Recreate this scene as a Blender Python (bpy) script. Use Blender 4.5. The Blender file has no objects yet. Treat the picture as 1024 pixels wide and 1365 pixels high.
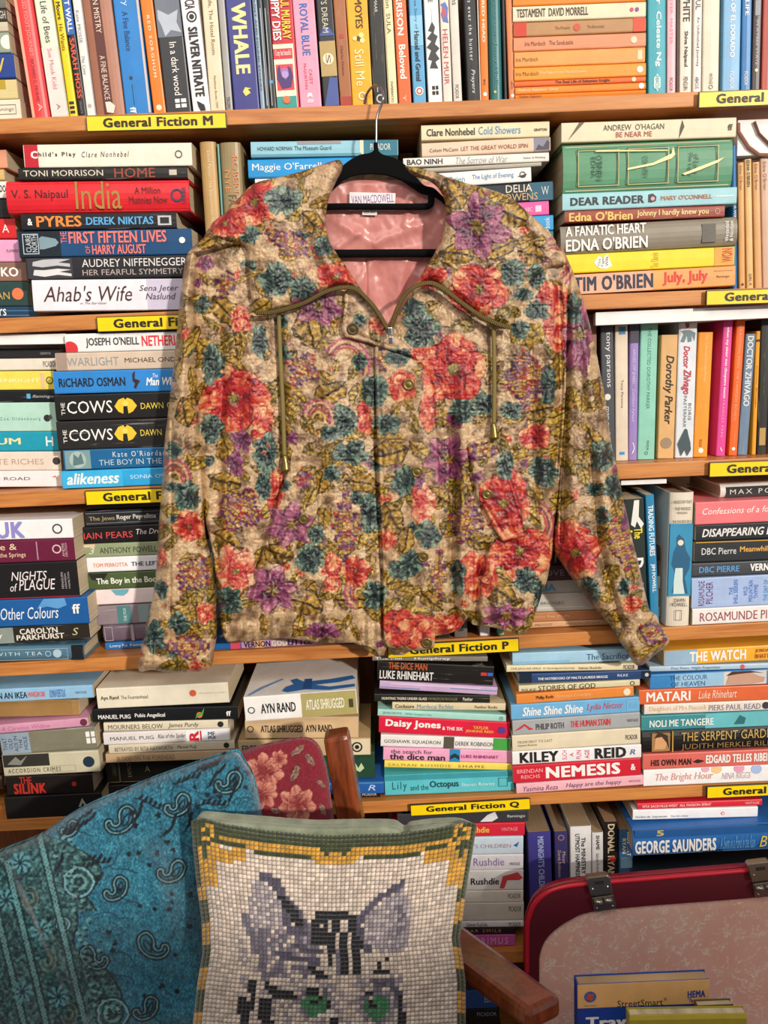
import bpy, bmesh, math, random
import numpy as np
from mathutils import Vector, Matrix
random.seed(7); rng = np.random.default_rng(11)
scn = bpy.context.scene
COL = scn.collection
# ---------------- camera ----------------
F_PX = 1150.0; W_PX, H_PX = 1024, 1365
PITCH, ROLL = math.radians(10), math.radians(2.6)
CAM = Vector((0, -1.1, 1.25))
_f = Vector((0, math.cos(PITCH), -math.sin(PITCH))); _r0 = Vector((1, 0, 0)); _u0 = Vector((0, math.sin(PITCH), math.cos(PITCH)))
_r = _r0*math.cos(ROLL) - _u0*math.sin(ROLL); _u = _r0*math.sin(ROLL) + _u0*math.cos(ROLL)
cd = bpy.data.cameras.new('camera'); cam = bpy.data.objects.new('camera', cd); COL.objects.link(cam)
M = Matrix((( _r.x, _u.x, -_f.x, CAM.x), (_r.y, _u.y, -_f.y, CAM.y), (_r.z, _u.z, -_f.z, CAM.z), (0, 0, 0, 1)))
cam.matrix_world = M
cd.sensor_fit = 'VERTICAL'; cd.sensor_height = 36; cd.lens = F_PX/H_PX*36; cd.clip_start = .05
scn.camera = cam
# ---------------- light ----------------
scn.view_settings.view_transform = 'Standard'; scn.view_settings.look = 'None'
scn.view_settings.gamma = 1; scn.view_settings.use_curve_mapping = False
scn.view_settings.exposure = 0.15
wd = bpy.data.worlds.new('world'); scn.world = wd; wd.use_nodes = True
wb = wd.node_tree.nodes['Background']; wb.inputs[0].default_value = (.86, .92, 1, 1); wb.inputs[1].default_value = .38
sd = bpy.data.lights.new('sun', 'SUN'); sun = bpy.data.objects.new('sun', sd); COL.objects.link(sun)
sd.energy = 2.6; sd.angle = math.radians(2.5); sd.color = (1, .93, .83)
SUN_DIR = Vector((-.50, .80, -.28)).normalized()
SILL = .54+.28/.80*2.6
sun.rotation_euler = SUN_DIR.to_track_quat('-Z', 'Y').to_euler(); sun.location = (2, -3, 3)
ld = bpy.data.lights.new('fill_light', 'AREA'); la = bpy.data.objects.new('fill_light', ld); COL.objects.link(la)  # warm area lamp added as fill, no ceiling fixture behind it
ld.shape = 'RECTANGLE'; ld.size = 1.2; ld.size_y = .8; ld.energy = 15; ld.color = (1, .9, .78)
la.location = (-.3, -1.7, 2.35); la.rotation_euler = (Vector((-.3, -1.7, 2.35)) - Vector((0, 0, 1.2))).to_track_quat('Z', 'Y').to_euler()

# ---------------- helpers ----------------
_R3 = M.to_3x3()
def P(x, y, Y=0.0):
    d = _R3 @ Vector(((x-512)/F_PX, (682.5-y)/F_PX, -1))
    k = (Y-CAM.y)/d.y
    return CAM + d*k
RN = np.array(_R3)
def PN(x, y, Y):
    x = np.asarray(x, float); y = np.asarray(y, float)
    d = np.stack([(x-512)/F_PX, (682.5-y)/F_PX, -np.ones_like(x)], -1) @ RN.T
    k = (np.asarray(Y)-CAM.y)/d[..., 1]
    return np.array(CAM) + d*k[..., None]
def lin(h):
    c = [int(h[i:i+2], 16)/255 for i in (0, 2, 4)]
    return tuple(v/12.92 if v <= .04045 else ((v+.055)/1.055)**2.4 for v in c)
def linN(h): return np.array(lin(h), np.float32)
def tag(o, label=None, cat=None, group=None, kind=None):
    if label: o['label'] = label
    if cat: o['category'] = cat
    if group: o['group'] = group
    if kind: o['kind'] = kind
    return o
def empty(name, loc, rot=(0, 0, 0)):
    o = bpy.data.objects.new(name, None); COL.objects.link(o); o.location = loc; o.rotation_euler = rot
    o.empty_display_size = .02
    return o
def mesh_obj(name, me, mat=None, parent=None):
    o = bpy.data.objects.new(name, me); COL.objects.link(o)
    if mat is not None and not len(me.materials): me.materials.append(mat)
    if parent is not None: o.parent = parent
    return o
def mk(name, V, Fc, mat, parent=None, smooth=False, off=None, bevel=0):
    if off is not None: V = [Vector(v)-Vector(off) for v in V]
    me = bpy.data.meshes.new(name); me.from_pydata([tuple(v) for v in V], [], Fc)
    bm = bmesh.new(); bm.from_mesh(me); bmesh.ops.recalc_face_normals(bm, faces=bm.faces)
    if bevel:
        es = [e for e in bm.edges if len(e.link_faces) == 2 and e.calc_face_angle(0) > .5]
        bmesh.ops.bevel(bm, geom=es, offset=bevel, segments=2, affect='EDGES', profile=.6)
    bm.to_mesh(me); bm.free()
    me.polygons.foreach_set('use_smooth', [smooth]*len(me.polygons))
    return mesh_obj(name, me, mat, parent)
def boxv(x0, x1, y0, y1, z0, z1):
    V = [(x0,y0,z0),(x1,y0,z0),(x1,y1,z0),(x0,y1,z0),(x0,y0,z1),(x1,y0,z1),(x1,y1,z1),(x0,y1,z1)]
    return V, [(0,3,2,1),(4,5,6,7),(0,1,5,4),(1,2,6,5),(2,3,7,6),(3,0,4,7)]
def prism(poly, ya, yb):       # poly: list of (x,z); extruded in y
    n = len(poly); V = [(p[0], ya, p[1]) for p in poly]+[(p[0], yb, p[1]) for p in poly]
    Fc = [tuple(range(n)), tuple(range(2*n-1, n-1, -1))]+[(i, (i+1) % n, n+(i+1) % n, n+i) for i in range(n)]
    return V, Fc
def tube(pts, rad, seg=8, closed=False):
    V = []; Fc = []; n = len(pts); pts = [Vector(p) for p in pts]
    rad = rad if isinstance(rad, (list, tuple)) else [rad]*n
    prev = None
    for i, p in enumerate(pts):
        t = (pts[min(i+1, n-1)]-pts[max(i-1, 0)]).normalized()
        a = prev if prev is not None else (Vector((0, 1, 0)) if abs(t.y) < .9 else Vector((1, 0, 0)))
        b = t.cross(a).normalized(); a = b.cross(t).normalized(); prev = a
        for k in range(seg):
            an = 2*math.pi*k/seg
            V.append(p+(a*math.cos(an)+b*math.sin(an))*rad[i])
    for i in range(n-1):
        for k in range(seg):
            Fc.append((i*seg+k, i*seg+(k+1) % seg, (i+1)*seg+(k+1) % seg, (i+1)*seg+k))
    Fc += [tuple(range(seg)), tuple(range((n-1)*seg, n*seg))]
    return V, Fc
def lathe(prof, seg=14, axis='y'):     # prof: list of (r, h)
    V = []; Fc = []
    for r, h in prof:
        for k in range(seg):
            a = 2*math.pi*k/seg; c, s = r*math.cos(a), r*math.sin(a)
            V.append({'y': (c, h, s), 'z': (c, s, h), 'x': (h, c, s)}[axis])
    n = len(prof)
    for i in range(n-1):
        for k in range(seg): Fc.append((i*seg+k, i*seg+(k+1) % seg, (i+1)*seg+(k+1) % seg, (i+1)*seg+k))
    Fc += [tuple(range(seg)), tuple(range((n-1)*seg, n*seg))]
    return V, Fc
def merge(*vfs):
    V = []; Fc = []
    for v, f in vfs:
        b = len(V); V += [tuple(q) for q in v]; Fc += [tuple(b+i for i in q) for q in f]
    return V, Fc
# ---------------- materials ----------------
_mc = {}
def nmat(name):
    m = bpy.data.materials.new(name); m.use_nodes = True
    nt = m.node_tree; return m, nt, nt.nodes['Principled BSDF']
def N(nt, t, **kw):
    n = nt.nodes.new(t)
    for k, v in kw.items():
        if k in n.inputs.keys(): n.inputs[k].default_value = v
        else: setattr(n, k, v)
    return n
def ramp(nt, fac, stops):
    r = nt.nodes.new('ShaderNodeValToRGB'); el = r.color_ramp.elements
    while len(el) < len(stops): el.new(.5)
    for e, (p, c) in zip(el, stops): e.position = p; e.color = (*c, 1)
    nt.links.new(fac, r.inputs[0]); return r
def bump(nt, b, h, strength, dist):
    bp = N(nt, 'ShaderNodeBump'); bp.inputs['Strength'].default_value = strength; bp.inputs['Distance'].default_value = dist
    nt.links.new(h, bp.inputs['Height']); nt.links.new(bp.outputs[0], b.inputs['Normal'])
def flat(hexc, rough=.5, metal=0.0, spec=.5, name='paint'):
    k = ('f', hexc, rough, metal, spec)
    if k in _mc: return _mc[k]
    m, nt, b = nmat(name+'_'+hexc); c = lin(hexc)
    no = N(nt, 'ShaderNodeTexNoise', Scale=45.0, Detail=3.0); tc = N(nt, 'ShaderNodeTexCoord')
    nt.links.new(tc.outputs['Object'], no.inputs['Vector'])
    r = ramp(nt, no.outputs['Fac'], [(.3, tuple(v*.93 for v in c)), (.7, tuple(min(1, v*1.05) for v in c))])
    nt.links.new(r.outputs[0], b.inputs['Base Color'])
    b.inputs['Roughness'].default_value = rough; b.inputs['Metallic'].default_value = metal
    b.inputs['Specular IOR Level'].default_value = spec
    _mc[k] = m; return m
def cover_mat(hexc, worn=0, gloss=.42):
    k = ('c', hexc, worn, gloss)
    if k in _mc: return _mc[k]
    m, nt, b = nmat('printed_cover_'+hexc); c = lin(hexc)
    tc = N(nt, 'ShaderNodeTexCoord')
    no = N(nt, 'ShaderNodeTexNoise', Scale=30.0, Detail=6.0, Roughness=.65); nt.links.new(tc.outputs['Object'], no.inputs['Vector'])
    r = ramp(nt, no.outputs['Fac'], [(.3, tuple(v*.88 for v in c)), (.65, tuple(min(1, v*1.04) for v in c))])
    mp = N(nt, 'ShaderNodeMapping'); mp.inputs['Scale'].default_value = (14, 14, 420); nt.links.new(tc.outputs['Object'], mp.inputs[0])
    n2 = N(nt, 'ShaderNodeTexNoise', Scale=1.0, Detail=5.0, Roughness=.7); nt.links.new(mp.outputs[0], n2.inputs['Vector'])
    lo = .60 if worn else .72
    r2 = ramp(nt, n2.outputs['Fac'], [(lo, (0, 0, 0)), (lo+.05, (1, 1, 1))])
    sc = N(nt, 'ShaderNodeMath', operation='MULTIPLY'); nt.links.new(r2.outputs[0], sc.inputs[0]); sc.inputs[1].default_value = .6 if worn else .35
    mx = N(nt, 'ShaderNodeMix', data_type='RGBA'); nt.links.new(sc.outputs[0], mx.inputs[0]); nt.links.new(r.outputs[0], mx.inputs[6])
    w = tuple(min(1, v*.55+.33) for v in c); mx.inputs[7].default_value = (*w, 1)
    nt.links.new(mx.outputs[2], b.inputs['Base Color']); b.inputs['Roughness'].default_value = gloss
    b.inputs['Coat Weight'].default_value = .08; b.inputs['Specular IOR Level'].default_value = .35; b.inputs['Coat Roughness'].default_value = .25
    bump(nt, b, n2.outputs['Fac'], .25, .0006)
    _mc[k] = m; return m
def page_mat(hexc='D9C6A4'):
    k = ('p', hexc)
    if k in _mc: return _mc[k]
    m, nt, b = nmat('page_edges_'+hexc); c = lin(hexc)
    tc = N(nt, 'ShaderNodeTexCoord'); mp = N(nt, 'ShaderNodeMapping'); mp.inputs['Scale'].default_value = (6, 6, 1800)
    nt.links.new(tc.outputs['Object'], mp.inputs[0])
    no = N(nt, 'ShaderNodeTexNoise', Scale=1.0, Detail=4.0); nt.links.new(mp.outputs[0], no.inputs['Vector'])
    r = ramp(nt, no.outputs['Fac'], [(.35, tuple(v*.62 for v in c)), (.6, c)])
    nt.links.new(r.outputs[0], b.inputs['Base Color']); b.inputs['Roughness'].default_value = .85
    bump(nt, b, no.outputs['Fac'], .4, .0006)
    _mc[k] = m; return m
def wood_mat(name, a, bcol, scale=(3, 30, 30), rough=.45, coat=.1):
    m, nt, b = nmat(name); tc = N(nt, 'ShaderNodeTexCoord'); mp = N(nt, 'ShaderNodeMapping'); mp.inputs['Scale'].default_value = scale
    nt.links.new(tc.outputs['Object'], mp.inputs[0])
    no = N(nt, 'ShaderNodeTexNoise', Scale=1.0, Detail=5.0, Roughness=.6, Distortion=1.2); nt.links.new(mp.outputs[0], no.inputs['Vector'])
    wv = N(nt, 'ShaderNodeTexNoise', Scale=6.0, Detail=3.0); nt.links.new(mp.outputs[0], wv.inputs['Vector'])
    ad = N(nt, 'ShaderNodeMath', operation='MULTIPLY_ADD'); nt.links.new(wv.outputs['Fac'], ad.inputs[0]); ad.inputs[1].default_value = .35
    nt.links.new(no.outputs['Fac'], ad.inputs[2])
    r = ramp(nt, ad.outputs[0], [(.45, lin(a)), (.62, tuple((p+q)/2 for p, q in zip(lin(a), lin(bcol)))), (.85, lin(bcol))])
    nt.links.new(r.outputs[0], b.inputs['Base Color']); b.inputs['Roughness'].default_value = rough
    b.inputs['Coat Weight'].default_value = coat; b.inputs['Coat Roughness'].default_value = .2
    bump(nt, b, ad.outputs[0], .15, .001)
    return m
SHELF = wood_mat('shelf_wood', 'A65C26', 'D28C48', (5, 60, 90))
UPR = wood_mat('upright_wood', '7A4A28', 'A06A3E', (60, 60, 5))
CHAIRW = wood_mat('teak_wood', '4A1E0E', '8A4220', (40, 40, 6), .28, .5)
WALL = flat('E6E4E2', .9)
# ---------------- lettering ----------------
_tc = {}
def text_mesh(s, o='', spacing=1.0):
    k = k0 = (s, o)
    if k in _tc: return _tc[k]
    cu = bpy.data.curves.new('lettering', 'FONT'); cu.body = s; cu.resolution_u = 2; cu.size = 1
    cu.offset = 0
    cu.shear = .25 if 'i' in o else 0
    cu.space_line = .8
    if 'w' in o: cu.space_character = 1.35
    if 'B' in o: cu.space_character = 1.08
    if 'c' in o: cu.align_x = 'CENTER'
    ob = bpy.data.objects.new('t', cu); COL.objects.link(ob); dg = bpy.context.evaluated_depsgraph_get()
    me = bpy.data.meshes.new_from_object(ob.evaluated_get(dg)); bpy.data.objects.remove(ob); bpy.data.curves.remove(cu)
    co = np.empty(len(me.vertices)*3, np.float32); me.vertices.foreach_get('co', co); co = co.reshape(-1, 3)
    mn = co.min(0); mxx = co.max(0); sz = mxx-mn
    co2 = np.zeros_like(co); co2[:, 0] = (co[:, 0]-mn[0])/sz[0]; co2[:, 2] = (co[:, 1]-mn[1])/sz[1]
    if 'B' in o or 'b' in o:      # heavier weight: overlapping copies a hair apart
        e = (.042, .024) if 'B' in o else (.024, .012); n0 = len(co2); fs = [tuple(p.vertices) for p in me.polygons]
        sx, sz = e[0]/sz[0], e[1]/sz[1]; V_ = []; F_ = []
        for k, (ax, az) in enumerate(((-1, -1), (1, -1), (-1, 1), (1, 1))):
            V_ += [(float(q[0]+ax*sx), -.00003*k, float(q[2]+az*sz)) for q in co2]; F_ += [tuple(i+k*n0 for i in f) for f in fs]
        me = bpy.data.meshes.new('lettering'); me.from_pydata(V_, [], F_); me.update(); _tc[k0] = (me, {}); return _tc[k0]
    me.vertices.foreach_set('co', co2.ravel()); me.materials.clear(); me.update()
    _tc[k0] = (me, {}); return _tc[k0]
def lettering(name, s, o, mat, parent, x0, x1, z0, z1, y):
    me, byc = text_mesh(s, o)
    if mat.name not in byc: m2 = me.copy(); m2.materials.append(mat); byc[mat.name] = m2
    ob = bpy.data.objects.new(name, byc[mat.name]); COL.objects.link(ob); ob.parent = parent
    if 'v' in o:      # reads upward across the spine
        ob.rotation_euler = (0, -math.pi/2, 0); ob.location = (x1, y, z0); ob.scale = (z1-z0, 1, x1-x0)
    elif 'd' in o:    # upright letters of a sideways book
        ob.rotation_euler = (0, math.pi/2, 0); ob.location = (x0, y, z1); ob.scale = (z1-z0, 1, x1-x0)
    else:
        ob.location = (x0, y, z0); ob.scale = (x1-x0, 1, z1-z0)
    return ob
# ---------------- books ----------------
def cover_shape(L, W, T, hard):
    c = .0022 if hard else .0005
    if hard:
        ov = .003; r = min(T*.45, .006); out = [(W, 0), (r*.9, 0)]
        out += [(r*(1-math.sin(a))*.9, T/2-(T/2)*math.cos(a)) for a in (.35, .7, 1.05, 1.4)]
        out += [(r*(1-math.sin(a))*.9, T/2+(T/2)*math.cos(a)) for a in (1.4, 1.05, .7, .35)]
        out += [(r*.9, T), (W, T)]
    else:
        r = min(T*.3, .0016)
        out = [(W, 0), (r, 0), (r*.3, r*.25), (0, r), (-.0002, T*.5), (0, T-r), (r*.3, T-r*.25), (r, T), (W, T)]
    n = len(out); cen_y = W*.6; inn = []
    for (y, z) in out:
        yy = min(W, y+c) if y < W*.9 else y
        zz = z+c if z < T/2-1e-6 else (z-c if z > T/2+1e-6 else z)
        inn.append((yy, zz))
    prof = out+inn[::-1]; m = len(prof)
    V = [(0, y, z) for y, z in prof]+[(L, y, z) for y, z in prof]
    Fc = []
    for s, b in ((0, 0), (1, m)):
        for i in range(n-1):
            q = (b+i, b+i+1, b+m-2-i, b+m-1-i); Fc.append(q if s else q[::-1])
    Fc += [(i, (i+1) % m, m+(i+1) % m, m+i) for i in range(m)]
    return V, Fc, c
def book(A, B, t, Y, depth, colr, items=(), hard=False, worn=0, page='D9C6A4', vert=False, name=None, geo=None):
    """A, B: ends of the lower spine edge (pixels); t: thickness in pixels"""
    a = P(*A, Y); b = P(*B, Y)
    u = P(A[0]+t, A[1], Y) if vert else P(A[0], A[1]-t, Y)
    d = b-a; L = d.length; beta = math.atan2(-d.z, d.x); T = (u-a).length*(math.cos(math.atan2(abs(d.x), abs(d.z))) if vert else 1) - .0003
    if geo: a, beta, L, T = geo
    root = empty(name or ('hardback_book' if hard else 'paperback_book'), a, (0, beta, 0))
    V, Fc, c = cover_shape(L, depth, T, hard)
    cm = cover_mat(colr, worn); o = mk('cover', V, Fc, cm, root)
    ins = .003 if hard else .0004
    pv, pf = boxv(ins, L-ins, .003, depth-ins, c, T-c); mk('page_block', pv, pf, page_mat(page), root)
    m0 = A[1] if vert else A[0]; m1 = B[1] if vert else B[0]
    fr = lambda q: min(L-.0008, max(.0008, (q-m0)/(m1-m0)*L))
    yo = -.0004; lay = 0
    for it in items:
        kind = it[0]; lay += 1
        if kind == 'T':
            _, s, p, q, z0, z1, hc = it[:7]; op = it[7] if len(it) > 7 else ''
            lettering('lettering', s, op, flat(hc, .5, name='ink'), root, fr(p), fr(q), z0*T, z1*T, yo-.00012*lay)
        elif kind == 'B':
            _, p, q, z0, z1, hc = it[:6]
            yy = yo-.00005*lay; x0, x1 = max(0.0, fr(p)), min(L, fr(q))
            z0, z1 = max(.02, z0), min(.98, z1)
            v, f = boxv(x0, x1, yy, .0015 if not hard else .003, z0*T, z1*T); mk('spine_panel', v, f, cover_mat(hc), root)
        elif kind == 'O':
            _, p, z, r, hc = it[:5]; rr = r*T
            v, f = lathe([(rr, yo-.00012*lay), (rr, .0008)], 18); x = fr(p)
            mk('emblem', [(min(L-.0003, max(.0003, q[0]+x)), q[1], min(T*.98, max(T*.02, q[2]+z*T))) for q in v], f, flat(hc, .5, name='ink'), root)
        elif kind == 'R':      # ring
            _, p, z, r, hc = it[:5]; rr = r*T; x = fr(p); sg = 18
            v = []; f = []
            for k in range(sg):
                an = 2*math.pi*k/sg
                for ra in (rr, rr*.72): v.append((x+ra*math.cos(an), yo-.00012*lay, z*T+ra*math.sin(an)))
            f = [(2*k, 2*((k+1) % sg), 2*((k+1) % sg)+1, 2*k+1) for k in range(sg)]
            mk('emblem', v, f, flat(hc, .5, name='ink'), root)
        elif kind == 'P':      # free outline on the spine: points given as (px along, fraction across)
            _, pts, hc = it[:3]
            pl = [(fr(p), z*T) for p, z in pts]
            v = [(x, yo-.00012*lay, z) for x, z in pl]; mk('emblem', v, [tuple(range(len(v)))], flat(hc, .5, name='ink'), root)
        elif kind == 'C':      # picture printed on the upper cover: (px along, metres from the spine)
            _, pts, hc = it[:3]
            mk('cover_picture', [(fr(p), q, T+.00012*lay) for p, q in pts], [tuple(range(len(pts)))], flat(hc, .5, name='ink'), root)
        elif kind == 'N':      # thin printed line frame
            _, p, q, z0, z1, hc, wd_ = it[:7]
            x0, x1, a0, a1 = fr(p), fr(q), z0*T, z1*T; w_ = wd_*T; yy = yo-.00012*lay
            rc = [(x0, x1, a0, a0+w_), (x0, x1, a1-w_, a1), (x0, x0+w_, a0+w_, a1-w_), (x1-w_, x1, a0+w_, a1-w_)]
            v = []; f = []
            for (p0, p1, q0, q1) in rc:
                bb = len(v); v += [(p0, yy, q0), (p1, yy, q0), (p1, yy, q1), (p0, yy, q1)]; f.append((bb, bb+1, bb+2, bb+3))
            mk('printed_frame', v, f, flat(hc, .5, name='ink'), root)
    return root
_o = 'first second third fourth fifth sixth seventh eighth ninth tenth eleventh twelfth thirteenth fourteenth fifteenth sixteenth seventeenth eighteenth'.split()
ORD = ['topmost']+[q+' from top' for q in _o[1:]]
def ordl(i, n):
    if i < (n+1)//2: return 'leftmost' if i == 0 else _o[i]+' from left'
    j = n-1-i
    return 'rightmost' if j == 0 else _o[j]+' from right'
# ---------------- bookcase ----------------
case = empty('bookcase', (0, .15, 0)); tag(case, 'wall-sized orange wooden bookcase with long shelves full of books', 'bookcase')
def between(x0, x1, px): return x0+(x1-x0)*px
BOARDS = [((0, 158), (1024, 118), 20.5), ((0, 424), (1024, 383), 20), ((0, 657), (1024, 610), 20), ((0, 884), (1024, 829), 18), ((0, 1093), (1024, 1042), 15.5),
          ((0, 1299), (1024, 1252), 16), ((0, 1470), (1024, 1420), 16)]
BZ = []; TILT = []
for (a, b, t) in BOARDS:
    za = P(*a).z; zb = P(*b).z; z = (za+zb)/2; tz = (P(512, 700).z-P(512, 700+t).z)
    tilt = math.atan2(zb-za, P(*b).x-P(*a).x)
    tz = P(512, (a[1]+b[1])/2).z - P(512, (a[1]+b[1])/2+t).z
    BZ.append((z, tz)); TILT.append(math.tan(tilt)); hx = 1.0
    v, f = boxv(-hx, hx, -.15, .055, -tz, 0)
    o = mk('shelf_board', v, f, SHELF, case, bevel=.0012); o.location = (0, 0, z-0); o.rotation_euler = (0, -tilt, 0)
    print('board z %.3f tilt %.2f t %.1fmm' % (z, math.degrees(tilt), tz*1000))
for ux, front in ((P(541, 190, .15).x, (.17, .17, .17, .17, .17, .05, .15)), (P(786, 430, .04).x, (.17, .17, .17, .17, .17, .04, .17))):
    zs = [0.02]+sorted(z for z, t in BZ)
    for k in range(len(zs)-1):
        v, f = boxv(ux-.009, ux+.009, front[k]-.15, .041, zs[k]+.003, zs[k+1]-.024)
        mk('upright_panel', v, f, UPR, case)
for sx in (-1.0, 1.0):
    v, f = boxv(sx-.01, sx+.01, -.15, .055, 0, 2.05); mk('side_panel', v, f, UPR, case)
bz = sorted([z for z, t in BZ])
# dark wooden back boards behind the left and middle bays (the right bays are open to the white wall)
for (x0, x1, z0, z1) in ((-.985, P(740, 300, .27).x, bz[5], bz[6]-.022), (-.985, .98, bz[6], 2.04),
                         (P(60, 700, .27).x, P(860, 300, .27).x, bz[3], bz[4]-.022), (-.985, .98, bz[2], bz[3]-.022), (-.985, .98, bz[1], bz[2]-.022), (-.985, .98, .02, bz[1]-.022)):
    v, f = boxv(x0, x1, .046, .053, z0+.001, z1-.001); mk('back_board', v, f, UPR, case)
v, f = boxv(-.5, .9, .28, .36, 0, 2.5)
# room shell
def struct(name, v, f, m): o = mk(name, v, f, m); o['kind'] = 'structure'; return o
struct('wall_back', *boxv(-2.2, 2.2, .216, .38, 0, 2.6), WALL)
struct('floor', *boxv(-2.2, 2.2, -3.6, .38, -.05, 0), wood_mat('floor_wood', '6B4426', '9A6A40', (2, 30, 30)))
# added strips standing in for the sunlit white wall, set forward to catch sun
def wall_strip(x0, y0, x1, y1, h, Y, nm='sunlit_wall_strip', th=.012):
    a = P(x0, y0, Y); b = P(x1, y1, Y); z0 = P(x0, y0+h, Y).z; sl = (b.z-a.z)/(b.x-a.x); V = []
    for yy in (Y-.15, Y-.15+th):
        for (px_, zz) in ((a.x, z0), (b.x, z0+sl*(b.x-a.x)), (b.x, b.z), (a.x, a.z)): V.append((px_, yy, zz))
    mk(nm, V, [(0, 1, 2, 3), (7, 6, 5, 4), (0, 4, 5, 1), (1, 5, 6, 2), (2, 6, 7, 3), (3, 7, 4, 0)], STRIPW, case, bevel=.0008)
STRIPW = flat('F2F0EE', .6)
wall_strip(794, 416.5, 1130, 402, 17.5, .010); wall_strip(-90, 447, 87, 444.5, 14, .010); wall_strip(828, 641, 889, 638.5, 6, .008); wall_strip(984, 160, 1120, 154, 48, .019, th=.03)
# cable on the wall above the right-hand books
cab = [P(x, y, .0165) for x, y in ((984.5, 164), (985, 176), (998, 196), (1012, 206), (1036, 207), (1062, 198))]
tag(mk('cable', *tube(cab, .0022, 6), flat('9A6A58', .5)), 'thin brown cable crossing the white wall above the tan books', 'cable')
tag(mk('cable', *tube([P(x, y, .0165) for x, y in ((1006, 162), (1012, 178), (1030, 196), (1052, 204), (1080, 190))], .0016, 6), flat('7A4A3C', .5)), 'second thin cable curving along the white wall at the right edge', 'cable')
# yellow signs
SIGNM = flat('F7D40A', .35); SIGNK = flat('1A1712', .4)
def sign(x0, y0, x1, y1, h, txt, label, tx):
    a = P(x0, y0); b = P(x1, y1); d = b-a; L = d.length; H = (P(x0, y0-h)-a).length
    a = P(x0, y0, -.0062)
    r = empty('shelf_sign', a, (0, math.atan2(-d.z, d.x), 0)); tag(r, label, 'sign', 'yellow shelf signs')
    b_ = H*.06
    mk('backing', *boxv(0, L, 0, .0024, 0, H), SIGNK, r, bevel=.0004)
    mk('yellow_face', *boxv(b_, L-b_, -.0006, .001, b_, H-b_), SIGNM, r)
    fr = lambda q: (q-x0)/(x1-x0)*L
    lettering('lettering', txt, 'B', flat('241D0A', .5), r, fr(tx[0]), fr(tx[1]), H*.25, H*.80, -.001)
    # staggered rivets that hold the sign against the board edge
    for xx in (.03, .97): mk('pin', [(q[0]+L*xx, q[1], q[2]+H*.5) for q in lathe([(.0009, .002), (.0009, .0065)], 8)[0]], lathe([(.0009, .002), (.0009, .0065)], 8)[1], SIGNK, r)
GF = 'General Fiction '
sign(116, 176, 301.5, 171.5, 21.5, GF+'M', 'yellow sign lettered General Fiction M on the top board', (139, 283))
sign(931, 144.5, 1115, 137, 22, GF+'N', 'yellow General Fiction sign at the top right corner', (955, 1098))
sign(130, 443, 316, 437, 20.5, GF+'N', 'yellow General Fiction sign left of jacket on the second board', (153, 300))
sign(941, 407.5, 1125, 401, 20, GF+'O', 'yellow General Fiction sign below the tan books at right', (966, 1108))
sign(115, 674, 300, 667, 19.5, GF+'O', 'yellow General Fiction sign left of jacket on the third board', (139, 283))
sign(945, 636.5, 1125, 630, 20, GF+'P', 'yellow General Fiction sign under the upright books at right', (969, 1108))
sign(517, 878, 691.5, 868.5, 18, GF+'P', 'yellow General Fiction P sign just below the jacket hem', (547, 677))
sign(547.5, 1088, 706.5, 1079, 14.8, GF+'Q', 'yellow General Fiction Q sign just above the needlepoint cushion', (569, 691))
sign(942, 1064.5, 1105, 1057, 16, GF+'R', 'yellow General Fiction sign above the red suitcase', (964, 1092))

def board_under(x, z):
    return min((BZ[i][0]+TILT[i]*x for i in range(len(BZ))), key=lambda q: abs(q-z))
def geom(r, vert, Y):
    x0, y0, x1, y1, t = r[:5]
    a = P(x0, y0, Y); b = P(x1, y1, Y); u = P(x0+t, y0, Y) if vert else P(x0, y0-t, Y)
    d = b-a; T = (u-a).length*(math.cos(math.atan2(abs(d.x), abs(d.z))) if vert else 1) - .0003
    return [a, math.atan2(-d.z, d.x), d.length, T]
def stack(place, group, Y, depth, rows, top0=0):
    """rows: x0, yb0, x1, yb1, thickness, colour, description, items, options"""
    prev = []; geos = {}
    for i in range(len(rows)-1, -1, -1):
        r = rows[i]; op = r[8] if len(r) > 8 else {}
        a, be, L, T = geom(r, False, op.get('Y', Y)); xa, xb = a.x, a.x+L*math.cos(be); sl = -math.tan(be)
        if not prev:
            bt = lambda x, z=a.z: board_under(x, z)
            pen = max(bt(xa)-a.z, bt(xb)-(a.z+sl*(xb-xa)))+.0004
        else:
            pen = -1
            for (px0, px1, f) in prev[-3:]:
                o0, o1 = max(xa, px0), min(xb, px1)
                if o1 <= o0: continue
                pen = max(pen, f(o0)-(a.z+sl*(o0-xa))+.0003, f(o1)-(a.z+sl*(o1-xa))+.0003)
        if pen > .004 or pen < -.004: print('stack', place, i, 'pen %.1fmm of %.1f' % (pen*1000, T*1000))
        if pen < -.1:
            pen = max(board_under(xa, a.z)-a.z, board_under(xb, a.z)-(a.z+sl*(xb-xa)))+.0004
        if pen > -.03:
            a = a+Vector((0, 0, pen))
            if pen > -.004: T = max(T-pen, T*.6)
        geos[i] = (a, be, L, T)
        prev.append((xa, xb, lambda x, a=a, sl=sl, T=T, xa=xa: a.z+sl*(x-xa)+T*math.sqrt(1+sl*sl)))
    for i, r in enumerate(rows):
        x0, y0, x1, y1, t, c, desc, items = r[:8]; op = r[8] if len(r) > 8 else {}
        o = book((x0, y0), (x1, y1), t, op.get('Y', Y), op.get('d', depth), c, items, op.get('h', False), op.get('w', 0), op.get('p', 'D9C6A4'), geo=geos[i])
        tag(o, f'{desc}, {ORD[i+top0]} {place}', 'book', group)
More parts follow.
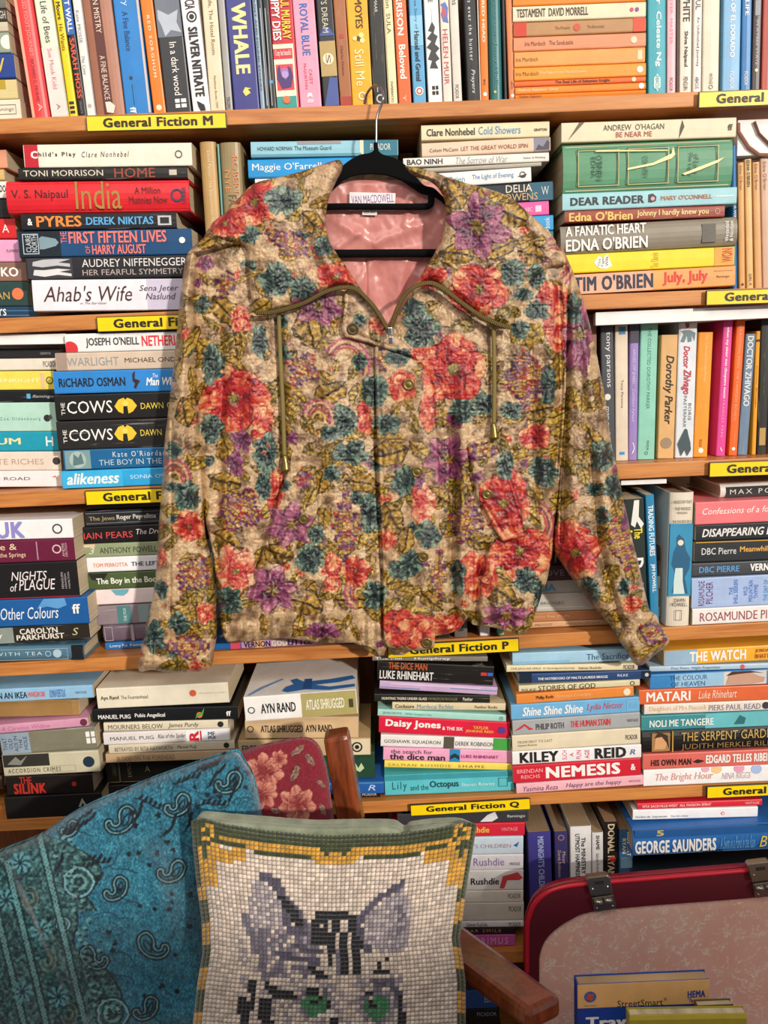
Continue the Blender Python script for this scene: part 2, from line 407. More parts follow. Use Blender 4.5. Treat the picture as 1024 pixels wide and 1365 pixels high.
def row(place, group, Y, depth, rows):
    """rows: x-top, y-top, x-bottom, y-bottom, width, colour, description, items, options"""
    prev = None
    for i, r in enumerate(rows):
        x0, y0, x1, y1, t, c, desc, items = r[:8]; op = r[8] if len(r) > 8 else {}
        a, be, L, T = geom(r, True, op.get('Y', Y))
        al = Vector((math.cos(be), 0, -math.sin(be))); up = Vector((math.sin(be), 0, math.cos(be)))
        if prev:       # keep clear of the neighbour on the left
            pa, pal, pup, pL, pT = prev; q = pa+pup*pT
            fx = lambda z: q.x+(q.z-z)*(pal.x/-pal.z)
            mx = lambda z: a.x+(a.z-z)*(al.x/-al.z)
            zt = min(a.z, q.z); zb = max((a+al*L).z, (q+pal*pL).z)
            pen = max(fx(zt)-mx(zt), fx(zb)-mx(zb))+.0003
            if pen > 0:
                if pen > .003: print('row', place, i, 'pen %.1fmm of %.1f' % (pen*1000, T*1000))
                a = a+up*pen; T = max(T-pen, T*.55)
        b = a+al*L; c2 = b+up*T
        sh = max(board_under(b.x, b.z)-b.z, board_under(c2.x, b.z)-c2.z)+.0004
        if abs(sh) > .008: print('row', place, i, 'foot %.1fmm' % (sh*1000))
        L -= sh/abs(al.z)
        prev = (a, al, up, L, T)
        o = book((x0, y0), (x1, y1), t, op.get('Y', Y), op.get('d', depth), c, items, op.get('h', False), op.get('w', 0), op.get('p', 'D9C6A4'), vert=True, geo=(a, be, L, T))
        tag(o, f'{desc}, {ordl(i, len(rows))} {place}', 'book', group)
# ================= books =================
K = '1E1C1E'; WH = 'F4F0EA'; CR = 'E9DFC8'
T = lambda s, a, b, c, d, h, o='': ('T', s, a, b, c, d, h, o)
# ---- top shelf, upright ----
def line(xt, xb, yb=153, ext=1.28):     # spine line given by its x at y=0 and at y=yb
    yt = yb*(1-ext); return (xb+(xt-xb)*ext, yt, xb, yb)
r1 = []
def v1(xt, xb, wid, c, desc, items, yb=None, **op):
    yb0 = 158.5-.0385*xb if yb is None else yb
    r1.append((*line(xt, xb, yb0), wid, c, desc, items, op))
v1(18, 43, 24, 'E8474A', 'coral red hardback with pale lettering', [('B', -40, 170, .0, .17, 'E9A88E'), T('THE RED FOOT JOURNEY', -20, 75, .4, .68, 'F2A08E'), T('RICHARD C. MORAIS', 78, 135, .42, .62, 'A83A3C'), T('A', 138, 148, .45, .7, 'F6C0B0')], h=True)
v1(45, 69, 23.5, 'DDE2CC', 'pale green and pink paperback', [('B', 62, 170, 0, 1, 'EEDAD2'), T('Life of Bees', 2, 56, .33, .7, '3E4238'), T('Sue Monk Kidd', 64, 118, .35, .62, 'C4808E'), T('A', 138, 146, .4, .62, '8A7A78')])
v1(71, 93, 11, 'F2D116', 'thin yellow paperback with black letters', [T('Moore', 2, 25, .25, .78, K, 'b'), T('He Wants', 31, 66, .25, .75, '5A4A1A'), T('III', 135, 150, .2, .8, K, 'b')])
v1(83, 105, 11.5, '1D1B20', 'black paperback, blue top, orange lettering', [('B', -45, 45, 0, 1, '2E62B4'), T('T WALL', 0, 41, .22, .78, WH, 'b'), T('SARAH MOSS', 50, 130, .2, .78, 'E0583A', 'b'), T('GRANTA', 134, 151, .35, .6, '8A8A90')])
v1(96, 116, 11.5, 'E9E4DC', 'slim white paperback with grey lettering', [T('Kate MOSSE', 13, 56, .25, .65, '6F7A8C'), T('The Cave', 73, 98, .25, .65, '8A94A0', 'i'), ('O', 140, .5, .22, 'B0B0AA')])
v1(108, 128, 40.5, 'A8715A', 'thick speckled brown hardback with maroon stripe', [('B', -45, 170, .3, .62, '5C2A28'), T('N MISTRY', 0, 44, .38, .56, 'EBD8C0'), T('A FINE BALANCE', 74, 133, .38, .56, 'E6CFB8'), ('P', [(136, .38), (150, .4), (152, .62), (142, .7), (136, .55)], 'E8DACC')], h=True)
v1(150, 168, 35.5, '1F7EC8', 'bright blue paperback with a matchstick figure', [('B', -45, 170, .9, 1, 'D8C0B4'), T('A Fine Balance', 15, 67, .3, .52, '0E3C70'), T('try', -8, 8, .3, .55, 'CFE4F4'), ('B', 112, 140, .36, .38, '24384A'), ('O', 103, .36, .06, '3A3030'), T('ff', 143, 151, .2, .42, WH, 'b')])
v1(186.5, 205, 17, 'EE7B1C', 'orange paperback with spaced white capitals', [T('RED SORGHUM', 20, 102, .38, .62, 'F8D9B8', 'wb'), ('O', 143, .5, .22, 'F4E4CC')])
v1(205, 222, 34.5, '2C2E34', 'dark paperback with grey tree picture', [('B', -45, 49, 0, 1, '6C7482'), ('P', [(12, .1), (20, .5), (14, .9), (30, .8), (44, .95), (40, .55), (48, .3), (34, .2), (24, .08)], 'B4BCC8'), T('In a dark wood', 56, 127, .42, .7, WH), ('B', 132, 137, .4, .58, WH), ('B', 132, 137, .64, .84, WH), ('B', 139, 144, .4, .58, WH), ('B', 139, 144, .64, .84, WH)])
v1(240, 257.5, 24, 'EFECEE', 'white paperback with bold black letters', [T('CIA', 0, 12, .25, .8, K, 'b'), ('R', 22, .55, .3, K), ('O', 22, .55, .14, K), T('SILVER', 36, 76, .28, .78, K, 'B'), T('NITRATE', 80, 128, .28, .78, K, 'B'), ('P', [(134, .3), (140, .7), (148, .75), (150, .45), (142, .35)], K)])
v1(268, 280, 21, 'E4D3B4', 'cream paperback with brown lettering', [T('Life, The Hotel Room', -4, 72, .38, .68, '6A5638'), T('Pantheon Books 1997', 100, 144, .4, .56, '8A7550')])
v1(290, 301.5, 9.5, 'A3A09C', 'thin grey paperback', [T('TROPIC', 128, 148, .2, .7, K)])
v1(300, 312.5, 35, '3A3C86', 'wide indigo paperback lettered in pale yellow', [T('WHALE', 5, 97, .22, .75, 'E8DF9A', 'B'), ('P', [(116, .5), (122, .4), (128, .5), (124, .7), (119, .6), (118, .75)], 'E6D96A')], p='C9B48E')
v1(336, 347.5, 6.5, '8AA0B4', 'thin worn blue and white paperback', [T('LOST AND FOUND STORIES', 0, 120, .3, .7, '2A3038')], w=1)
v1(343, 354, 6.5, '3C4650', 'thin creased dark paperback', [('B', 10, 140, .4, .55, 'C8CCD0')], w=1)
v1(349.5, 360.5, 9, '1E2226', 'thin black paperback with white streaks', [('B', 10, 140, .3, .38, 'D8DAD8'), ('B', 106, 110, .2, .7, '5AA0D8')], w=1)
v1(358.5, 369.5, 31, 'C8283A', 'red and teal paperback with purple portrait', [('B', 58, 170, 0, .92, 'F1E7CC'), ('B', 128, 170, 0, .9, '2E9A94'), ('B', 64, 78, .02, .86, 'D8303E'), ('B', 85, 120, .08, .84, 'E0434E'), ('O', 102, .46, .36, '9A78C0'), ('P', [(86, .25), (90, .15), (104, .1), (118, .3), (116, .7), (102, .82), (90, .74), (88, .6), (100, .64), (106, .48), (98, .3)], '4A3270'), ('O', 99, .47, .15, 'B79AD4'), T('IPPY DIES', 0, 53, .08, .42, WH, 'b'), T('UL MURRAY', 0, 52, .5, .86, 'F0D24A', 'b'), T('Crazy but beautiful', 66, 76, .1, .8, WH, 'v'), ('O', 133, .46, .16, 'E8743A')])
v1(389.5, 400.5, 29.5, 'EE9DB6', 'pink paperback with blue title', [T('ROYAL BLUE', 5, 73, .3, .66, '2A68B8', 'b'), T('CASEY', 92, 112, .52, .68, 'D04A5E'), T('McQUISTON', 84, 118, .28, .42, 'D04A5E'), ('P', [(124, .4), (130, .35), (128, .5), (130, .62), (124, .58)], WH), ('B', 132, 137, .35, .65, 'F6C8D4')])
v1(421, 431.5, 22.5, '23242C', 'black and blue paperback with tan block', [('P', [(47, .05), (47, .95), (38, .75), (34, .4)], '3E529A'), ('P', [(142, .1), (102, .5), (104, .95), (142, .95)], '46589A'), T("'S DREAM", 0, 43, .3, .66, 'D8D2B4'), ('B', 54, 101, 0, 1, 'B79B62'), ('O', 78, .5, .33, 'E8DDC0'), T('S', 72, 84, .36, .64, '5A4A2A')])
v1(444, 454, 16.5, 'A5653C', 'worn brown leather-look paperback', [('B', 128, 150, 0, 1, 'A83A26'), ('O', 47, .5, .2, 'B44030'), T('Charles Dickens', 60, 100, .35, .55, '6A3A22')], w=1)
v1(461.5, 469.5, 28.5, 'F2AC1E', 'golden yellow paperback with bee emblem', [T('JOJO MOYES', -50, 34, .28, .72, '3C2A10', 'b'), ('O', 47, .5, .12, '4A3210'), ('O', 43, .62, .12, 'F8DC90'), ('O', 50, .66, .12, 'F8DC90'), ('O', 47, .3, .1, 'F8DC90'), T('Still Me', 61, 108, .25, .68, 'FBE8B8'), ('R', 121, .5, .18, WH)], yb=133)
v1(491, 498.5, 19, '22211F', 'black paperback with white emblem', [T('ARTHUR MAAR', -30, 16, .4, .62, 'D8D4C8'), ('O', 131, .5, .3, 'CFCBC4'), ('O', 131, .5, .2, '2A2826'), ('B', 112, 122, .3, .36, 'C8C4BA')], w=1)
v1(509.5, 517.5, 13.5, 'EADDB2', 'slim cream paperback with thin title', [T('son', -6, 10, .3, .6, '5A5040'), T('SULA', 17, 44, .28, .72, '6A5E44'), T('PAPERBACKS', 108, 136, .35, .6, '6A5E44'), ('B', -40, 160, .12, .15, 'B8A878')])
v1(524, 532, 17.5, 'E06A34', 'burnt orange paperback with white title', [T('MORRISON', -30, 46, .22, .68, WH, 'b'), T('Beloved', 59, 104, .24, .74, WH, 'b'), T('Y', 126, 135, .35, .6, 'F6D0BC')])
v1(545, 551.5, 17.5, '5FA6D2', 'blue paperback with red emblem', [('B', 20, 60, 0, 1, '8CC4E2'), T('The True Story of', -24, 38, .35, .6, '26546E'), T('Hansel and Gretel', 41, 107, .3, .68, '1C2C38', 'b'), ('O', 121, .5, .32, 'E8E4DC'), ('O', 121, .5, .24, 'C84840'), ('O', 121, .5, .14, 'F0E0D8')])
v1(565, 571.5, 19.5, 'EDECEA', 'white paperback with bare black tree', [('P', [(28, .5), (40, .2), (42, .45), (50, .1), (54, .4), (62, .05), (66, .35), (78, .1), (80, .38), (90, .2), (91, .8), (82, .62), (78, .92), (70, .66), (64, .95), (58, .64), (48, .86), (44, .58), (36, .7)], '3A3A3C'), ('B', 10, 30, .48, .5, '6A6A6C'), ('B', 114, 119, .3, .5, K), ('B', 114, 119, .56, .74, K), ('B', 121, 126, .3, .5, K), ('B', 121, 126, .56, .74, K), T('NE', -10, 3, .3, .6, K)])
v1(586, 591.5, 12.5, 'EBDACB', 'pale paperback with pink title, blue flower', [('P', [(5, .1), (2, .6), (10, .9), (22, .8), (30, .9), (28, .3), (18, .1), (10, .3)], '5A74B4'), ('P', [(10, .2), (12, .7), (20, .6), (24, .3)], 'C8506A'), T('HELEN MUIR', 38, 112, .2, .74, 'C4506E')])
v1(599, 605, 12, 'DAD3C8', 'narrow grey-white paperback', [T('PICADOR', 112, 131, .25, .65, '5A5650'), T('ms', -6, 6, .3, .7, '5A5650')])
v1(618, 624, 16.5, '24252A', 'black paperback with typewriter lettering', [T('was ever the hunter', -12, 80, .32, .62, 'E6E6E4', 'w'), T('Prayers', 92, 124, .3, .7, 'DADAD8', 'i')])
v1(634.5, 638.5, 3, 'E5DBCB', 'very thin white booklet', [])
v1(638.5, 641.5, 11, 'F07A1C', 'thin orange paperback', [T('SEVERED HEAD', -24, 55, .3, .66, 'F8E4CC', 'b'), T('IRIS', 105, 113, .3, .6, K), ('O', 125, .5, .25, WH)])
v1(650.5, 653.5, 18, '2C6E70', 'dark teal hardback with faded gilt', [T('COLOUR OF LAW', -24, 47, .35, .6, '3E8486'), T('Jenny Mollic', 54, 118, .32, .68, '4A9092', 'i'), ('O', 122, .4, .1, 'C8C08A')], h=True)
v1(668.5, 672, 5, '17151A', 'thin black hardback', [], h=True)
v1(674, 679, 9.5, 'D9824E', 'thin faded orange paperback', [T('IRIS', 108, 118, .3, .6, '6A3A1C'), ('O', 127, .5, .22, WH)], w=1)
row('on the top shelf, left run', 'upright books on the top shelf', .006, .13, r1)
# far-left lying books, top shelf
stack('at the top left corner', 'books at the top left corner', .01, .13, [
  (-150, 15, 8, 9, 12, '6E6A60', 'grey-brown paperback', []),
  (-150, 32, 10, 26, 15, '3F3A34', 'dark brown paperback', [T('GH', 0, 8, .2, .8, 'D8D0C0')]),
  (-150, 46, 11, 40, 12, 'C9BFA6', 'cream paperback', []),
  (-150, 73, 14, 67, 25, '93A08A', 'sage green paperback with white mark', [('O', 11, .5, .35, 'E8E4DC')]),
  (-150, 108, 21, 101, 31, '1F3F8C', 'royal blue paperback', [('P', [(0, .2), (3, .35), (8, .8), (6, .8), (1, .4)], 'E8C23A')]),
  (-150, 134, 24, 128, 23, 'D8C68C', 'yellowed paperback', [('B', -150, 9, .5, 1, 'B79A2C')], {'w': 1}),
  (-150, 164, 29, 157.5, 26, 'E9DDC8', 'cream paperback', [T('flamingo', -4, 20, .4, .62, '6A6048'), ('N', -12, 23, .28, .75, '8A8068', .03)])])
# orange pile top shelf
OR = 'orange paperbacks lying on the top shelf'
stack('of the orange pile, top shelf', OR, .004, .11, [
  (684, 6, 861, -1, 14, 'F08A2C', 'bright orange paperback', []),
  (684, 28, 861, 21, 19.5, 'E6DCBC', 'cream paperback with tall condensed title', [T('TESTAMENT  DAVID MORRELL', 689, 784, .28, .8, '4A3A30', 'b'), ('O', 842, .5, .14, 'C84A6A'), ('O', 849, .5, .14, '8A4A8A')], {'w': 1}),
  (685, 47.5, 861, 40, 17.5, 'B98A5C', 'tan paperback with red ends', [('B', 685, 702, 0, 1, 'D0402C'), ('B', 844, 861, 0, 1, 'D84A26'), ('O', 769, .5, .26, 'C8502C'), T('The Present', 740, 760, .4, .6, '7A5436'), T('The Beverester', 783, 806, .4, .6, '7A5436')]),
  (685, 67.5, 861, 60.5, 18, 'E2936A', 'creased salmon orange paperback', [T('Iris Murdoch   The Sandcastle', 700, 764, .35, .66, '5A3020'), ('O', 845, .5, .24, 'EBD8BC')], {'w': 1}),
  (686, 88.5, 860, 81.5, 19.5, 'F2A055', 'light orange paperback', [T('Iris Murdoch', 688, 717, .35, .62, '6A4020'), ('B', 850, 856, .2, .8, 'F5D9B0')], {'w': 1}),
  (686, 108, 861, 101, 18, 'F59A32', 'orange paperback with white title', [T('Iris Murdoch', 688, 718, .35, .65, '5A3418'), T('The Flight From The Enchanter', 719, 782, .38, .62, 'FBE0B8'), ('O', 853, .5, .25, WH)]),
  (686, 115.5, 861, 108.5, 7.5, 'E5703A', 'thin red-orange paperback', [T('The Real Life of Sebastian Knight', 740, 813, .2, .8, '3A1C10', 'b'), ('O', 845, .5, .4, 'F0D8B0')]),
  (687, 125.5, 861, 118.5, 9.5, 'F28C2E', 'thin orange paperback', [T('Vladimir Nabokov  Glory', 690, 744, .25, .75, 'FBE0C0'), ('O', 855, .5, .4, WH)]),
  (687, 131, 861, 124, 5, 'EE8426', 'very thin orange paperback', [T('Vladimir Nabokov', 692, 722, .2, .8, '5A3418')])])
r = []
def v2(xt, xb, wid, c, desc, items, **op):
    yb = 158.5-.0385*xb; r.append((*line(xt, xb, yb), wid, c, desc, items, op))
v2(864, 864.5, 24.5, '3CA5B4', 'turquoise paperback with white script', [T('other  Celeste Ng', -30, 88, .38, .72, 'E4F2F0', 'b'), ('P', [(98, .5), (104, .3), (116, .3), (122, .5), (116, .68), (104, .68)], 'CDE6E4'), T('ABACUS', 100, 120, .4, .6, '2A6E7A')])
v2(890, 889.5, 12, 'EEB7BE', 'pink paperback', [T('MEYER  MASTER', -10, 58, .3, .62, 'D8889A'), T('PICADOR', 103, 121, .25, .65, '8A5A66')])
v2(902.5, 902, 4, '5C4A40', 'very thin brown paperback', [])
v2(907, 906, 16.5, 'E5DACA', 'cream paperback with black author name', [T('WHITE', -12, 28, .25, .8, '2A201C', 'b'), T('Shiva Naipaul', 41, 88, .3, .66, '2A201C', 'b'), T('PENGUIN', 102, 120, .3, .68, '5A4A40')])
v2(925.5, 924, 11.5, 'E9E2DA', 'slim white paperback', [T('UL', 0, 12, .2, .8, K), T('An Unfinished Journey', 22, 88, .3, .7, '4A3E38'), T('ABACUS', 102, 118, .25, .7, '5A4A40')])
v2(938, 936.5, 22.5, 'E3D7C0', 'plain cream paperback', [T('VINTAGE', 97, 112, .4, .6, '4A4038'), ('R', 116, .5, .13, '4A4038')])
v2(965, 963, 24, '7DB3DA', 'sky blue paperback with white capitals', [T('LOSS OF EL DORADO', -20, 76, .4, .66, WH, 'b'), T('PICADOR', 95, 119, .4, .65, WH)])
v2(990, 988, 13.5, '2876B4', 'mid blue paperback', [T('A LIFE', -12, 20, .3, .68, WH, 'b'), T('PICADOR', 95, 113, .3, .65, WH)])
v2(1005, 1002, 12, '3C2E34', 'dark plum paperback with candle', [T('IN A FREE STATE', 26, 86, .35, .62, 'C8BCB4'), ('O', 93, .5, .18, 'F0E0A0'), ('B', 0, 20, .2, .8, '8A8C94')])
v2(1018, 1015, 16, 'B5463A', 'brick red paperback', [])
v2(1035, 1032, 22, 'D8D0C0', 'cream paperback', [])
row('on the top shelf, right end', 'upright books at the right end of the top shelf', .006, .13, r)
# ---- second shelf ----
stack('at the left edge, second shelf', 'lying books at the left edge, second shelf', .03, .12, [
  (-160, 218, 9, 213, 25, 'E8A080', 'salmon pink paperback', [('B', -160, -2, .0, 1, 'E27A5C')]),
  (-160, 242, 6, 238, 13, 'D9B870', 'pale gold paperback', [], {'w': 1}),
  (-160, 267, 11, 264, 23, 'F0ECE4', 'white paperback', [T('DO', 1, 9, .35, .75, K, 'b')]),
  (-160, 290, 13, 288, 23, '1C1E1E', 'plain black paperback', []),
  (-160, 318, 22, 316, 25, 'D8282C', 'red paperback with white emblem', [T('A', 4, 13, .3, .7, WH)]),
  (-160, 348, 28, 347, 28, 'E7A6CB', 'pink paperback', [T('FLAMINGO', 10, 27, .42, .56, '3A2A34')]),
  (-160, 374, 38, 373, 24, '8E6A5C', 'brown paperback', [T('MR. LOKO', -50, 25, .25, .72, WH, 'b')]),
  (-160, 408, 40, 407, 32, '2C4644', 'dark teal paperback with orange dot', [T('RUSHMAN', -45, 14, .28, .58, 'C8A45A'), ('O', 25, .5, .24, 'F07A4A')]),
  (-160, 423, 49, 421.5, 13.5, '22405A', 'navy paperback with blue stripes', [('B', 0, 40, .2, .26, '4A86B8'), ('B', -10, 44, .6, .66, '4A86B8'), T('rs', 0, 9, .2, .8, WH)])])
stack('under General Fiction M sign', 'lying books below the General Fiction M sign', .0, .125, [
  (33, 223, 256.5, 220, 30.5, 'EDE6D4', 'cream paperback with red left end', [('B', 33, 52, 0, 1, 'C41E30'), T('C', 43, 51, .4, .7, WH, 'B'), T("hild's Play", 53, 102, .42, .66, '3A3434', 'wb'), T('Clare Nonhebel', 110, 173, .42, .66, '4A4444', 'wi'), ('R', 239, .5, .17, '5A544C')]),
  (25, 239.5, 250.5, 237, 15.5, '1F1C1D', 'thin black paperback with rust letters', [T('TONI MORRISON', 32, 138, .3, .8, 'DDD2BE'), T('HOME', 153, 207, .12, .92, 'A04630'), ('B', 226, 236, .3, .75, 'C8C0B0')], {'w': 1}),
  (10, 283, 253, 280, 42, 'D8202C', 'thick red hardback with gold title', [T('V. S. Naipaul', 17, 92, .38, .72, '1E1416'), T('India', 102, 163, .1, .95, 'A8803A'), T('A Million', 181, 215, .56, .76, '5A1418'), T('Mutinies Now', 173, 224, .26, .48, '5A1418'), ('R', 237, .5, .2, '2A3A5A'), T('VIKING', 243, 249, .25, .75, '2A3A5A', 'd')], {'h': True, 'd': .15}),
  (29, 306.5, 236, 303.5, 21.5, '1B1B1E', 'black paperback with orange and blue letters', [T('PYRES', 50, 109, .2, .84, 'F08A3A', 'b'), T('DEREK NIKITAS', 116, 205, .28, .74, '58A8E0', 'b'), ('B', 211, 229, .2, .78, 'C8C8CC'), ('B', 214, 226, .3, .68, '2A2A30'), T('&', 38, 44, .3, .7, WH, 'b')], {'w': 1}),
  (26, 341.5, 257, 337, 33, '174A78', 'dark blue paperback with coral title', [('B', 26, 82, 0, 1, '16242E'), ('N', 32, 53, .12, .9, 'C0CCD4', .03), T('CLAIRE', 36, 43, .2, .85, 'D0D8DE', 'v'), T('NORTH', 44, 51, .2, .85, 'D0D8DE', 'v'), ('P', [(54, .3), (60, .3), (76, .42), (80, .55), (76, .7), (58, .8), (54, .72)], '7E98A4'), T('THE', 83, 91, .52, .96, 'F07A70', 'v'), T('FIRST FIFTEEN LIVES', 94, 223, .5, .94, 'F07A70', 'b'), T('OF', 115, 121, .1, .4, 'F07A70', 'v'), T('HARRY AUGUST', 124, 195, .07, .42, 'F07A70', 'b'), ('O', 244, .55, .12, WH)]),
  (36, 372.5, 262, 368, 29, '26252A', 'charcoal paperback with two white dolls', [('B', 38, 98, .03, .97, '3A3A40'), ('P', [(45, .2), (60, .12), (78, .2), (96, .12), (96, .24), (80, .34), (96, .42), (78, .48), (60, .42), (47, .44)], 'D8D8D8'), ('P', [(45, .62), (58, .55), (78, .62), (95, .55), (95, .7), (80, .76), (96, .9), (76, .92), (60, .9), (46, .8)], 'BEBEC2'), T('AUDREY NIFFENEGGER', 111, 250, .52, .88, 'E2DEDA'), T('HER FEARFUL SYMMETRY', 111, 245, .14, .4, 'B8A8A4')]),
  (46, 421, 275, 418.5, 48, 'EAE7EE', 'thick white paperback with brown script title', [('B', 198, 250, 0, 1, 'CFC6DC'), T("Ahab's Wife", 60, 178, .3, .8, '4A2420', 'i'), T('or, The Star-Gazer', 108, 144, .2, .28, '6A5050', 'i'), T('Sena Jeter', 188, 240, .56, .8, '4A3438', 'i'), T('Naslund', 196, 236, .34, .54, '4A3438', 'i')])])
row('between second-shelf stacks at left', 'upright tan books beside the red hardback', .01, .13, [
  (265, 189, 281, 425, 22, 'BF9A62', 'tall tan hardback with pale lettering', [T('David Parker: The Sojournment Novel', 202, 310, .42, .64, 'EFE0BC')], {'h': True}),
  (289, 192, 303, 424, 3, '5E9088', 'very thin sea green booklet', []),
  (292, 190, 306, 422, 28, '9A8660', 'khaki hardback with faded orange title', [T('ROBERT', 209, 262, .56, .86, 'D88A50'), T('NYE', 228, 258, .2, .46, 'D88A50'), T('FALSTAFF', 262, 320, .3, .7, '6A5A40')], {'h': True})])
G2 = 'lying books behind the jacket collar'
stack('of stack behind hanger, left', G2, .02, .125, [
  (335, 212, 531, 209, 23.5, '93C9DC', 'light blue paperback', [('B', 482, 531, 0, 1, '2F7C90'), ('B', 480, 485, 0, 1, 'E8E0C4'), ('B', 397, 455, .78, 1, '9A9498'), T('HOWARD NORMAN', 344, 390, .42, .66, '2A4450'), T('The Museum Guard', 393, 442, .42, .68, '3A5A66'), T('PICADOR', 494, 521, .35, .75, 'E4EEF0'), ('B', 335, 482, 0, .2, '5E9AA8')]),
  (331.5, 237, 522, 232, 24.5, '1795D8', 'vivid blue paperback', [T("Maggie O'Farrell", 337, 429, .3, .78, WH), T('Hamnet', 440, 490, .3, .78, WH, 'i'), ('B', 331, 522, 0, .1, '1478AA')]),
  (341, 262, 525, 258, 24, 'F0ECE4', 'white paperback', []),
  (336, 292, 520, 288, 29, '3A6A4A', 'green paperback', []), (338, 322, 522, 318, 29, 'A8442C', 'rust paperback', []), (334, 352, 525, 348, 29, 'E4C86A', 'yellow paperback', []),
  (336, 382, 520, 377, 29, '2E3A5A', 'navy paperback', []), (335, 411, 520, 406, 28, 'D8CDB8', 'cream paperback', [])])
stack('of stack right of the hanger', 'lying books right of the hanger', .012, .125, [
  (562, 187.5, 732.5, 182, 21, 'E9DCB6', 'cream paperback with black and blue title', [T('Clare Nonhebel', 569, 633, .26, .72, '2A2824', 'b'), T('Cold Showers', 638, 694, .26, .78, '2E86C0'), T('GRAFTON', 712, 729, .38, .54, '3A342C', 'b')], {'w': 1}),
  (563, 211, 734, 202.5, 20.5, 'E6CBB0', 'peach paperback with picture at right end', [('B', 712, 734, .03, .97, '8C8A9A'), ('P', [(714, .1), (718, .5), (724, .3), (730, .8), (733, .6), (732, .1)], '4A4452'), T('Colum McCann', 573, 611, .3, .56, '6A5240'), T('LET THE GREAT WORLD SPIN', 615, 704, .3, .6, 'A0583C')]),
  (538, 223, 732, 215, 12.5, 'EFEAE0', 'thin white paperback', [T('BAO NINH', 543, 590, .22, .8, '24242A', 'b'), T('The Sorrow of War', 608, 677, .12, .85, 'A8A8AC', 'i'), T('Secker & Warburg', 698, 727, .3, .6, '5A5A5A')]),
  (545, 231, 722, 221.5, 6, 'B9B2A4', 'thin grey paperback, pages rough', [], {'w': 1}),
  (560, 251, 708.5, 241, 19, 'ECEAE8', 'white paperback with blue title', [T("Edna O'Brien", 568, 620, .3, .7, '4A84A8'), T('The Light of Evening', 630, 685, .3, .72, '3E86BA'), ('R', 697, .5, .22, '2A2A2A'), ('P', [(690, .4), (700, .3), (703, .55)], '2A2A2A')]),
  (565, 276, 738, 265.5, 24.5, '1E2A36', 'dark blue paperback with cream capitals', [('B', 706, 738, .0, 1, '2A6078'), T('DELIA', 675, 710, .52, .92, 'E8DCC0'), T('OWENS', 673, 717, .08, .46, 'C8A878'), T('W', 722, 732, .3, .75, 'C8D4D8')]),
  (570, 294, 732, 284, 17, 'E660A6', 'pink paperback', [('B', 714, 722, .25, .7, 'F8D0E4'), T('ABC', 700, 710, .3, .6, 'F8D0E4')]),
  (566, 316, 738, 305.5, 19.5, '3AA0DA', 'blue paperback', [T('book', 726, 733, .15, .85, 'DDF0FA', 'v')]),
  (568, 336, 738, 326, 19, '2A7C86', 'teal paperback', [('O', 728, .5, .2, 'E07A5A')]),
  (570, 360, 726, 350, 23, 'D8C9A8', 'cream paperback', []), (566, 384, 724, 374, 23, '8A3A34', 'maroon paperback', []), (568, 405, 726, 396, 20, 'DADADA', 'white paperback', [])])
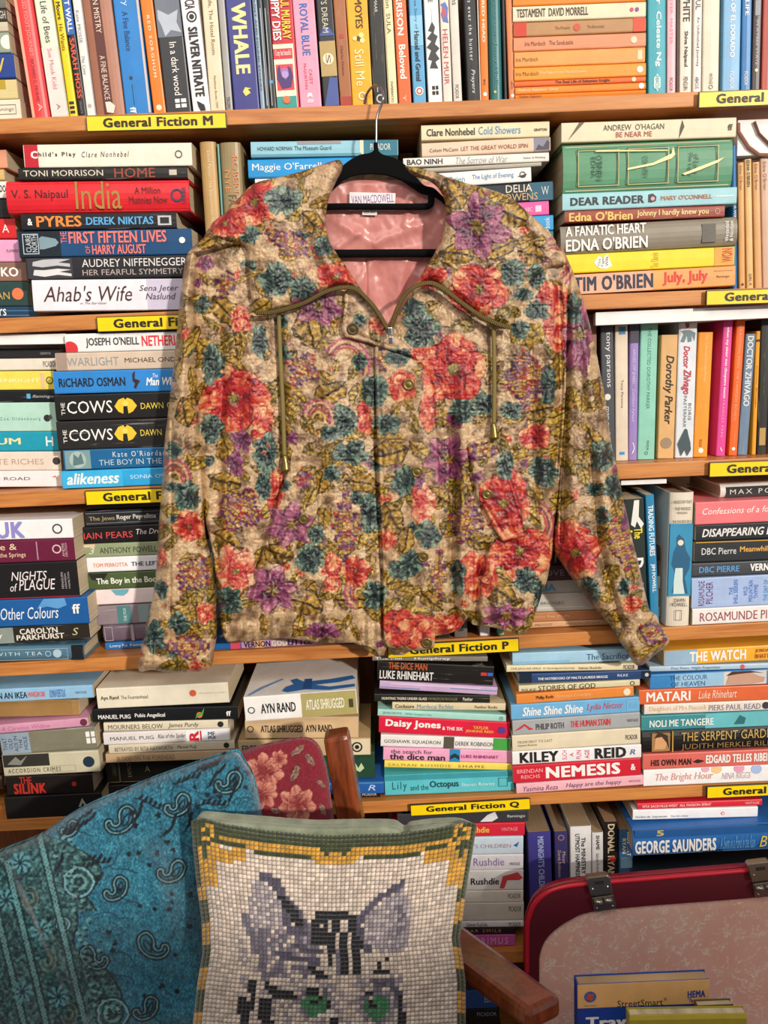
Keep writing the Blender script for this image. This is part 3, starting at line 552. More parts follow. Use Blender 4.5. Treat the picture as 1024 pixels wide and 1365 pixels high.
stack('of stack at right, second shelf', 'lying books right of the jacket, second shelf', .0, .125, [
  (748.6, 187.8, 981, 180.2, 24.5, 'E7D8B8', 'cream paperback with dark leaf shapes', [('P', [(757, .1), (779, .98), (772, .98)], '6A5A4A'), ('P', [(905, .02), (912, .6), (909, .95), (906, .5)], '4A3E34'), ("T", "ANDREW  O'HAGAN", 804, 885, .52, .82, '4A4640', ''), T('BE NEAR ME', 821, 869, .18, .44, 'A8483C'), T('ff', 970, 976, .35, .65, '3A342C', 'b')], {'w': 1}),
  (751, 256.5, 976, 247, 64, '5D9672', 'thick glossy green hardback in torn plastic', [('N', 769, 823, .14, .88, '1C3A2E', .015), ('N', 771, 825, .12, .86, 'D4BE7A', .012), ('N', 835, 889, .14, .88, '1C3A2E', .015), ('N', 837, 891, .12, .86, 'D4BE7A', .012), ('N', 901, 955, .14, .88, '1C3A2E', .015), ('N', 903, 957, .12, .86, 'D4BE7A', .012), T('EDNA', 788, 794, .3, .72, '2A5A44', 'd'), T("O'BRIEN", 795, 803, .24, .76, '2A5A44', 'd'), T('COUNTRY', 856, 863, .25, .7, '2A5A44', 'd'), T('The Light', 916, 922, .25, .74, '1E3A30', 'di'), T('of Love', 924, 931, .3, .7, '1E3A30', 'di'), ('P', [(793, .82), (840, .8), (888, .78), (890, .8), (840, .83), (795, .85)], 'F0DC9A'), ('P', [(836, .46), (870, .55), (894, .72), (896, .86), (899, .7), (894, .62), (870, .5), (836, .42)], 'F6E6A8'), ('P', [(909, .3), (930, .42), (955, .55), (964, .6), (956, .5), (932, .36), (912, .27)], 'F6E6A8')], {'h': True, 'd': .15}),  # pale yellow outlines at the end are gloss highlights painted onto the spine
  (750, 281.5, 982, 272, 23.5, '9FD0D8', 'pale aqua paperback', [T('DEAR READER', 761, 858, .28, .72, '23282C', 'B'), ('P', [(864, .3), (864, .75), (870, .8), (875, .6), (874, .35), (869, .28)], '2A2A2E'), ('O', 870, .5, .12, 'E8A0A0'), T("MARY O'CONNELL", 881, 949, .38, .64, 'B87A5A', 'b'), ('B', 954, 978, .45, .5, WH)]),
  (753, 297, 966, 289, 16, '9A4636', 'rust brown paperback with yellow lettering', [T("Edna O'Brien", 759, 843, .08, .82, 'EFC66A', 'b'), T('Johnny I hardly knew you', 849, 944, .18, .8, 'EFD08A', 'b'), ('R', 956, .5, .25, 'C89070')], {'w': 1}),
  (748, 339.3, 983, 326, 38, '8E8474', 'grey-brown hardback with white capitals', [T('A FANATIC HEART', 755, 861, .62, .96, WH, 'b'), T("EDNA O'BRIEN", 755, 863, .1, .52, WH, 'b'), ('B', 936, 954, .15, .8, '5E584E'), T('Weidenfeld', 966, 971, .15, .85, WH, 'v'), T('& Nicolson', 972, 977, .15, .85, WH, 'v')], {'h': True, 'd': .14}),
  (753, 364, 979, 352.5, 24.5, 'F1D929', 'yellow paperback with white tiger face', [('B', 952, 979, 0, 1, 'E8A23A'), ('P', [(792, .5), (798, .85), (804, .75), (810, .95), (813, .6), (816, .3), (808, .15), (800, .2), (796, .3)], 'F2F0E8'), T('The', 797, 801, .3, .7, '4A4438', 'v'), T('Tiger', 802, 806, .25, .8, '4A4438', 'v'), T('Wife', 807, 811, .3, .8, '4A4438', 'v'), T('Tea Obreht', 868, 878, .1, .9, 'D8B428', 'v'), T('WON', 962, 976, .2, .9, 'C8402A', 'v')]),
  (760, 393.5, 980, 381, 27.5, 'F0A45C', 'orange and pink paperback, red script title', [('B', 760, 870, 0, 1, 'EEB090'), T("TIM O'BRIEN", 766, 870, .16, .86, '1C2440', 'B'), T('July, July', 884, 943, .2, .86, 'E0342C', 'b'), T('flamingo', 955, 972, .4, .56, '6A3A20'), ('B', 952, 976, .76, .8, 'C88440')])])
row('right end of second shelf', 'thin upright books right of the green hardback', .02, .12, [
  (976, 194, 977.5, 383, 6.5, '2A78B8', 'thin blue hardback', [T('A WINTER', 272, 300, .2, .8, WH)], {'h': True}),
  (984, 217, 986, 382, 8.5, 'D8A060', 'thin tan paperback', [T("Edna O'Brien", 221, 252, .25, .65, '6A4A24'), ('O', 376, .5, .2, K)]),
  (993, 212.5, 996, 382, 9.5, 'DDB476', 'thin beige paperback', [T("EDNA O'BRIEN", 214, 248, .25, .7, '2A2018', 'b'), T('GIRL K', 362, 378, .3, .7, '2A2018')]),
  (1003.5, 216.5, 1007, 381, 10, 'D6A066', 'thin sand paperback', [T("Edna O'Brien", 219, 252, .25, .65, '6A4A24')]),
  (1014, 211.5, 1017.5, 381, 12, 'CFA98E', 'thin pinkish paperback', [T("Edna O'Brien", 216, 252, .25, .65, '7A5A48')]),
  (1027, 214, 1030, 380, 12, 'C89A60', 'thin ochre paperback', [])])
# ---- third shelf ----
stack('of left-edge stack, third shelf', 'lying books at the left edge, third shelf', .03, .12, [
  (-120, 477, 80, 475.5, 11.5, '2B2A2C', 'thin black paperback', [T('GRANTA', 54, 68, .35, .62, 'A8A8A4')]),
  (-120, 494.5, 77, 492, 15, 'E9DFCF', 'cream paperback', [T('PICADOR', 58, 76, .25, .75, '4A4038')]),
  (-120, 518, 73, 516.5, 22.5, 'EBDB5A', 'pale yellow paperback', [T('ANNE ENRIGHT', -40, 54, .4, .6, 'F4ECA8', 'b'), ('B', 55, 60, .1, .9, 'E8C0A0'), ('R', 67, .5, .2, '5A5430')]),
  (-120, 535, 75, 533.5, 14, '17181C', 'thin black paperback with tiny blue square', [('B', 36, 41, .3, .7, '5AB0D8'), T('flamingo', 44, 72, .3, .6, 'B8C0C4', 'i')], {'w': 1}),
  (-120, 573, 77, 571.5, 35.5, 'B5DCCB', 'mint green paperback', [T('Zoe Oldenbourg', 1, 55, .36, .5, '4A8A86', 'w'), ('O', 64, .46, .12, '26282A'), ('P', [(66, .4), (71, .45), (69, .6), (67, .55)], '4A4A48')]),
  (-120, 600, 79, 598.5, 23.5, '1F9CB6', 'turquoise paperback', [T('JERICUM', -60, 28, .25, .68, 'E8DFA0', 'b'), ('B', 62, 72, .46, .54, WH), ('B', 62, 64, .25, .75, WH), ('B', 70, 72, .25, .75, WH)]),
  (-120, 626, 82, 625, 23.5, 'E8D8C8', 'beige paperback', [T('INFINITE RICHES', -40, 59, .32, .62, 'B89C84'), ('O', 76, .5, .2, '3A3434')]),
  (-120, 657, 84, 655.5, 28.5, 'EDE8E8', 'white paperback with red tick', [T('THE TRENCHED ROAD', -90, 42, .42, .62, '4A4048'), ('P', [(71, .6), (76, .7), (78, .4), (76, .6)], 'D83A3A')])])
stack('of second stack, third shelf left', 'lying books just left of the sleeve, third shelf', .0, .12, [
  (88, 467, 280, 462, 22, 'EDEBEA', 'white paperback with red title', [('O', 94, .18, .42, 'D8303A'), T("JOSEPH O'NEILL", 115.5, 186, .22, .76, '3A3C40', 'b'), T('NETHERLAND', 190, 262, .26, .8, 'E0343C', 'b')]),
  (75, 491, 270, 486, 20.5, 'D4BFAA', 'beige paperback with grey title', [('B', 75, 90, 0, 1, 'A89284'), T('WARLIGHT', 90, 159, .26, .72, '9098A0'), T('MICHAEL ONDAATJE', 167, 262, .3, .64, '4A3C38')], {'w': 1}),
  (73, 525, 270, 520, 30, '2F86D2', 'bright blue paperback with tiny fox', [T('RiCHARD OSMAN', 80, 168, .3, .68, '16181E', 'b'), ('P', [(178, .8), (182, .95), (181, .6), (188, .5), (184, .3), (182, .15), (179, .2), (181, .4), (178, .5)], '3A1C16'), T('The', 205, 212, .62, .8, WH, 'i'), T('Man Who Died', 196, 262, .28, .62, WH, 'bi')]),
  (75, 558.7, 270, 552.5, 32, '1E1C1C', 'matt black paperback with yellow fingers', [T('THE', 83, 88, .22, .7, WH, 'v'), T('COWS', 91, 151, .26, .74, WH), ('P', [(154, .5), (160, .75), (167, .82), (169, .74), (172, .82), (178, .74), (184, .5), (178, .28), (172, .2), (171, .5), (166, .5), (165, .2), (159, .28)], 'F0C434'), ('O', 168.5, .6, .11, 'F6D860'), T('DAWN', 189, 219, .36, .6, 'E8D04A'), T("O'PORTER", 224, 262, .36, .6, 'E8D04A')], {'p': 'D8C060'}),
  (78, 598, 272, 591, 36, '262424', 'scuffed black paperback, yellow fingers', [T('THE', 86, 91, .24, .7, WH, 'v'), T('COWS', 94, 152, .3, .7, WH), ('P', [(154, .5), (160, .74), (167, .8), (169, .72), (172, .8), (178, .72), (184, .5), (178, .3), (172, .24), (171, .5), (166, .5), (165, .24), (159, .3)], 'F0C434'), ('O', 168.5, .6, .1, 'F6D860'), T('DAWN', 189, 217, .4, .62, 'E8D04A'), T("O'PORTER", 224, 262, .4, .62, 'E8D04A')], {'w': 1}),
  (86, 625.5, 275, 619, 25.5, '1E6496', 'blue paperback with pale round picture', [('B', 88, 122, .04, .96, '7E9EA0'), ('O', 105, .5, .42, 'A8BCB8'), ('P', [(98, .2), (100, .8), (106, .6), (110, .85), (113, .3)], '5A7A7C'), T("Kate O'Riordan", 152, 222, .58, .86, 'DCE6EA', 'w'), T('THE BOY IN THE MOON', 133, 255, .18, .46, 'B8D0DC')]),
  (84, 653.5, 272, 646, 25.5, '2FA6DE', 'sky blue paperback with white script', [('B', 84, 165, 0, 1, '3FB4E6'), T('alikeness', 91, 160, .22, .84, WH, 'ib'), T('SONIA OVERALL', 175, 250, .42, .64, 'CFE8F4')])])
r3 = [
  (800.5, 434.5, 804, 616, 17.5, '4C4E54', 'dark grey paperback', [T('tony parsons', 443, 516, .32, .74, 'E8E8E6'), ('O', 529, .45, .25, 'E8E4DE'), T('man and wife', 542, 600, .35, .62, 'E8E8E6')]),
  (820, 434, 821, 616, 17.5, 'E2D2BC', 'worn cream paperback with blue stamp', [('B', 436, 446, .3, .8, '3E84B0'), T('Tony Parsons', 506, 544, .4, .62, '5A4A3C'), ('B', 604, 608, .3, .7, '2E9AD8')], {'w': 1}),
  (840.5, 433, 838, 614, 12, '9B84C4', 'slim lilac paperback', [('B', 433, 457, 0, 1, '4A4456'), T('ANGEL OF BABEL', 464, 512, .3, .6, 'DCD0EC', 'i'), T('Cathleen Falsani', 518, 562, .3, .6, 'DCD0EC', 'i'), ('P', [(590, .4), (598, .6), (606, .3), (604, .5), (598, .7), (590, .5)], WH)]),
  (854.5, 432, 850, 613.5, 23.5, '8FCFBA', 'mint green paperback', [T('THE COLLECTED DOROTHY PARKER', 437, 545, .42, .62, '3E7A70'), T('PENGUIN', 588, 601, .5, .64, '3A5A54'), ('R', 605, .5, .1, '3A5A54')], {'p': 'B98A72'}),
  (882, 446.5, 876.5, 613, 22.5, 'DDAF74', 'tan paperback with black handwriting', [T('Dorothy Parker', 474, 566, .2, .8, '1C1814', 'ib'), ('O', 592, .5, .34, '9A8468')], {'p': 'A87A50'}),
  (905.5, 430, 900, 611, 25, 'DCE2E8', 'white paperback with riders in snow', [('B', 430, 447, .1, .9, 'E8E2DC'), ('P', [(430, .3), (438, .4), (436, .55), (430, .55)], '9A4A4A'), ('P', [(441, .1), (446, .25), (455, .1), (456, .3), (446, .45), (456, .5), (455, .7), (445, .7), (455, .85), (444, .9), (440, .6), (440, .3)], '6A8088'), T('Doctor', 461, 490, .3, .62, 'C8344A', 'ib'), T('Zhivago', 492, 525, .22, .72, 'C8344A', 'ib'), T('BORIS', 537, 560, .64, .8, '6A7078'), T('PASTERNAK', 527, 570, .38, .54, '6A7078'), ('P', [(571, .5), (576, .4), (584, .25), (592, .1), (600, .2), (609, .3), (600, .5), (609, .65), (600, .85), (590, .8), (580, .68), (573, .62)], '3A5058')]),
  (932, 443, 924.5, 607.5, 19.5, 'F39A2E', 'orange paperback with gold sheen', [T('The Collected Dorothy Parker', 446, 508, .4, .66, 'FBD08A'), T('PENGUIN', 584, 594, .35, .55, '6A3A14'), ('O', 599, .5, .18, WH)], {'w': 1}),
  (965, 427, 954.5, 608.5, 13, 'E2489A', 'hot pink paperback', [T('when my sister was cleopatra moon', 436, 530, .3, .66, WH, 'b'), T('FRANCES PARK', 533, 584, .35, .6, 'F4A8CC', 'w'), T('l', 596, 603, .4, .6, WH, 'i')], {'p': '5A4A38', 'd': .13}),
  (982.5, 426, 971.5, 607, 12, 'F06A22', 'deep orange paperback', [T('IRRATIONAL MAN: THE LAWLESS ROADS', 433, 560, .3, .6, 'F8A878'), ('O', 598, .5, .2, WH)], {'w': 1}),
  (995, 445, 984, 602.5, 13.5, '6E86A0', 'mottled blue and white paperback', [T('DOCTOR ZHIVAGO', 448, 538, .18, .78, 'E4E4DC', 'b')], {'w': 1}),
  (1007, 441.5, 1001, 602, 7.5, 'F2A530', 'thin amber paperback', [T('Doctor Zhivago', 486, 540, .3, .65, '7A4A14'), ('B', 452, 455, .1, .9, '3A2A14')]),
  (1015, 425, 1009, 602, 14, '26241F', 'black paperback with gold label', [('B', 567, 590, .2, .8, 'B89A5A')], {'w': 1}),
  (1030, 424, 1024, 602, 14, 'C8502C', 'rust paperback', [])]
row('right of the jacket, third shelf', 'upright books right of the jacket, third shelf', .035, .12, r3)
# ---- fourth shelf ----
stack('of left-edge stack, fourth shelf', 'lying books at the left edge, fourth shelf', -.006, .125, [
  (-110, 716, 97.5, 710, 26, 'F1EEEE', 'white paperback with purple outline letters', [T('PAMUK', -60, 32, .1, .9, '8E88C8', 'B'), ('R', 77, .5, .26, '3A3A42')]),
  (-110, 750, 100.5, 742, 30, '6A1C3C', 'maroon paperback with cream lettering', [T('Lorette &', -40, 24, .58, .86, 'E8D0A8'), T('the Springs', 0, 35, .2, .46, 'E8D0A8'), ('B', 50, 51.5, .1, .9, 'B89098'), ('R', 77, .55, .2, 'D8B8B8'), T('ANDRE', 84, 87, .2, .8, 'D8B8B8', 'v'), T('DEUTSCH', 88, 91, .2, .8, 'D8B8B8', 'v')]),
  (-110, 800, 106.5, 791, 48, '1A181A', 'thick black paperback with white swash title', [('B', -110, 106, 0, .04, 'C02030'), T('NIGHTS', 18, 66, .52, .76, 'EADFE0', 'i'), T('of', 15, 25, .22, .44, 'EADFE0', 'i'), T('PLAGUE', 27, 76, .24, .54, 'EADFE0', 'i'), T('PENGUIN', 84, 87, .25, .7, 'B8B0B0', 'v'), T('HAMISH', 88.5, 91, .25, .66, 'B8B0B0', 'v'), T('HAMILTON', 93, 95.5, .25, .7, 'B8B0B0', 'v')]),
  (-110, 841, 120, 831, 36, '1C5C9E', 'glossy blue paperback with white title', [('P', [(52, .62), (62, .98), (90, .98), (92, .72), (80, .6), (66, .7)], '5A9AD0'), T('Other Colours', 3, 80, .26, .7, 'E8ECF0', 'i'), T('ff', 99, 109, .4, .74, WH, 'b')]),
  (-110, 867, 121, 854, 24, '2A2620', 'dark floral paperback with pale left end', [('B', -110, 20, 0, 1, '8E9890'), T('ly', -4, 5, .2, .7, WH), T('CAROLYN', 29, 79, .52, .86, 'E4DED0', 'b'), T('PARKHURST', 24, 87, .16, .48, 'E4DED0', 'b'), T('S', 98, 107, .3, .75, 'C8B890', 'i')], {'w': 1, 'Y': -.002}),
  (-110, 890, 113, 884, 24, '4F7488', 'grey-blue hardback, curved ornament', [('B', 97, 113, 0, 1, '1E2024'), ('N', -60, 92, .1, .85, '9AB8C8', .03), T('DUSTED WITH TEA', -60, 58, .42, .66, 'C8DCE4', 'w'), ('O', 78, .5, .28, 'A8C0CC'), ('R', 66, .5, .2, 'A8C0CC')], {'h': True, 'w': 1})])
stack('of second stack, fourth shelf left', 'lying books just left of the cuff, fourth shelf', .03, .12, [
  (117, 680, 305, 673, 7, '28211C', 'thin dark brown paperback', []),
  (115, 702.5, 306, 694, 21.5, '2A2C30', 'black striped paperback', [('B', 115, 306, .16, .2, '7A8088'), ('B', 115, 306, .8, .84, '8A8E94'), T('The Jews', 120, 154, .28, .62, 'A8946A', 'b'), T('Roger Peyrefitte', 157, 209, .3, .68, 'E4E0D8', 'b')], {'w': 1}),
  (108, 725, 300, 716, 22, '191618', 'black paperback with red capitals', [T('IAIN PEARS', 113, 178, .28, .66, 'D84848'), T('The Dream of Scipio', 183, 262, .34, .76, 'E8E0DC', 'i')]),
  (110, 743, 305, 735, 17.5, '94A07C', 'sage green paperback', [('B', 110, 128, .75, 1, 'E0C8A8'), T('3', 119, 127, .25, .75, 'D8DCC8', 'i'), T('ANTHONY POWELL', 134, 210, .26, .7, '3A4234')]),
  (117, 763, 310, 755, 19.5, 'F0EEF2', 'white paperback with two-colour title', [T('TOM PERROTTA', 125, 171, .34, .6, 'E08A66', 'b'), T('THE LEFTOVERS', 176, 240, .34, .62, '2A3060', 'b')]),
  (119, 786, 312, 777, 21.5, '4E6038', 'olive green paperback with white title', [('P', [(120, .98), (124, .6), (138, .5), (146, .98)], '1C201C'), T('The Boy in the Book', 130, 215, .22, .68, 'EEF0E4', 'b')]),
  (121, 806.5, 315, 797, 19.5, 'EBDADA', 'pale pink paperback', [('P', [(150, .98), (156, .6), (166, .55), (172, .75), (174, .98)], '6AA8B8')]),
  (125, 831, 318, 820, 22.5, '8E8088', 'worn grey-mauve paperback', [('B', 158, 176, .05, .95, '4E8284'), ('B', 186, 200, .05, .95, '8AA0A0'), T('THE FOX', 166, 170, .15, .85, 'D8E4E0', 'v')], {'w': 1}),
  (139, 856.5, 322, 846, 23, '6C5C6C', 'worn dusky purple hardback', [('N', 141, 152, .1, .9, 'A898A0', .04), ('B', 176, 180, .05, .95, 'A898A0')], {'w': 1, 'h': True}),
  (142, 874, 300, 865, 16, '2A70B0', 'small blue paperback', [T('Lowry Poi', 148, 171, .25, .75, 'E8ECF0'), T('Family', 175, 196, .25, .75, 'E8ECF0')])])
stack('just under the jacket hem', 'books under the jacket hem', .005, .12, [
  (240, 871, 322, 867, 22, '2466A8', 'blue paperback end with red strip', [('B', 308, 321, 0, 1, 'E0506A')], {}),
  (322.5, 867.5, 516, 857, 18, 'C79AC4', 'lilac paperback with black letters', [('B', 340, 352, 0, 1, 'F0B888'), T('VERNON', 326, 361, .1, .6, '1E1820', 'b'), T('GOD', 363, 383, .1, .6, 'E8E0B8', 'B'), T('LITTLE', 385, 416, .1, .6, '3A2430', 'b')], {})])
row('under the hem near the lowest button', 'small book ends under the jacket hem', .005, .1, [
  (582, 735, 583, 856, 18, '1F1B1A', 'black paperback', [('B', 841, 845, .1, .9, 'E8E4D8')]),
  (604, 733, 606, 854, 18, '6E6460', 'grey paperback', [T('18', 838, 846, .3, .7, '2A2624', 'b')]),
  (638, 731, 640, 852, 14, 'F2F0EE', 'bright white paperback', []),
  (658, 731, 664, 851, 9, '8CC4A4', 'green paperback', [])])
stack('of shadowed stack behind the sleeve', 'books between the jacket body and sleeve', .02, .12, [
  (668, 757, 880, 748, 20, '2A1E20', 'black paperback', [T('MIDNIGHT', 740, 800, .2, .8, 'C8C0C4')]),
  (666, 775, 878, 766, 19, '4E3236', 'dark maroon paperback', [T('LOVE STORY', 720, 800, .3, .7, '9A8A9A')]),
  (664, 793, 880, 784, 16, 'B4B0A8', 'grey paperback with blue letters', [T('CELIA', 700, 741, .2, .75, '3A9AC8', 'b')]),
  (666, 818, 878, 809, 24, 'C8C2B8', 'light grey paperback', [T('ERNEST BRIDGES', 690, 752, .4, .56, '6A645C'), ('B', 690, 780, .2, .24, 'E8E4DC')], {'w': 1}),
  (664, 835.5, 880, 826, 17, 'C08054', 'tan orange paperback', [T('Alison Fox  Phyllis', 710, 760, .35, .65, 'E4C098')], {'w': 1}),
  (662, 849, 876, 840, 13, 'D4A880', 'beige paperback', [T('MARCEL PREVOST', 690, 737, .3, .7, '8A6A4C'), T('MANON LESCAUT', 755, 800, .3, .7, '8A6A4C')])])
row('right of the sleeve, fourth shelf', 'upright books right of the sleeve, fourth shelf', .0, .13, [
  (832, 666, 838, 842, 27, '26302E', 'dark green paperback with yellow lettering', [('P', [(668, .5), (700, .3), (704, .5), (696, .6), (706, .8), (700, .95), (690, .7), (668, .75)], 'E8E8E0'), T('The', 705, 719, .45, .85, 'F0DC3A', 'b'), T('La', 708, 724, .05, .35, 'F0DC3A', 'b'), T('Davi', 746, 782, .3, .85, WH, 'B')]),
  (860.5, 660, 868, 839, 12, '2E86B4', 'blue paperback with white capitals', [T('TRADING FUTURES', 674, 741, .22, .8, 'E8F2F6', 'b'), T('JIM POWELL', 752, 790, .24, .76, 'E8F2F6', 'b')]),
  (894, 657, 888, 836.5, 33, 'E2D7C4', 'thick cream hardback with blue figure picture', [('B', 698, 795, .03, .97, '3A90B8'), ('P', [(712, .4), (716, .3), (726, .32), (736, .2), (752, .12), (760, .25), (770, .3), (790, .18), (792, .85), (770, .7), (758, .88), (744, .9), (734, .72), (726, .66), (718, .62)], '1E5C80'), ('P', [(757, .3), (775, .25), (792, .25), (792, .72), (775, .62), (757, .6)], 'CFE0DC'), ('O', 723, .48, .12, 'E4D8C0'), T('ANGELS ON TOAST', 667, 671, .12, .9, '3A3430', 'v'), T('THE WICKED', 676, 680, .2, .85, '3A3430', 'v'), T('PAVILION', 682, 685, .3, .7, '3A3430', 'v'), T('THE GOLDEN SPUR', 693, 697, .1, .9, '3A3430', 'v'), T('DAWN', 798, 803, .3, .75, '3A3430', 'v'), T('POWELL', 804, 809, .2, .85, '3A3430', 'v'), ('N', 814, 828, .35, .62, '5A544C', .02)], {'h': True, 'd': .14, 'p': 'A89070'})])
stack('of right-edge stack, fourth shelf', 'lying books at the right edge, fourth shelf', .0, .125, [
  (960.5, 664, 1150, 655, 18, 'E4DFD2', 'cream hardback with black title bar', [('B', 968, 1120, .06, .8, '26262A'), T('MAX PORTER', 973, 1065, .26, .62, 'D8D4C8', 'w')], {'h': True, 'Y': .02}),
  (927, 699.5, 1130, 690, 30, 'EC7C80', 'pink paperback with white handwriting', [T('Confessions of a forty-something', 936, 1090, .36, .72, WH, 'i')]),
  (928, 720, 1132, 711, 20, '26282E', 'charcoal paperback with italic capitals', [T('DISAPPEARING EARTH', 936, 1060, .26, .74, 'E8E6E2', 'bi')]),
  (926, 749.5, 1128, 742, 27.5, '2C3034', 'slate paperback', [T('DBC Pierre', 935, 981, .36, .68, 'E4E4E2'), T('Meanwhile in Dopamine City', 986, 1100, .36, .7, 'E0A850', 'b'), ('B', 926, 1128, .93, 1, 'C8963A')]),
  (923, 769.5, 1128, 761, 18.5, '45474C', 'dark grey paperback with blue name', [T('DBC PIERRE', 932, 985, .28, .72, '5A9AD0', 'b'), T('VERNON GOD LITTLE', 1000, 1100, .28, .8, WH, 'B')]),
  (922, 811, 1135, 800, 40, 'A9BEE4', 'thick lavender blue paperback', [T('ROSAMUNDE', 931, 939, .08, .9, '6A2A6A', 'v'), T('PILCHER', 941, 950, .14, .86, '6A2A6A', 'v'), T('THE', 972, 977, .4, .65, '2E6EC0', 'v'), T('SHELL SEEKERS', 978, 983, .1, .9, '2E6EC0', 'v'), T('WILD', 991, 996, .35, .65, '2E6EC0', 'v'), T('MOUNTAIN', 998, 1003, .15, .85, '2E6EC0', 'v'), T('THYME', 1005, 1010, .25, .7, '2E6EC0', 'v'), T('THE DAY OF', 1018, 1023, .15, .85, '2E8EC8', 'v')], {'w': 0}),
  (923, 834.5, 1130, 824, 23, 'EDE8E2', 'white paperback with maroon capitals', [T('ROSAMUNDE PILCHER', 933, 1062, .2, .74, '9A4050')])])
# ---- fifth shelf ----
stack('of left-edge stack, fifth shelf', 'lying books at the left edge, fifth shelf', .0, .125, [
  (-80, 936, 124.5, 926.5, 17.5, '93C0E0', 'light blue paperback', [T('TRAPPED IN AN IKEA', -40, 37, .25, .72, K, 'b'), T('WARDROBE', 38, 61, .3, .7, 'D8503A', 'b'), T('ROMAIN PUERTOLAS', 67, 88, .2, .8, '2A5AA8', 'i'), T('VINTAGE', 101, 116, .4, .58, '3A5060')]),
  (-70, 966, 107, 962, 30, 'A9824E', 'brown paperback with spine turned inward', [('B', -70, 98, .1, .9, 'A07A48')], {'w': 1, 'Y': .01}),
  (-70, 980, 118, 964, 11.5, 'D89AB4', 'thin pink paperback', [T('A Careless Widow', 2, 68, .25, .75, 'B87098', 'i'), ('O', 112, .5, .4, '6A2A44')], {'Y': .0}),
  (3, 1005, 130, 995.5, 27, '7E7A66', 'mottled grey-green paperback', [('B', 3, 42, 0, 1, '93A4B4'), T('THAT', 6, 12, .2, .8, '3A4450', 'v'), T('OLD', 14, 19, .25, .75, '3A4450', 'v'), T('ACE IN', 21, 26, .12, .85, '3A4450', 'v'), T('THE', 28, 32, .25, .7, '3A4450', 'v'), T('HOLE', 34, 39, .2, .8, '3A4450', 'v'), ('B', 117, 122, .25, .5, WH), ('B', 117, 122, .56, .8, WH), ('B', 124, 129, .25, .5, WH), ('B', 124, 129, .56, .8, WH)], {'w': 1}),
  (6, 1033.5, 134, 1027, 27, 'C8C0A4', 'cream paperback with dark left photograph', [('B', 6, 68, .42, 1, '33322E'), ('P', [(12, .55), (24, .9), (30, .7), (40, .95), (30, .5)], '86847A'), T('ACCORDION CRIMES', 12, 82, .14, .34, '3A342A', 'w'), ('N', 70, 102, .1, .4, 'A8A084', .02), ('O', 120, .5, .25, '1E3044')], {'w': 1}),
  (10, 1058, 125, 1054, 23, '1D1614', 'black paperback with red lettering', [T('THE', 28, 44, .6, .95, 'B02A20', 'b'), T('SILINK', 20, 62, .08, .6, 'B02A20', 'B'), ('O', 100, .5, .12, 'B02A20')]),
  (10, 1097, 139, 1090, 34, '191715', 'thick black paperback', [T('ARROW', 106, 120, .2, .32, '8A8478'), ('P', [(107, .4), (113, .8), (119, .4), (116, .4), (113, .6), (110, .4)], '9A948A')])])
stack('in the stack below the left cuff', 'lying books below the left cuff', .0, .13, [
  (129, 927, 304.5, 918.5, 27.5, 'E9DFC8', 'thick cream paperback with red emblem', [T('Ayn Rand', 134, 158, .38, .62, '2A2622', 'b'), T('The Fountainhead', 161, 197, .42, .6, '2A2622'), ('O', 257, .56, .16, 'D0603A'), T('MODERN CLASSICS', 266, 302, .5, .58, 'C8C0A8')]),
  (122, 946.5, 317, 942, 18, '191A1C', 'black paperback with small green figure', [T('MANUEL PUIG', 130, 173, .26, .56, 'E8E6E0', 'b'), T('Pubis Angelical', 179, 219, .26, .62, 'E8E6E0', 'b'), ('O', 265, .4, .22, 'D8783A'), ('P', [(259, .1), (264, .35), (270, .45), (272, .95), (268, .6), (262, .5)], '4AA04A'), T('ff', 301, 307, .3, .65, WH, 'b')]),
  (137, 958, 303, 953.5, 11.5, 'E2D6BC', 'cream paperback with italic author', [T('MOURNERS BELOW', 143, 216, .2, .75, '4A4234'), T('James Purdy', 223, 264, .15, .8, '4A4234', 'i'), ('O', 293, .5, .34, '2A2824')]),
  (137, 975.5, 306, 969, 16.5, 'E3DBD8', 'off-white paperback with red R sticker', [('B', 247, 304, .05, .95, 'F4F2F4'), T('MANUEL PUIG', 146, 204, .36, .66, '4A4440'), T('Kiss of the Spider', 210, 247, .3, .75, '2A2624', 'i'), T('R', 252, 264, .15, .85, 'D02838', 'vB'), ('B', 266, 268, .1, .9, 'D02838'), T('MF', 277, 286, .5, .8, '4A5A7A', 'b'), T('PUI', 277, 286, .2, .45, '4A5A7A', 'b')]),
  (144, 988.5, 312, 982, 12, 'D6C8AE', 'thin beige paperback', [T('BETRAYED BY RITA HAYWORTH', 152, 229, .25, .7, '5A5040'), T('Manuel Puig', 235, 261, .25, .7, '5A5040', 'i'), ('O', 301, .5, .3, '2A2824')]),
  (140, 1001.5, 315, 995.5, 12, 'BFA07C', 'thin brown paperback', [T('BLOOD ON THE FOREHEAD', 155, 232, .2, .7, '7A5E40'), ('O', 290, .5, .15, '3A2A1C')], {'w': 1}),
  (143, 1045, 330, 1036, 38, '25261F', 'thick black hardback with gilt lines', [T('GREAT', 152, 157, .3, .7, '6A6450', 'v'), T('EXPECT', 172, 177, .25, .75, '8A8468', 'v'), ('B', 160, 162, .1, .9, '6A6450'), T('A', 195, 202, .4, .6, '9A9478')], {'h': True, 'Y': .03}),
  (143, 1077, 335, 1068, 30, '1C1A17', 'black paperback with orange mark', [('O', 160, .5, .2, 'A8683A')], {'Y': .03})])
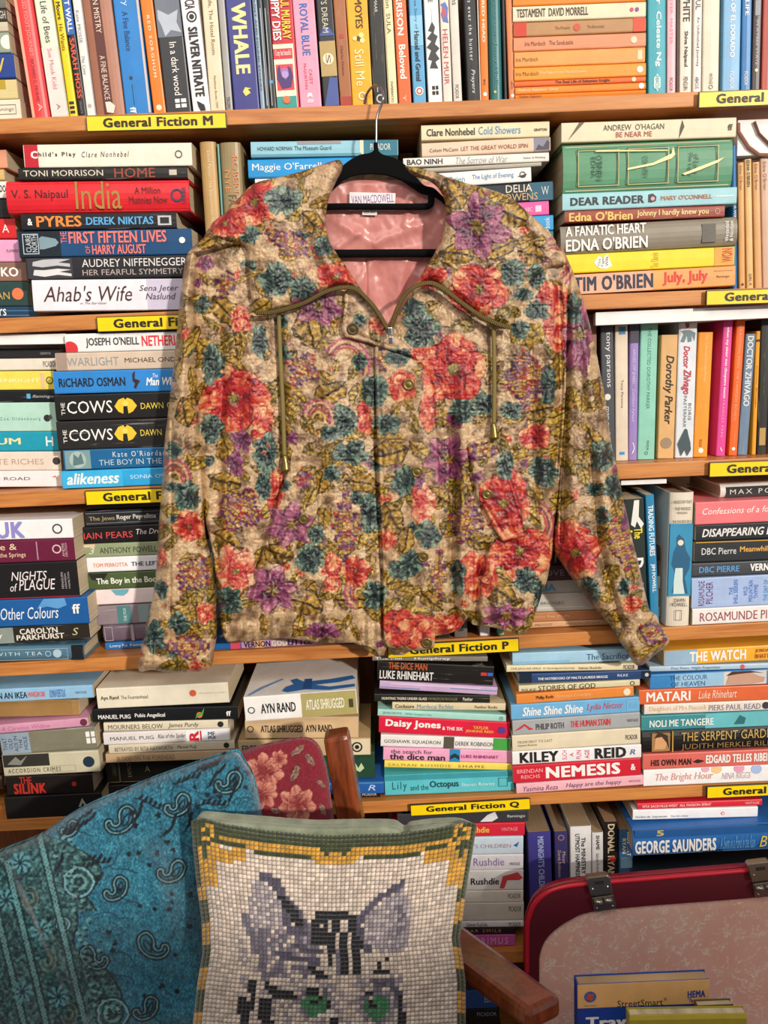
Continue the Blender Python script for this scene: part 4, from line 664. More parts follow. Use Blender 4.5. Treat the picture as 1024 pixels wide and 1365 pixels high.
stack('of the stack beside the chair post', 'lying books behind the chair post, fifth shelf', .01, .12, [
  (326, 937.5, 476, 927, 33, 'F0EDE8', 'white and khaki paperback, blue figure on cover', [('B', 402, 476, 0, 1, 'B0A468'), T('AYN RAND', 348, 394, .3, .68, '1E1C1E', 'b'), T('ATLAS SHRUGGED', 408, 459, .32, .72, 'F0ECD8', 'b'), ('R', 335, .46, .14, '3A3A3A'), ('B', 465, 471, .3, .65, '4A4830'),
    ('C', [(376, .012), (384, .006), (408, .012), (440, .004), (474, .010), (474, .020), (440, .016), (420, .026), (452, .030), (474, .040), (470, .052), (440, .044), (404, .040), (392, .055), (384, .050), (390, .034), (380, .026)], '2E6EB0'),
    ('C', [(330, .004), (345, .03), (372, .058), (374, .055), (350, .027), (334, .004)], '6A9AC8'), ('C', [(404, .012), (416, .012), (414, .05), (404, .05)], '1E5494')], {'d': .13, 'Y': -.015}),
  (326, 967.5, 477, 966.5, 29, 'D9B78C', 'thick beige paperback, black title', [T('ATLAS SHRUGGED', 347, 403, .3, .62, '2A221C', 'b'), T('AYN RAND', 407, 442, .32, .64, '2A221C', 'b'), ('R', 333, .46, .15, '4A3C30')], {'w': 1, 'Y': .0}),
  (318, 1003, 494, 999.5, 23, 'C2A67C', 'tan paperback with ring emblem', [('B', 466, 494, .05, .95, 'E4D4B4'), T('FREDERIC RAPHAEL', 323, 410, .3, .72, '2A4458', 'b'), ('R', 476, .5, .3, K), ('O', 476, .5, .12, K)], {'Y': .0}),
  (330, 1038, 500, 1034, 32, '264A36', 'green paperback with white emblem', [('P', [(470, .4), (474, .6), (478, .4), (482, .6), (486, .4), (480, .25)], 'C8D8A8')], {'Y': .01}),
  (330, 1065, 512.5, 1060.5, 19, '2A62B4', 'bright blue paperback', [T('R', 491, 501, .3, .75, 'C8DCF4', 'i'), ('B', 330, 512, .85, 1, '4A8CC8')], {'Y': .0}),
  (330, 1081, 508, 1077, 15, '1C1B1F', 'thin black paperback', [T('PICADOR', 484, 503, .3, .65, 'C8C4C0', 'b')], {'Y': .01})])
stack('of the stack under General Fiction P', 'lying books under the General Fiction P sign', .01, .125, [
  (496.5, 880, 650, 881, 6, '8A8478', 'thin grey paperback', [T('The Hill     Humphrey', 500, 600, .2, .8, WH, 'b')], {'w': 1}),
  (503, 907, 657, 914, 26, '1B1816', 'black paperback, orange and white capitals', [T('THE DICE MAN', 517, 568, .64, .98, 'C8602A', 'b'), T('LUKE RHINEHART', 506, 577, .12, .54, 'E8E6E2', 'b'), ('B', 640, 648, .5, .66, 'C83A3A'), ('B', 649, 656, .5, .66, '3A6AC8')], {'w': 1}),
  (506, 918.5, 662.5, 927.5, 11.5, 'C8A8CC', 'lavender striped paperback', [('B', 506, 560, .2, .3, '6A8AB8'), ('B', 600, 662, .5, .6, '6A8AB8'), ('B', 520, 640, .7, .78, 'E4D8E4')]),
  (499, 935.5, 653, 937.5, 11, '24221E', 'thin black paperback with small title', [T('HUNTING TIGERS UNDER GLASS', 509, 569, .3, .62, 'E0D8C0', 'b'), T('MORDECAI RICHLER', 571, 610, .3, .62, '8A8A60'), T('Panther', 617, 630, .3, .7, 'D8D0C0', 'b')], {'w': 1}),
  (523, 945.5, 674, 947, 9.5, 'DDCDA6', 'thin tan paperback', [T('Cocksure', 527, 552, .25, .75, '5A4A34', 'b'), T('Mordecai Richler', 556, 605, .2, .8, '6A94B0'), T('Panther Books', 633, 663, .3, .7, '5A4A34')], {'w': 1}),
  (503.5, 953.5, 674.5, 961.5, 8.5, 'A8D8CC', 'thin mint paperback', [T('JEAN RHYS', 510, 535, .3, .7, '3A7A7A'), T('Wide Sargasso Sea', 540, 575, .3, .7, '5A9A94'), ('O', 668, .5, .3, '7AA8A0')]),
  (505, 977.5, 678.5, 985.5, 23, 'DC2040', 'crimson paperback, white serif title', [T('Daisy Jones', 514, 586, .32, .84, WH, 'B'), T('& THE SIX', 589, 616, .36, .56, WH, 'b'), T('TAYLOR', 630, 650, .5, .68, 'F0B84A', 'b'), T('JENKINS REID', 620, 657, .26, .44, 'F0B84A', 'b'), ('O', 668, .5, .22, '5A3A8A')]),
  (507.5, 995, 680, 1000.5, 16, 'ECE8E4', 'white paperback with green right end', [('B', 657, 680, .02, .98, '4AA84A'), ('B', 591, 605, 0, 1, '5A5448'), T('GOSHAWK SQUADRON', 512, 587, .3, .64, '5A5450'), T('DEREK ROBINSON', 607, 658, .3, .66, '6A6460')]),
  (511, 1015.5, 682, 1020, 19.5, 'F0A8C8', 'pink paperback with black title', [('B', 599, 613, 0, 1, '2E8ABC'), T('the search for', 521, 576, .56, .88, '24222A', ''), T('the dice man', 520, 593, .1, .56, '24222A', 'b'), T('LUKE RHINEHART', 615, 664, .36, .6, 'A83A78', 'b'), ('P', [(600, .2), (606, .4), (612, .2), (612, .5), (606, .7), (600, .5)], '1C3040')]),
  (513, 1032, 683, 1036, 15.5, 'F3DC62', 'yellow paperback with spaced capitals', [T('SALMAN RUSHDIE', 518, 601, .28, .66, 'A87A30', 'w'), T('SHAME', 611, 646, .28, .66, '8A5A3A', 'w')]),
  (514, 1067, 686, 1060, 33, '5CC2CC', 'turquoise paperback with lettered title', [('B', 514, 686, .74, 1, '3E9AA8'), T('Lily', 524, 543, .18, .68, '1E5A68', 'w'), T('and the', 548, 572, .22, .5, '1E5A68'), T('Octopus', 574, 612, .24, .66, '1E4A58', 'b'), T('Steven Rowley', 616, 660, .28, .5, 'DAF0F2'), ('N', 665, 677, .25, .68, '1E5A68', .02)])])
stack('of middle stack, fifth shelf right', 'lying books under the right sleeve, fifth shelf', .0, .125, [
  (683.5, 887, 862, 880.5, 16.5, 'A3CCE4', 'light blue paperback', [T('The Sacrifice', 782, 838, .22, .72, '24406A'), ('B', 684, 760, .1, .3, '8ABCDC')]),
  (675.5, 897.5, 850, 894.5, 10.5, 'E6D8B4', 'thin cream paperback', [T('THE JAGUAR SMILE  A Nicaraguan Journey', 681, 766, .3, .66, '6A5A3C'), T('Salman Rushdie', 771, 802, .3, .66, '6A5A3C'), T('PICADOR', 831, 846, .15, .85, '3A3020')]),
  (692, 914, 868, 908, 15.5, '2A4878', 'navy paperback', [('B', 692, 709, 0, 1, '1C2836'), T('THE NOTEBOOKS OF MALTE LAURIDS BRIGGE', 717, 810, .3, .56, 'E8ECF0', 'b'), T('RILKE', 823, 837, .4, .66, 'E8ECF0'), ('B', 855, 868, .1, .9, '1E2A3A'), ('O', 862, .5, .2, 'C8D0D8')]),
  (692, 924.5, 853, 916, 10.5, 'DDD2AC', 'thin cream paperback', [T('RILKE', 696, 715, .1, .5, '5A5A40'), T('STORIES OF GOD', 718, 794, .05, .85, '24241E'), ('R', 843, .5, .35, '2A2A24')]),
  (689, 936.5, 845, 925.5, 11, 'E58A3C', 'thin orange paperback', [T('Philip Roth', 715, 738, .3, .7, '3A2414', 'b'), T("Portnoy's Complaint", 742, 788, .3, .7, 'F6C894'), ('O', 836, .5, .35, 'F6E0C0')]),
  (682, 959, 853, 948, 19.5, '6FB0DC', 'blue paperback with white handwriting', [T('Shine Shine Shine', 697, 777, .22, .78, WH, 'ib'), T('Lydia Netzer', 783, 831, .22, .76, 'C8404A', 'i'), ('N', 836, 850, .2, .75, 'A8CCE4', .03)]),
  (684, 979.5, 853.5, 968, 19, 'A8ABAD', 'grey paperback with red title', [('P', [(686, .3), (694, .4), (700, .6), (706, .3), (712, .35), (706, .5), (700, .75), (692, .5)], 'C83238'), T('PHILIP ROTH', 715, 752, .28, .68, '4A4A4C', 'b'), T('THE HUMAN STAIN', 761, 814, .3, .72, 'D83A3E', 'b'), T('VINTAGE', 836, 851, .4, .6, '5A5A5C')]),
  (683.5, 1000.5, 854, 989.5, 20, 'E3D6B8', 'cream paperback with tiny title', [T('FROM FIRST TO LAST', 691, 737, .48, .64, '7A6C4C'), T('Damon Runyon', 691, 716, .26, .42, '7A6C4C'), T('PICADOR', 834, 850, .3, .6, K)], {'w': 1}),
  (683.5, 1020, 855, 1010, 18, 'F0EDEC', 'white paperback with heavy black capitals', [T('KILEY', 694, 744, .14, .88, K, 'B'), T('SUCH', 750, 756, .2, .9, 'E04A7A', 'v'), T('A', 760, 765, .4, .7, 'E04A7A', 'v'), T('FUN', 769, 775, .2, .85, 'E04A7A', 'v'), T('AGE', 780, 786, .2, .85, 'E04A7A', 'v'), T('REID', 794, 834, .16, .9, K, 'B'), T('R', 840, 847, .3, .7, '4A6AA8', 'i')]),
  (684.5, 1043.5, 854.5, 1032.5, 22.5, 'D32438', 'red paperback with broad white capitals', [T('BRENDAN', 690, 724, .56, .78, 'F4B8B8'), T('REICHS', 695, 720, .24, .44, 'F4B8B8'), T('NEMESIS', 729, 826, .2, .82, WH, 'B'), T('&', 841, 847, .35, .7, WH, 'b')]),
  (689, 1060.5, 858, 1048.5, 15.5, 'F0B4BE', 'pale pink paperback with handwriting', [T('Yasmina Reza', 698, 744, .2, .7, '6A4A6A', 'i'), T('Happy are the happy', 755, 829, .2, .74, '6A4A6A', 'i'), T('VINTAGE', 838, 854, .4, .6, '9A6A74')])])
stack('of right-edge stack, fifth shelf', 'lying books at the right edge, fifth shelf', .0, .125, [
  (885, 879, 1090, 868, 20.5, 'EFAE34', 'yellow and blue paperback', [('B', 885, 930, 0, 1, '9AB8D0'), T('THE WATCH', 920, 994, .2, .82, WH, 'B'), T('JORDAN', 1007, 1030, .54, .8, 'B8602A', 'b'), T('BHATTA', 1007, 1030, .2, .46, 'B8602A', 'b')]),
  (866, 886, 1070, 880, 7.5, 'B4CCE0', 'very thin pale blue paperback', [('O', 990, .5, .4, 'D85A4A'), T('Peer Poire  Night Emporium', 895, 960, .2, .8, '6A8AA8')]),
  (867, 907, 1072, 897.5, 20, '3A86C4', 'blue paperback with face picture', [('B', 965, 1022, .05, .95, 'D8D0C8'), ('B', 900, 965, .05, .95, '9CC4E0'), T('THE COLOUR', 893, 943, .54, .86, '2A5A8A'), T('OF HEAVEN', 895, 940, .12, .44, '2A5A8A'), ('P', [(968, .1), (972, .8), (985, .95), (1000, .9), (1012, .6), (1020, .5), (1018, .2), (1000, .05)], 'C89C84'), ('P', [(968, .7), (976, .98), (1000, .98), (1018, .8), (1004, .85), (985, .8)], '4A2A24')]),
  (852, 931.5, 1070, 922.5, 20, 'E06A3C', 'orange paperback, white capitals', [T('MATARI', 862, 920, .2, .82, WH, 'b'), T('Luke Rhinehart', 931, 982, .26, .8, 'F8DCC8', 'i')]),
  (859, 946, 1068, 938, 13.5, 'E8DCD0', 'cream paperback with blue-grey name', [T('Daughters of Mrs Peacock', 866, 942, .2, .8, 'D8B87A'), T('PIERS PAUL READ', 945, 1014, .18, .74, '7A7A90'), ('O', 1021, .5, .35, '3A3440')]),
  (855, 970.5, 1070, 961, 20.5, '3E8C94', 'teal paperback', [('B', 940, 1070, 0, 1, '6ABCC4'), T('NOLI ME TANGERE', 866, 951, .24, .68, 'E8ECE4', 'b'), ('P', [(978, .2), (986, .8), (994, .6), (992, .2)], '2A6A74')]),
  (856.5, 1004.5, 1075, 994, 29, '1C1A1A', 'thick black hardback with gilt lettering', [('B', 869, 893, .1, .9, 'A88050'), ('B', 896, 897.5, .04, .96, 'C8A050'), ('P', [(872, .2), (874, .8), (884, .86), (890, .5), (886, .2)], 'D8A070'), ('P', [(872, .7), (878, .98), (890, .8), (892, .2), (888, .5), (882, .75)], '3A2A1C'), T('THE SERPENT GARDEN', 908, 1036, .5, .9, 'C8A45A'), T('JUDITH MERKLE RILEY', 908, 1036, .08, .38, '8A7040')], {'h': True}),
  (857, 1025.5, 1070, 1016.5, 20, 'D96A5E', 'salmon red paperback', [T('HIS OWN MAN', 868, 921, .24, .62, '2A1C1C', 'B'), ('P', [(923, .4), (930, .56), (938, .46), (938, .4), (930, .3)], '2A1C1C'), T('EDGARD TELLES RIBEIRO', 941, 1034, .28, .78, WH, 'B')]),
  (858, 1046, 1068, 1037, 19.5, 'F3F0EE', 'white paperback with pastel dots', [('O', 955, .9, .3, 'F0C890'), ('O', 985, .9, .3, 'E8A0B8'), ('O', 1008, .8, .3, 'A8C0E8'), ('O', 940, .95, .22, 'E8B0C0'), T('The Bright Hour', 874, 951, .2, .76, 'E0A8A0', 'i'), T('NINA RIGGS', 962, 1001, .26, .66, 'D8C0C8', 'i')])])
# ---- sixth shelf ----
stack('in the narrow stack right of cushion', 'lying books right of the cushion, sixth shelf', .01, .12, [
  (530, 1098.5, 704.5, 1093, 13.5, '3A3A40', 'dark grey paperback with white shapes', [('P', [(640, .1), (650, .7), (660, .95), (664, .4), (656, .1)], 'E0E0E2'), T('flamingo', 676, 700, .35, .65, 'D8D8D8')]),
  (524, 1116, 699.5, 1111.5, 15.5, 'D8283E', 'red paperback with yellow letters', [T('Salman Rushdie', 590, 652, .3, .75, 'F0C04A', 'b'), T('VINTAGE', 668, 690, .4, .66, 'F0A0A8')]),
  (522, 1140, 697.5, 1136.5, 22, 'CFE0EC', 'pale blue paperback', [T("MIDNIGHT'S CHILDREN", 590, 681, .38, .6, 'B07A88'), ('P', [(684, .5), (692, .7), (689, .4)], '3A6AA8')]),
  (520, 1161, 697.5, 1158, 19.5, 'EDE8EC', 'white paperback with lilac letters', [T('Salman Rushdie', 590, 672, .3, .8, '8A6AA8', ''), T('VINTAGE', 679, 693, .3, .5, '5A5460')]),
  (522, 1188, 697.5, 1185, 26, 'EFEBE6', 'white paperback with red stamp', [T('Salman Rushdie', 590, 665, .3, .62, '24222A', 'b'), ('P', [(666, .1), (670, .7), (690, .9), (697, .6), (692, .5), (676, .5), (672, .1)], 'D8444A')]),
  (522, 1204.5, 697.5, 1202, 15.5, 'E8E0D2', 'cream paperback', [T('PICADOR', 677, 694, .35, .75, K)]),
  (524, 1229, 698, 1226, 23.5, 'D8D2C4', 'grey-cream paperback', [T('PICADOR', 678, 695, .5, .8, K)], {'w': 1}),
  (522, 1237.5, 698, 1235, 8, 'ECECEE', 'thin white paperback', [T('Salman Rushdie', 622, 650, .2, .8, '3A3A40'), T('PICADOR', 678, 694, .2, .8, K)]),
  (522, 1247.5, 687, 1245.5, 9.5, '241A1A', 'thin black paperback with gold letters', [T('THE JAGUAR SMILE', 580, 668, .25, .8, 'C89A6A', 'w')]),
  (522, 1260, 687, 1257.5, 12, 'C45AA4', 'thin magenta paperback', [T('GRIMUS', 632, 677, .2, .8, 'E8A8D8', 'w')])])
row('between cushion and suitcase, sixth shelf', 'upright books above the suitcase', .012, .13, [
  (703.5, 1110, 709, 1262, 31, '45408E', 'purple-blue paperback', [T("MIDNIGHT'S CHILDREN", 1116, 1195, .42, .68, 'A8B4DC', 'b')], {'p': 'A88C6C'}),
  (739, 1109, 743, 1261, 18, '3E3A6E', 'slim indigo paperback', [('R', 1117, .5, .24, 'A87A6A'), T('Moor', 1136, 1152, .55, .8, 'D8B8A8'), T('Derek Robinson', 1134, 1170, .22, .45, 'D8B8A8')], {'p': 'A88C6C'}),
  (760, 1102, 762, 1260, 28.5, 'EFECEA', 'white paperback with two-line title', [T('The MINISTRY', 1117, 1166, .52, .72, '2A3440', 'b'), T('UTMOST HAPPINESS', 1112, 1170, .24, .44, '2A3440', 'b')], {'p': 'B89A74'}),
  (789.5, 1110, 791, 1259, 15, 'ECE9E6', 'narrow white paperback', [T('SHAME', 1114, 1133, .35, .65, '2A2A30', 'b'), T('Salman Rushdie', 1138, 1165, .35, .6, '4A4A50')], {'p': 'B89A74'}),
  (806, 1096, 806, 1259, 18, '261E1C', 'black paperback with tall pale capitals', [T('DONAL RYAN', 1099, 1170, .25, .75, 'D8C8A8', 'b'), ('O', 1146, .6, .24, 'C83A2A')], {'p': 'A88460'}),
  (826, 1106.5, 825, 1258, 19, '3E6A94', 'blue paperback with picture at foot', [T('ROBERT', 1110, 1142, .54, .82, 'E8E4DC', 'b'), T('RYAN', 1118, 1138, .2, .46, 'E8E4DC', 'b'), ('B', 1144, 1158, .1, .9, '8AB0C8')], {'p': 'A88460'})])
stack('above the suitcase, sixth shelf', 'lying books above the suitcase at right', .0, .13, [
  (850, 1075, 1016, 1069, 8.5, 'DC2838', 'thin red paperback', [T('VITA SACKVILLE-WEST  ALL PASSION SPENT', 856, 948, .3, .7, 'F4C8C8', 'b'), T('VINTAGE', 993, 1012, .3, .68, 'F4C8C8')], {'Y': .0}),
  (843.5, 1104.5, 1009.5, 1100, 22.5, 'F0EEEE', 'white paperback with orange oval', [T('Goliarda Sapienza', 847, 889, .18, .4, '2A2A2E', ''), T('The Art of Joy', 894, 917, .2, .38, '2A2A2E'), ('O', 963, .45, .16, 'E04A3A'), ('O', 963, .45, .1, WH)], {'Y': .0}),
  (844, 1143.5, 1060, 1133, 36, '2C6CB4', 'royal blue hardback with white capitals', [('B', 846, 1060, .72, 1, '235A9A'), T('5', 876, 884, .78, .98, 'C8B060', 'B'), T('GEORGE SAUNDERS', 847, 954, .16, .6, 'F2F2EE', 'B'), T('A Swim in a Pond in the Rain', 960, 1006, .18, .64, '6AA8D8', 'i'), T('B', 1012, 1022, .2, .6, 'E8C84A', 'i')], {'h': True, 'Y': -.02, 'd': .15}),
  (844, 1170, 1060, 1159, 24, '26323C', 'dark slate hardback', [T('CHAMEM', 890, 916, .54, .8, '7A6A54'), T('KARIF', 894, 912, .2, .42, '7A6A54')], {'h': True, 'Y': -.005}),
  (844, 1206, 1060, 1196, 34, '3A2A26', 'dark brown paperback', [], {}), (846, 1248, 1060, 1240, 38, '4A4A44', 'grey paperback', [], {})])
# ---- seventh shelf ----
stack('seen under the armrest, lowest shelf', 'lying books under the armrest', .01, .12, [
  (528, 1322, 655, 1318, 9, '26262C', 'thin dark paperback', []),
  (526, 1347, 663, 1343, 24, '2A5CA4', 'blue paperback', [T('EDIN', 646, 660, .35, .65, 'C8D8E8')]),
  (526, 1368, 666, 1364, 20, '1C1B20', 'black paperback', [T('PICADOR', 636, 662, .55, .8, 'A8B4BC')]),
  (526, 1392, 668, 1388, 23, '26242A', 'black paperback', []), (526, 1425, 668, 1420, 30, '8A8478', 'grey paperback', []), (526, 1462, 670, 1457, 36, 'B8AA90', 'cream paperback', [])])
# dark leather-bound books at the left edge, fifth/sixth shelf
for i, (yb, h) in enumerate(((1012, 20), (1033, 20), (1054, 20))):
    tag(book((-150, yb+2), (5-(i % 2)*2, yb), h, .035 if i < 1 else .04, .12, ('3A2A1E', '4A3626', '2E2018', '4E3A26', '38281C')[i], [('B', -150, 6, .8, 1, '6A5236')], hard=True),
        'old brown leather-bound book, %s of the dim pile behind the throw' % ORD[i], 'book', 'old brown books at the left edge')
# ================= printed cloth: pattern canvas =================
def vnoise(X, Y, seed=0):
    r = np.random.default_rng(seed).random((64, 64)).astype(np.float32)
    xi = np.floor(X).astype(int); yi = np.floor(Y).astype(int); fx = X-xi; fy = Y-yi
    fx = fx*fx*(3-2*fx); fy = fy*fy*(3-2*fy)
    a = r[yi % 64, xi % 64]; b = r[yi % 64, (xi+1) % 64]; c = r[(yi+1) % 64, xi % 64]; d = r[(yi+1) % 64, (xi+1) % 64]
    return (a*(1-fx)+b*fx)*(1-fy)+(c*(1-fx)+d*fx)*fy
def fbm(X, Y, seed=0, o=3):
    v = 0; a = 1; t = 0
    for i in range(o): v = v+a*vnoise(X*2**i, Y*2**i, seed+i); t += a; a *= .5
    return v/t
def hexa(h): return np.array([int(h[i:i+2], 16)/255 for i in (0, 2, 4)], np.float32)
def mixc(stops, v):
    xs = np.linspace(0, 1, len(stops)); cs = np.array([hexa(c) for c in stops])
    return np.stack([np.interp(v, xs, cs[:, k]) for k in range(3)], -1)
class Canvas:
    def __init__(s, x0, y0, x1, y1, S=2, warp=2.2, wscale=5.0, seed=3):
        s.x0, s.y0, s.S = x0, y0, S
        W, H = int((x1-x0)*S), int((y1-y0)*S); s.W, s.H = W, H
        s.X, s.Y = np.meshgrid(x0+np.arange(W)/S, y0+np.arange(H)/S)
        s.a = np.zeros((H, W, 3), np.float32)
        s.wx = (fbm(s.X/wscale, s.Y/wscale, seed)-.5)*2*warp; s.wy = (fbm(s.X/wscale+9, s.Y/wscale+31, seed+5)-.5)*2*warp
        s.n = fbm(s.X/2.6, s.Y/2.6, seed+9, 2)
    def win(s, cx, cy, r):
        i0 = max(0, int((cx-r-s.x0)*s.S)); i1 = min(s.W, int((cx+r-s.x0)*s.S)+1); j0 = max(0, int((cy-r-s.y0)*s.S)); j1 = min(s.H, int((cy+r-s.y0)*s.S)+1)
        if i1 <= i0 or j1 <= j0: return None
        sl = (slice(j0, j1), slice(i0, i1))
        return sl, s.X[sl]+s.wx[sl]-cx, s.Y[sl]+s.wy[sl]-cy, s.n[sl]
    def put(s, sl, m, col):
        m = np.clip(m, 0, 1)[..., None]; s.a[sl] = s.a[sl]*(1-m)+col*m
    def sample(s, x, y):
        fx = np.clip((x-s.x0)*s.S, 0, s.W-1.01); fy = np.clip((y-s.y0)*s.S, 0, s.H-1.01)
        i = fx.astype(int); j = fy.astype(int); u = (fx-i)[:, None]; v = (fy-j)[:, None]
        return (s.a[j, i]*(1-u)+s.a[j, i+1]*u)*(1-v)+(s.a[j+1, i]*(1-u)+s.a[j+1, i+1]*u)*v
    def leaf(s, cx, cy, L, Wd, ang, pal=('38280C', '785C22', 'A6863A', 'CCAE62')):
        w = s.win(cx, cy, L*.62+3)
        if w is None: return
        sl, dx, dy, n = w; c, q = math.cos(ang), math.sin(ang)
        u = (dx*c+dy*q)/L+.5; v = (-dx*q+dy*c)/Wd
        sd_ = (cx*7.3+cy*3.1) % 50; nz = vnoise(u*6+sd_, v*3+sd_, 45)
        prof = np.sin(np.pi*np.clip(u, 0, 1))**.7*(.82+.34*nz); av = np.abs(v+.10*np.sin(u*3.1+sd_))
        m = np.clip((prof*.5-av)*Wd*s.S*.8+.4, 0, 1)*((u > 0) & (u < 1))
        st = vnoise(u*16+sd_, v*4+sd_, 47)
        val = .55+.24*np.sin((u*5.5-av*1.9)*2*np.pi+nz*3)+1.0*(st-.5)+.22*(v < 0)
        col = mixc(pal, np.clip(val*.9, 0, 1))
        rib = (av < .05)[..., None]; col = np.where(rib, hexa(pal[0]), col)
        edge = ((prof*.5-av) < .07)[..., None] & (n > .36)[..., None]; col = np.where(edge, hexa('32240F'), col)
        s.put(sl, m.astype(np.float32), col)
    def petal(s, cx, cy, L, Wd, ang, pal, base=.0, ruff=.16, seed=0, streak=1.0, sharp=.6):
        """one painted petal growing from (cx, cy) along ang"""
        mx_, my_ = cx+math.cos(ang)*L/2, cy+math.sin(ang)*L/2
        w = s.win(mx_, my_, max(L, Wd)*.72+3)
        if w is None: return
        sl, dx, dy, n = w; c, q = math.cos(ang), math.sin(ang)
        u = (dx*c+dy*q)/L+.5; v = (-dx*q+dy*c)/Wd; av = np.abs(v); uc = np.clip(u, 0, 1)
        nz = vnoise(u*5+seed, v*5+seed*1.7, 33)
        prof = (np.sin(np.pi*uc**.8)**sharp)*(1-ruff+2*ruff*nz); inn = prof*.5-av
        st = vnoise(v*9+seed*3.1, u*2.2+seed, 37); st2 = vnoise(v*22+seed, u*4, 39)
        val = base+.12+.75*uc+.75*streak*(st-.5)+.4*streak*(st2-.5)-.25*np.exp(-(inn/.05)**2)*(st2 > .4)
        col = mixc(pal, np.clip(val, 0, 1)); rim = (inn < .035) & (n > .38)
        col = np.where(rim[..., None], hexa(pal[0])*.7, col)
        s.put(sl, np.clip(inn*Wd*s.S*.8+.4, 0, 1)*((u > 0) & (u < 1)), col)
    def flower(s, kind, cx, cy, rx, ry=None, rot=None, seed=0):
        ry = ry or rx; R = (rx+ry)/2; rr = random.Random(int(cx*31+cy*17+seed)); ph = rr.random()*6.28 if rot is None else rot
        P_ = {'poppy': ('6A101A', '9C1E28', 'BA3630', 'D06C50', 'EEBE98'), 'pink': ('A02632', 'C04848', 'D67C68', 'E8B498', 'F0D4B8'), 'rose': ('70121C', 'A0242A', 'BE463C', 'D6805E', 'ECBE98'),
              'clem': ('36122C', '642A50', '925078', 'B47896', 'CFA0AE'), 'mauve': ('36122C', '683058', '945480', 'B67C9C'), 'teal': ('0C181C', '1C3034', '36504F', '5C7670', '92A698'), 'taupe': ('54402E', '8A725C', 'AE967C', 'CDB898')}[kind]
        el = lambda a: math.hypot(rx*math.cos(a), ry*math.sin(a))
        def pet(a, ln, wd, **k):
            a2 = math.atan2(ry*math.sin(a), rx*math.cos(a)); s.petal(cx, cy, el(a)*ln, R*wd, a2, P_, seed=rr.uniform(0, 40), **k)
        if kind in ('poppy', 'pink'):
            k = 5
            for i in range(k): pet(ph+i*6.283/k+rr.uniform(-.2, .2), rr.uniform(.96, 1.14), rr.uniform(1.1, 1.35), ruff=.16, sharp=.4, streak=1.1, base=-.02)
            for i in range(3): pet(ph+.6+i*2.09+rr.uniform(-.3, .3), rr.uniform(.6, .72), rr.uniform(.8, 1.0), ruff=.16, base=-.12, sharp=.4, streak=.7)
            if min(rx, ry) > 16:
                for i in range(7): s.petal(cx-R*.16*math.cos(i*.9), cy-R*.16*math.sin(i*.9), R*.34, R*.16, i*.9, ('2E2410', '6A5A24', '9C8A40', 'B8A45A'), seed=i)
        elif kind == 'rose':
            for i in range(5): pet(ph+i*1.257+rr.uniform(-.3, .3), rr.uniform(.85, 1.15), rr.uniform(.9, 1.25), ruff=.22, sharp=.5)
            for i in range(2): pet(ph+i*3+1, .6, .8, base=.25, ruff=.2, sharp=.5)
        elif kind == 'clem':
            for i in range(6): pet(ph+i*1.047+rr.uniform(-.12, .12), rr.uniform(.95, 1.15), rr.uniform(.58, .74), ruff=.1, base=-.05, sharp=.75)
            for i in range(6): s.petal(cx-R*.05*math.cos(i), cy-R*.05*math.sin(i), R*.34, R*.11, i*1.047+.4, ('3A2E10', '8A7628', 'C4AC58'), seed=i)
        elif kind == 'mauve':
            for i in range(5): pet(ph+i*1.257+rr.uniform(-.3, .3), rr.uniform(.8, 1.15), rr.uniform(.7, .95), ruff=.14)
        elif kind == 'teal':
            for i in range(7): pet(ph+i*.898+rr.uniform(-.25, .25), rr.uniform(.85, 1.12), rr.uniform(.75, 1.0), ruff=.3, sharp=.42, streak=1.6, base=-.05)
            for i in range(5): pet(ph+.3+i*1.257, .55, .45, ruff=.25, base=-.25, streak=1.3)
        else:
            for i in range(5): pet(ph+i*1.257+rr.uniform(-.3, .3), rr.uniform(.8, 1.1), rr.uniform(.9, 1.2), ruff=.2, sharp=.5)
    def kilim(s, cx, cy, rx, ry, rot=0):
        w = s.win(cx, cy, math.hypot(rx, ry)+2)
        if w is None: return
        sl, dx, dy, n = w; c, q = math.cos(rot), math.sin(rot)
        u = (dx*c+dy*q); v = (-dx*q+dy*c); st = 5.0
        uq = np.floor(u/st)*st+st/2; vq = np.floor(v/(st*.8))*st*.8+st*.4
        d = np.abs(uq)/rx+np.abs(vq)/ry
        lev = np.floor(d*7+((np.floor(u/st)+np.floor(v/st)) % 2)*.5).astype(int) % 7
        tb = np.array([hexa(h) for h in ('B83A3E', 'D8B87A', '9C4048', 'B89A56', '8A5A88', 'C4A262', '5A3462')])
        col = tb[lev]*(.9+.2*n[..., None])
        ln = (np.abs(u/st-np.round(u/st)) < .09) | (np.abs(v/(st*.8)-np.round(v/(st*.8))) < .10)
        col = np.where((ln & (n > .42))[..., None], hexa('5A3A2A'), col)
        s.put(sl, ((d < 1) & (n > .12)).astype(np.float32), col)
    def stroke(s, pts, wd, hexc, alpha=1.0):
        pts = np.array(pts, float)
        x0, y0 = pts.min(0)-wd-3; x1, y1 = pts.max(0)+wd+3; cx, cy = (x0+x1)/2, (y0+y1)/2
        i0 = max(0, int((x0-s.x0)*s.S)); i1 = min(s.W, int((x1-s.x0)*s.S)); j0 = max(0, int((y0-s.y0)*s.S)); j1 = min(s.H, int((y1-s.y0)*s.S))
        if i1 <= i0 or j1 <= j0: return
        sl = (slice(j0, j1), slice(i0, i1)); X = s.X[sl]+s.wx[sl]*.4; Y = s.Y[sl]+s.wy[sl]*.4; d = np.full(X.shape, 1e9)
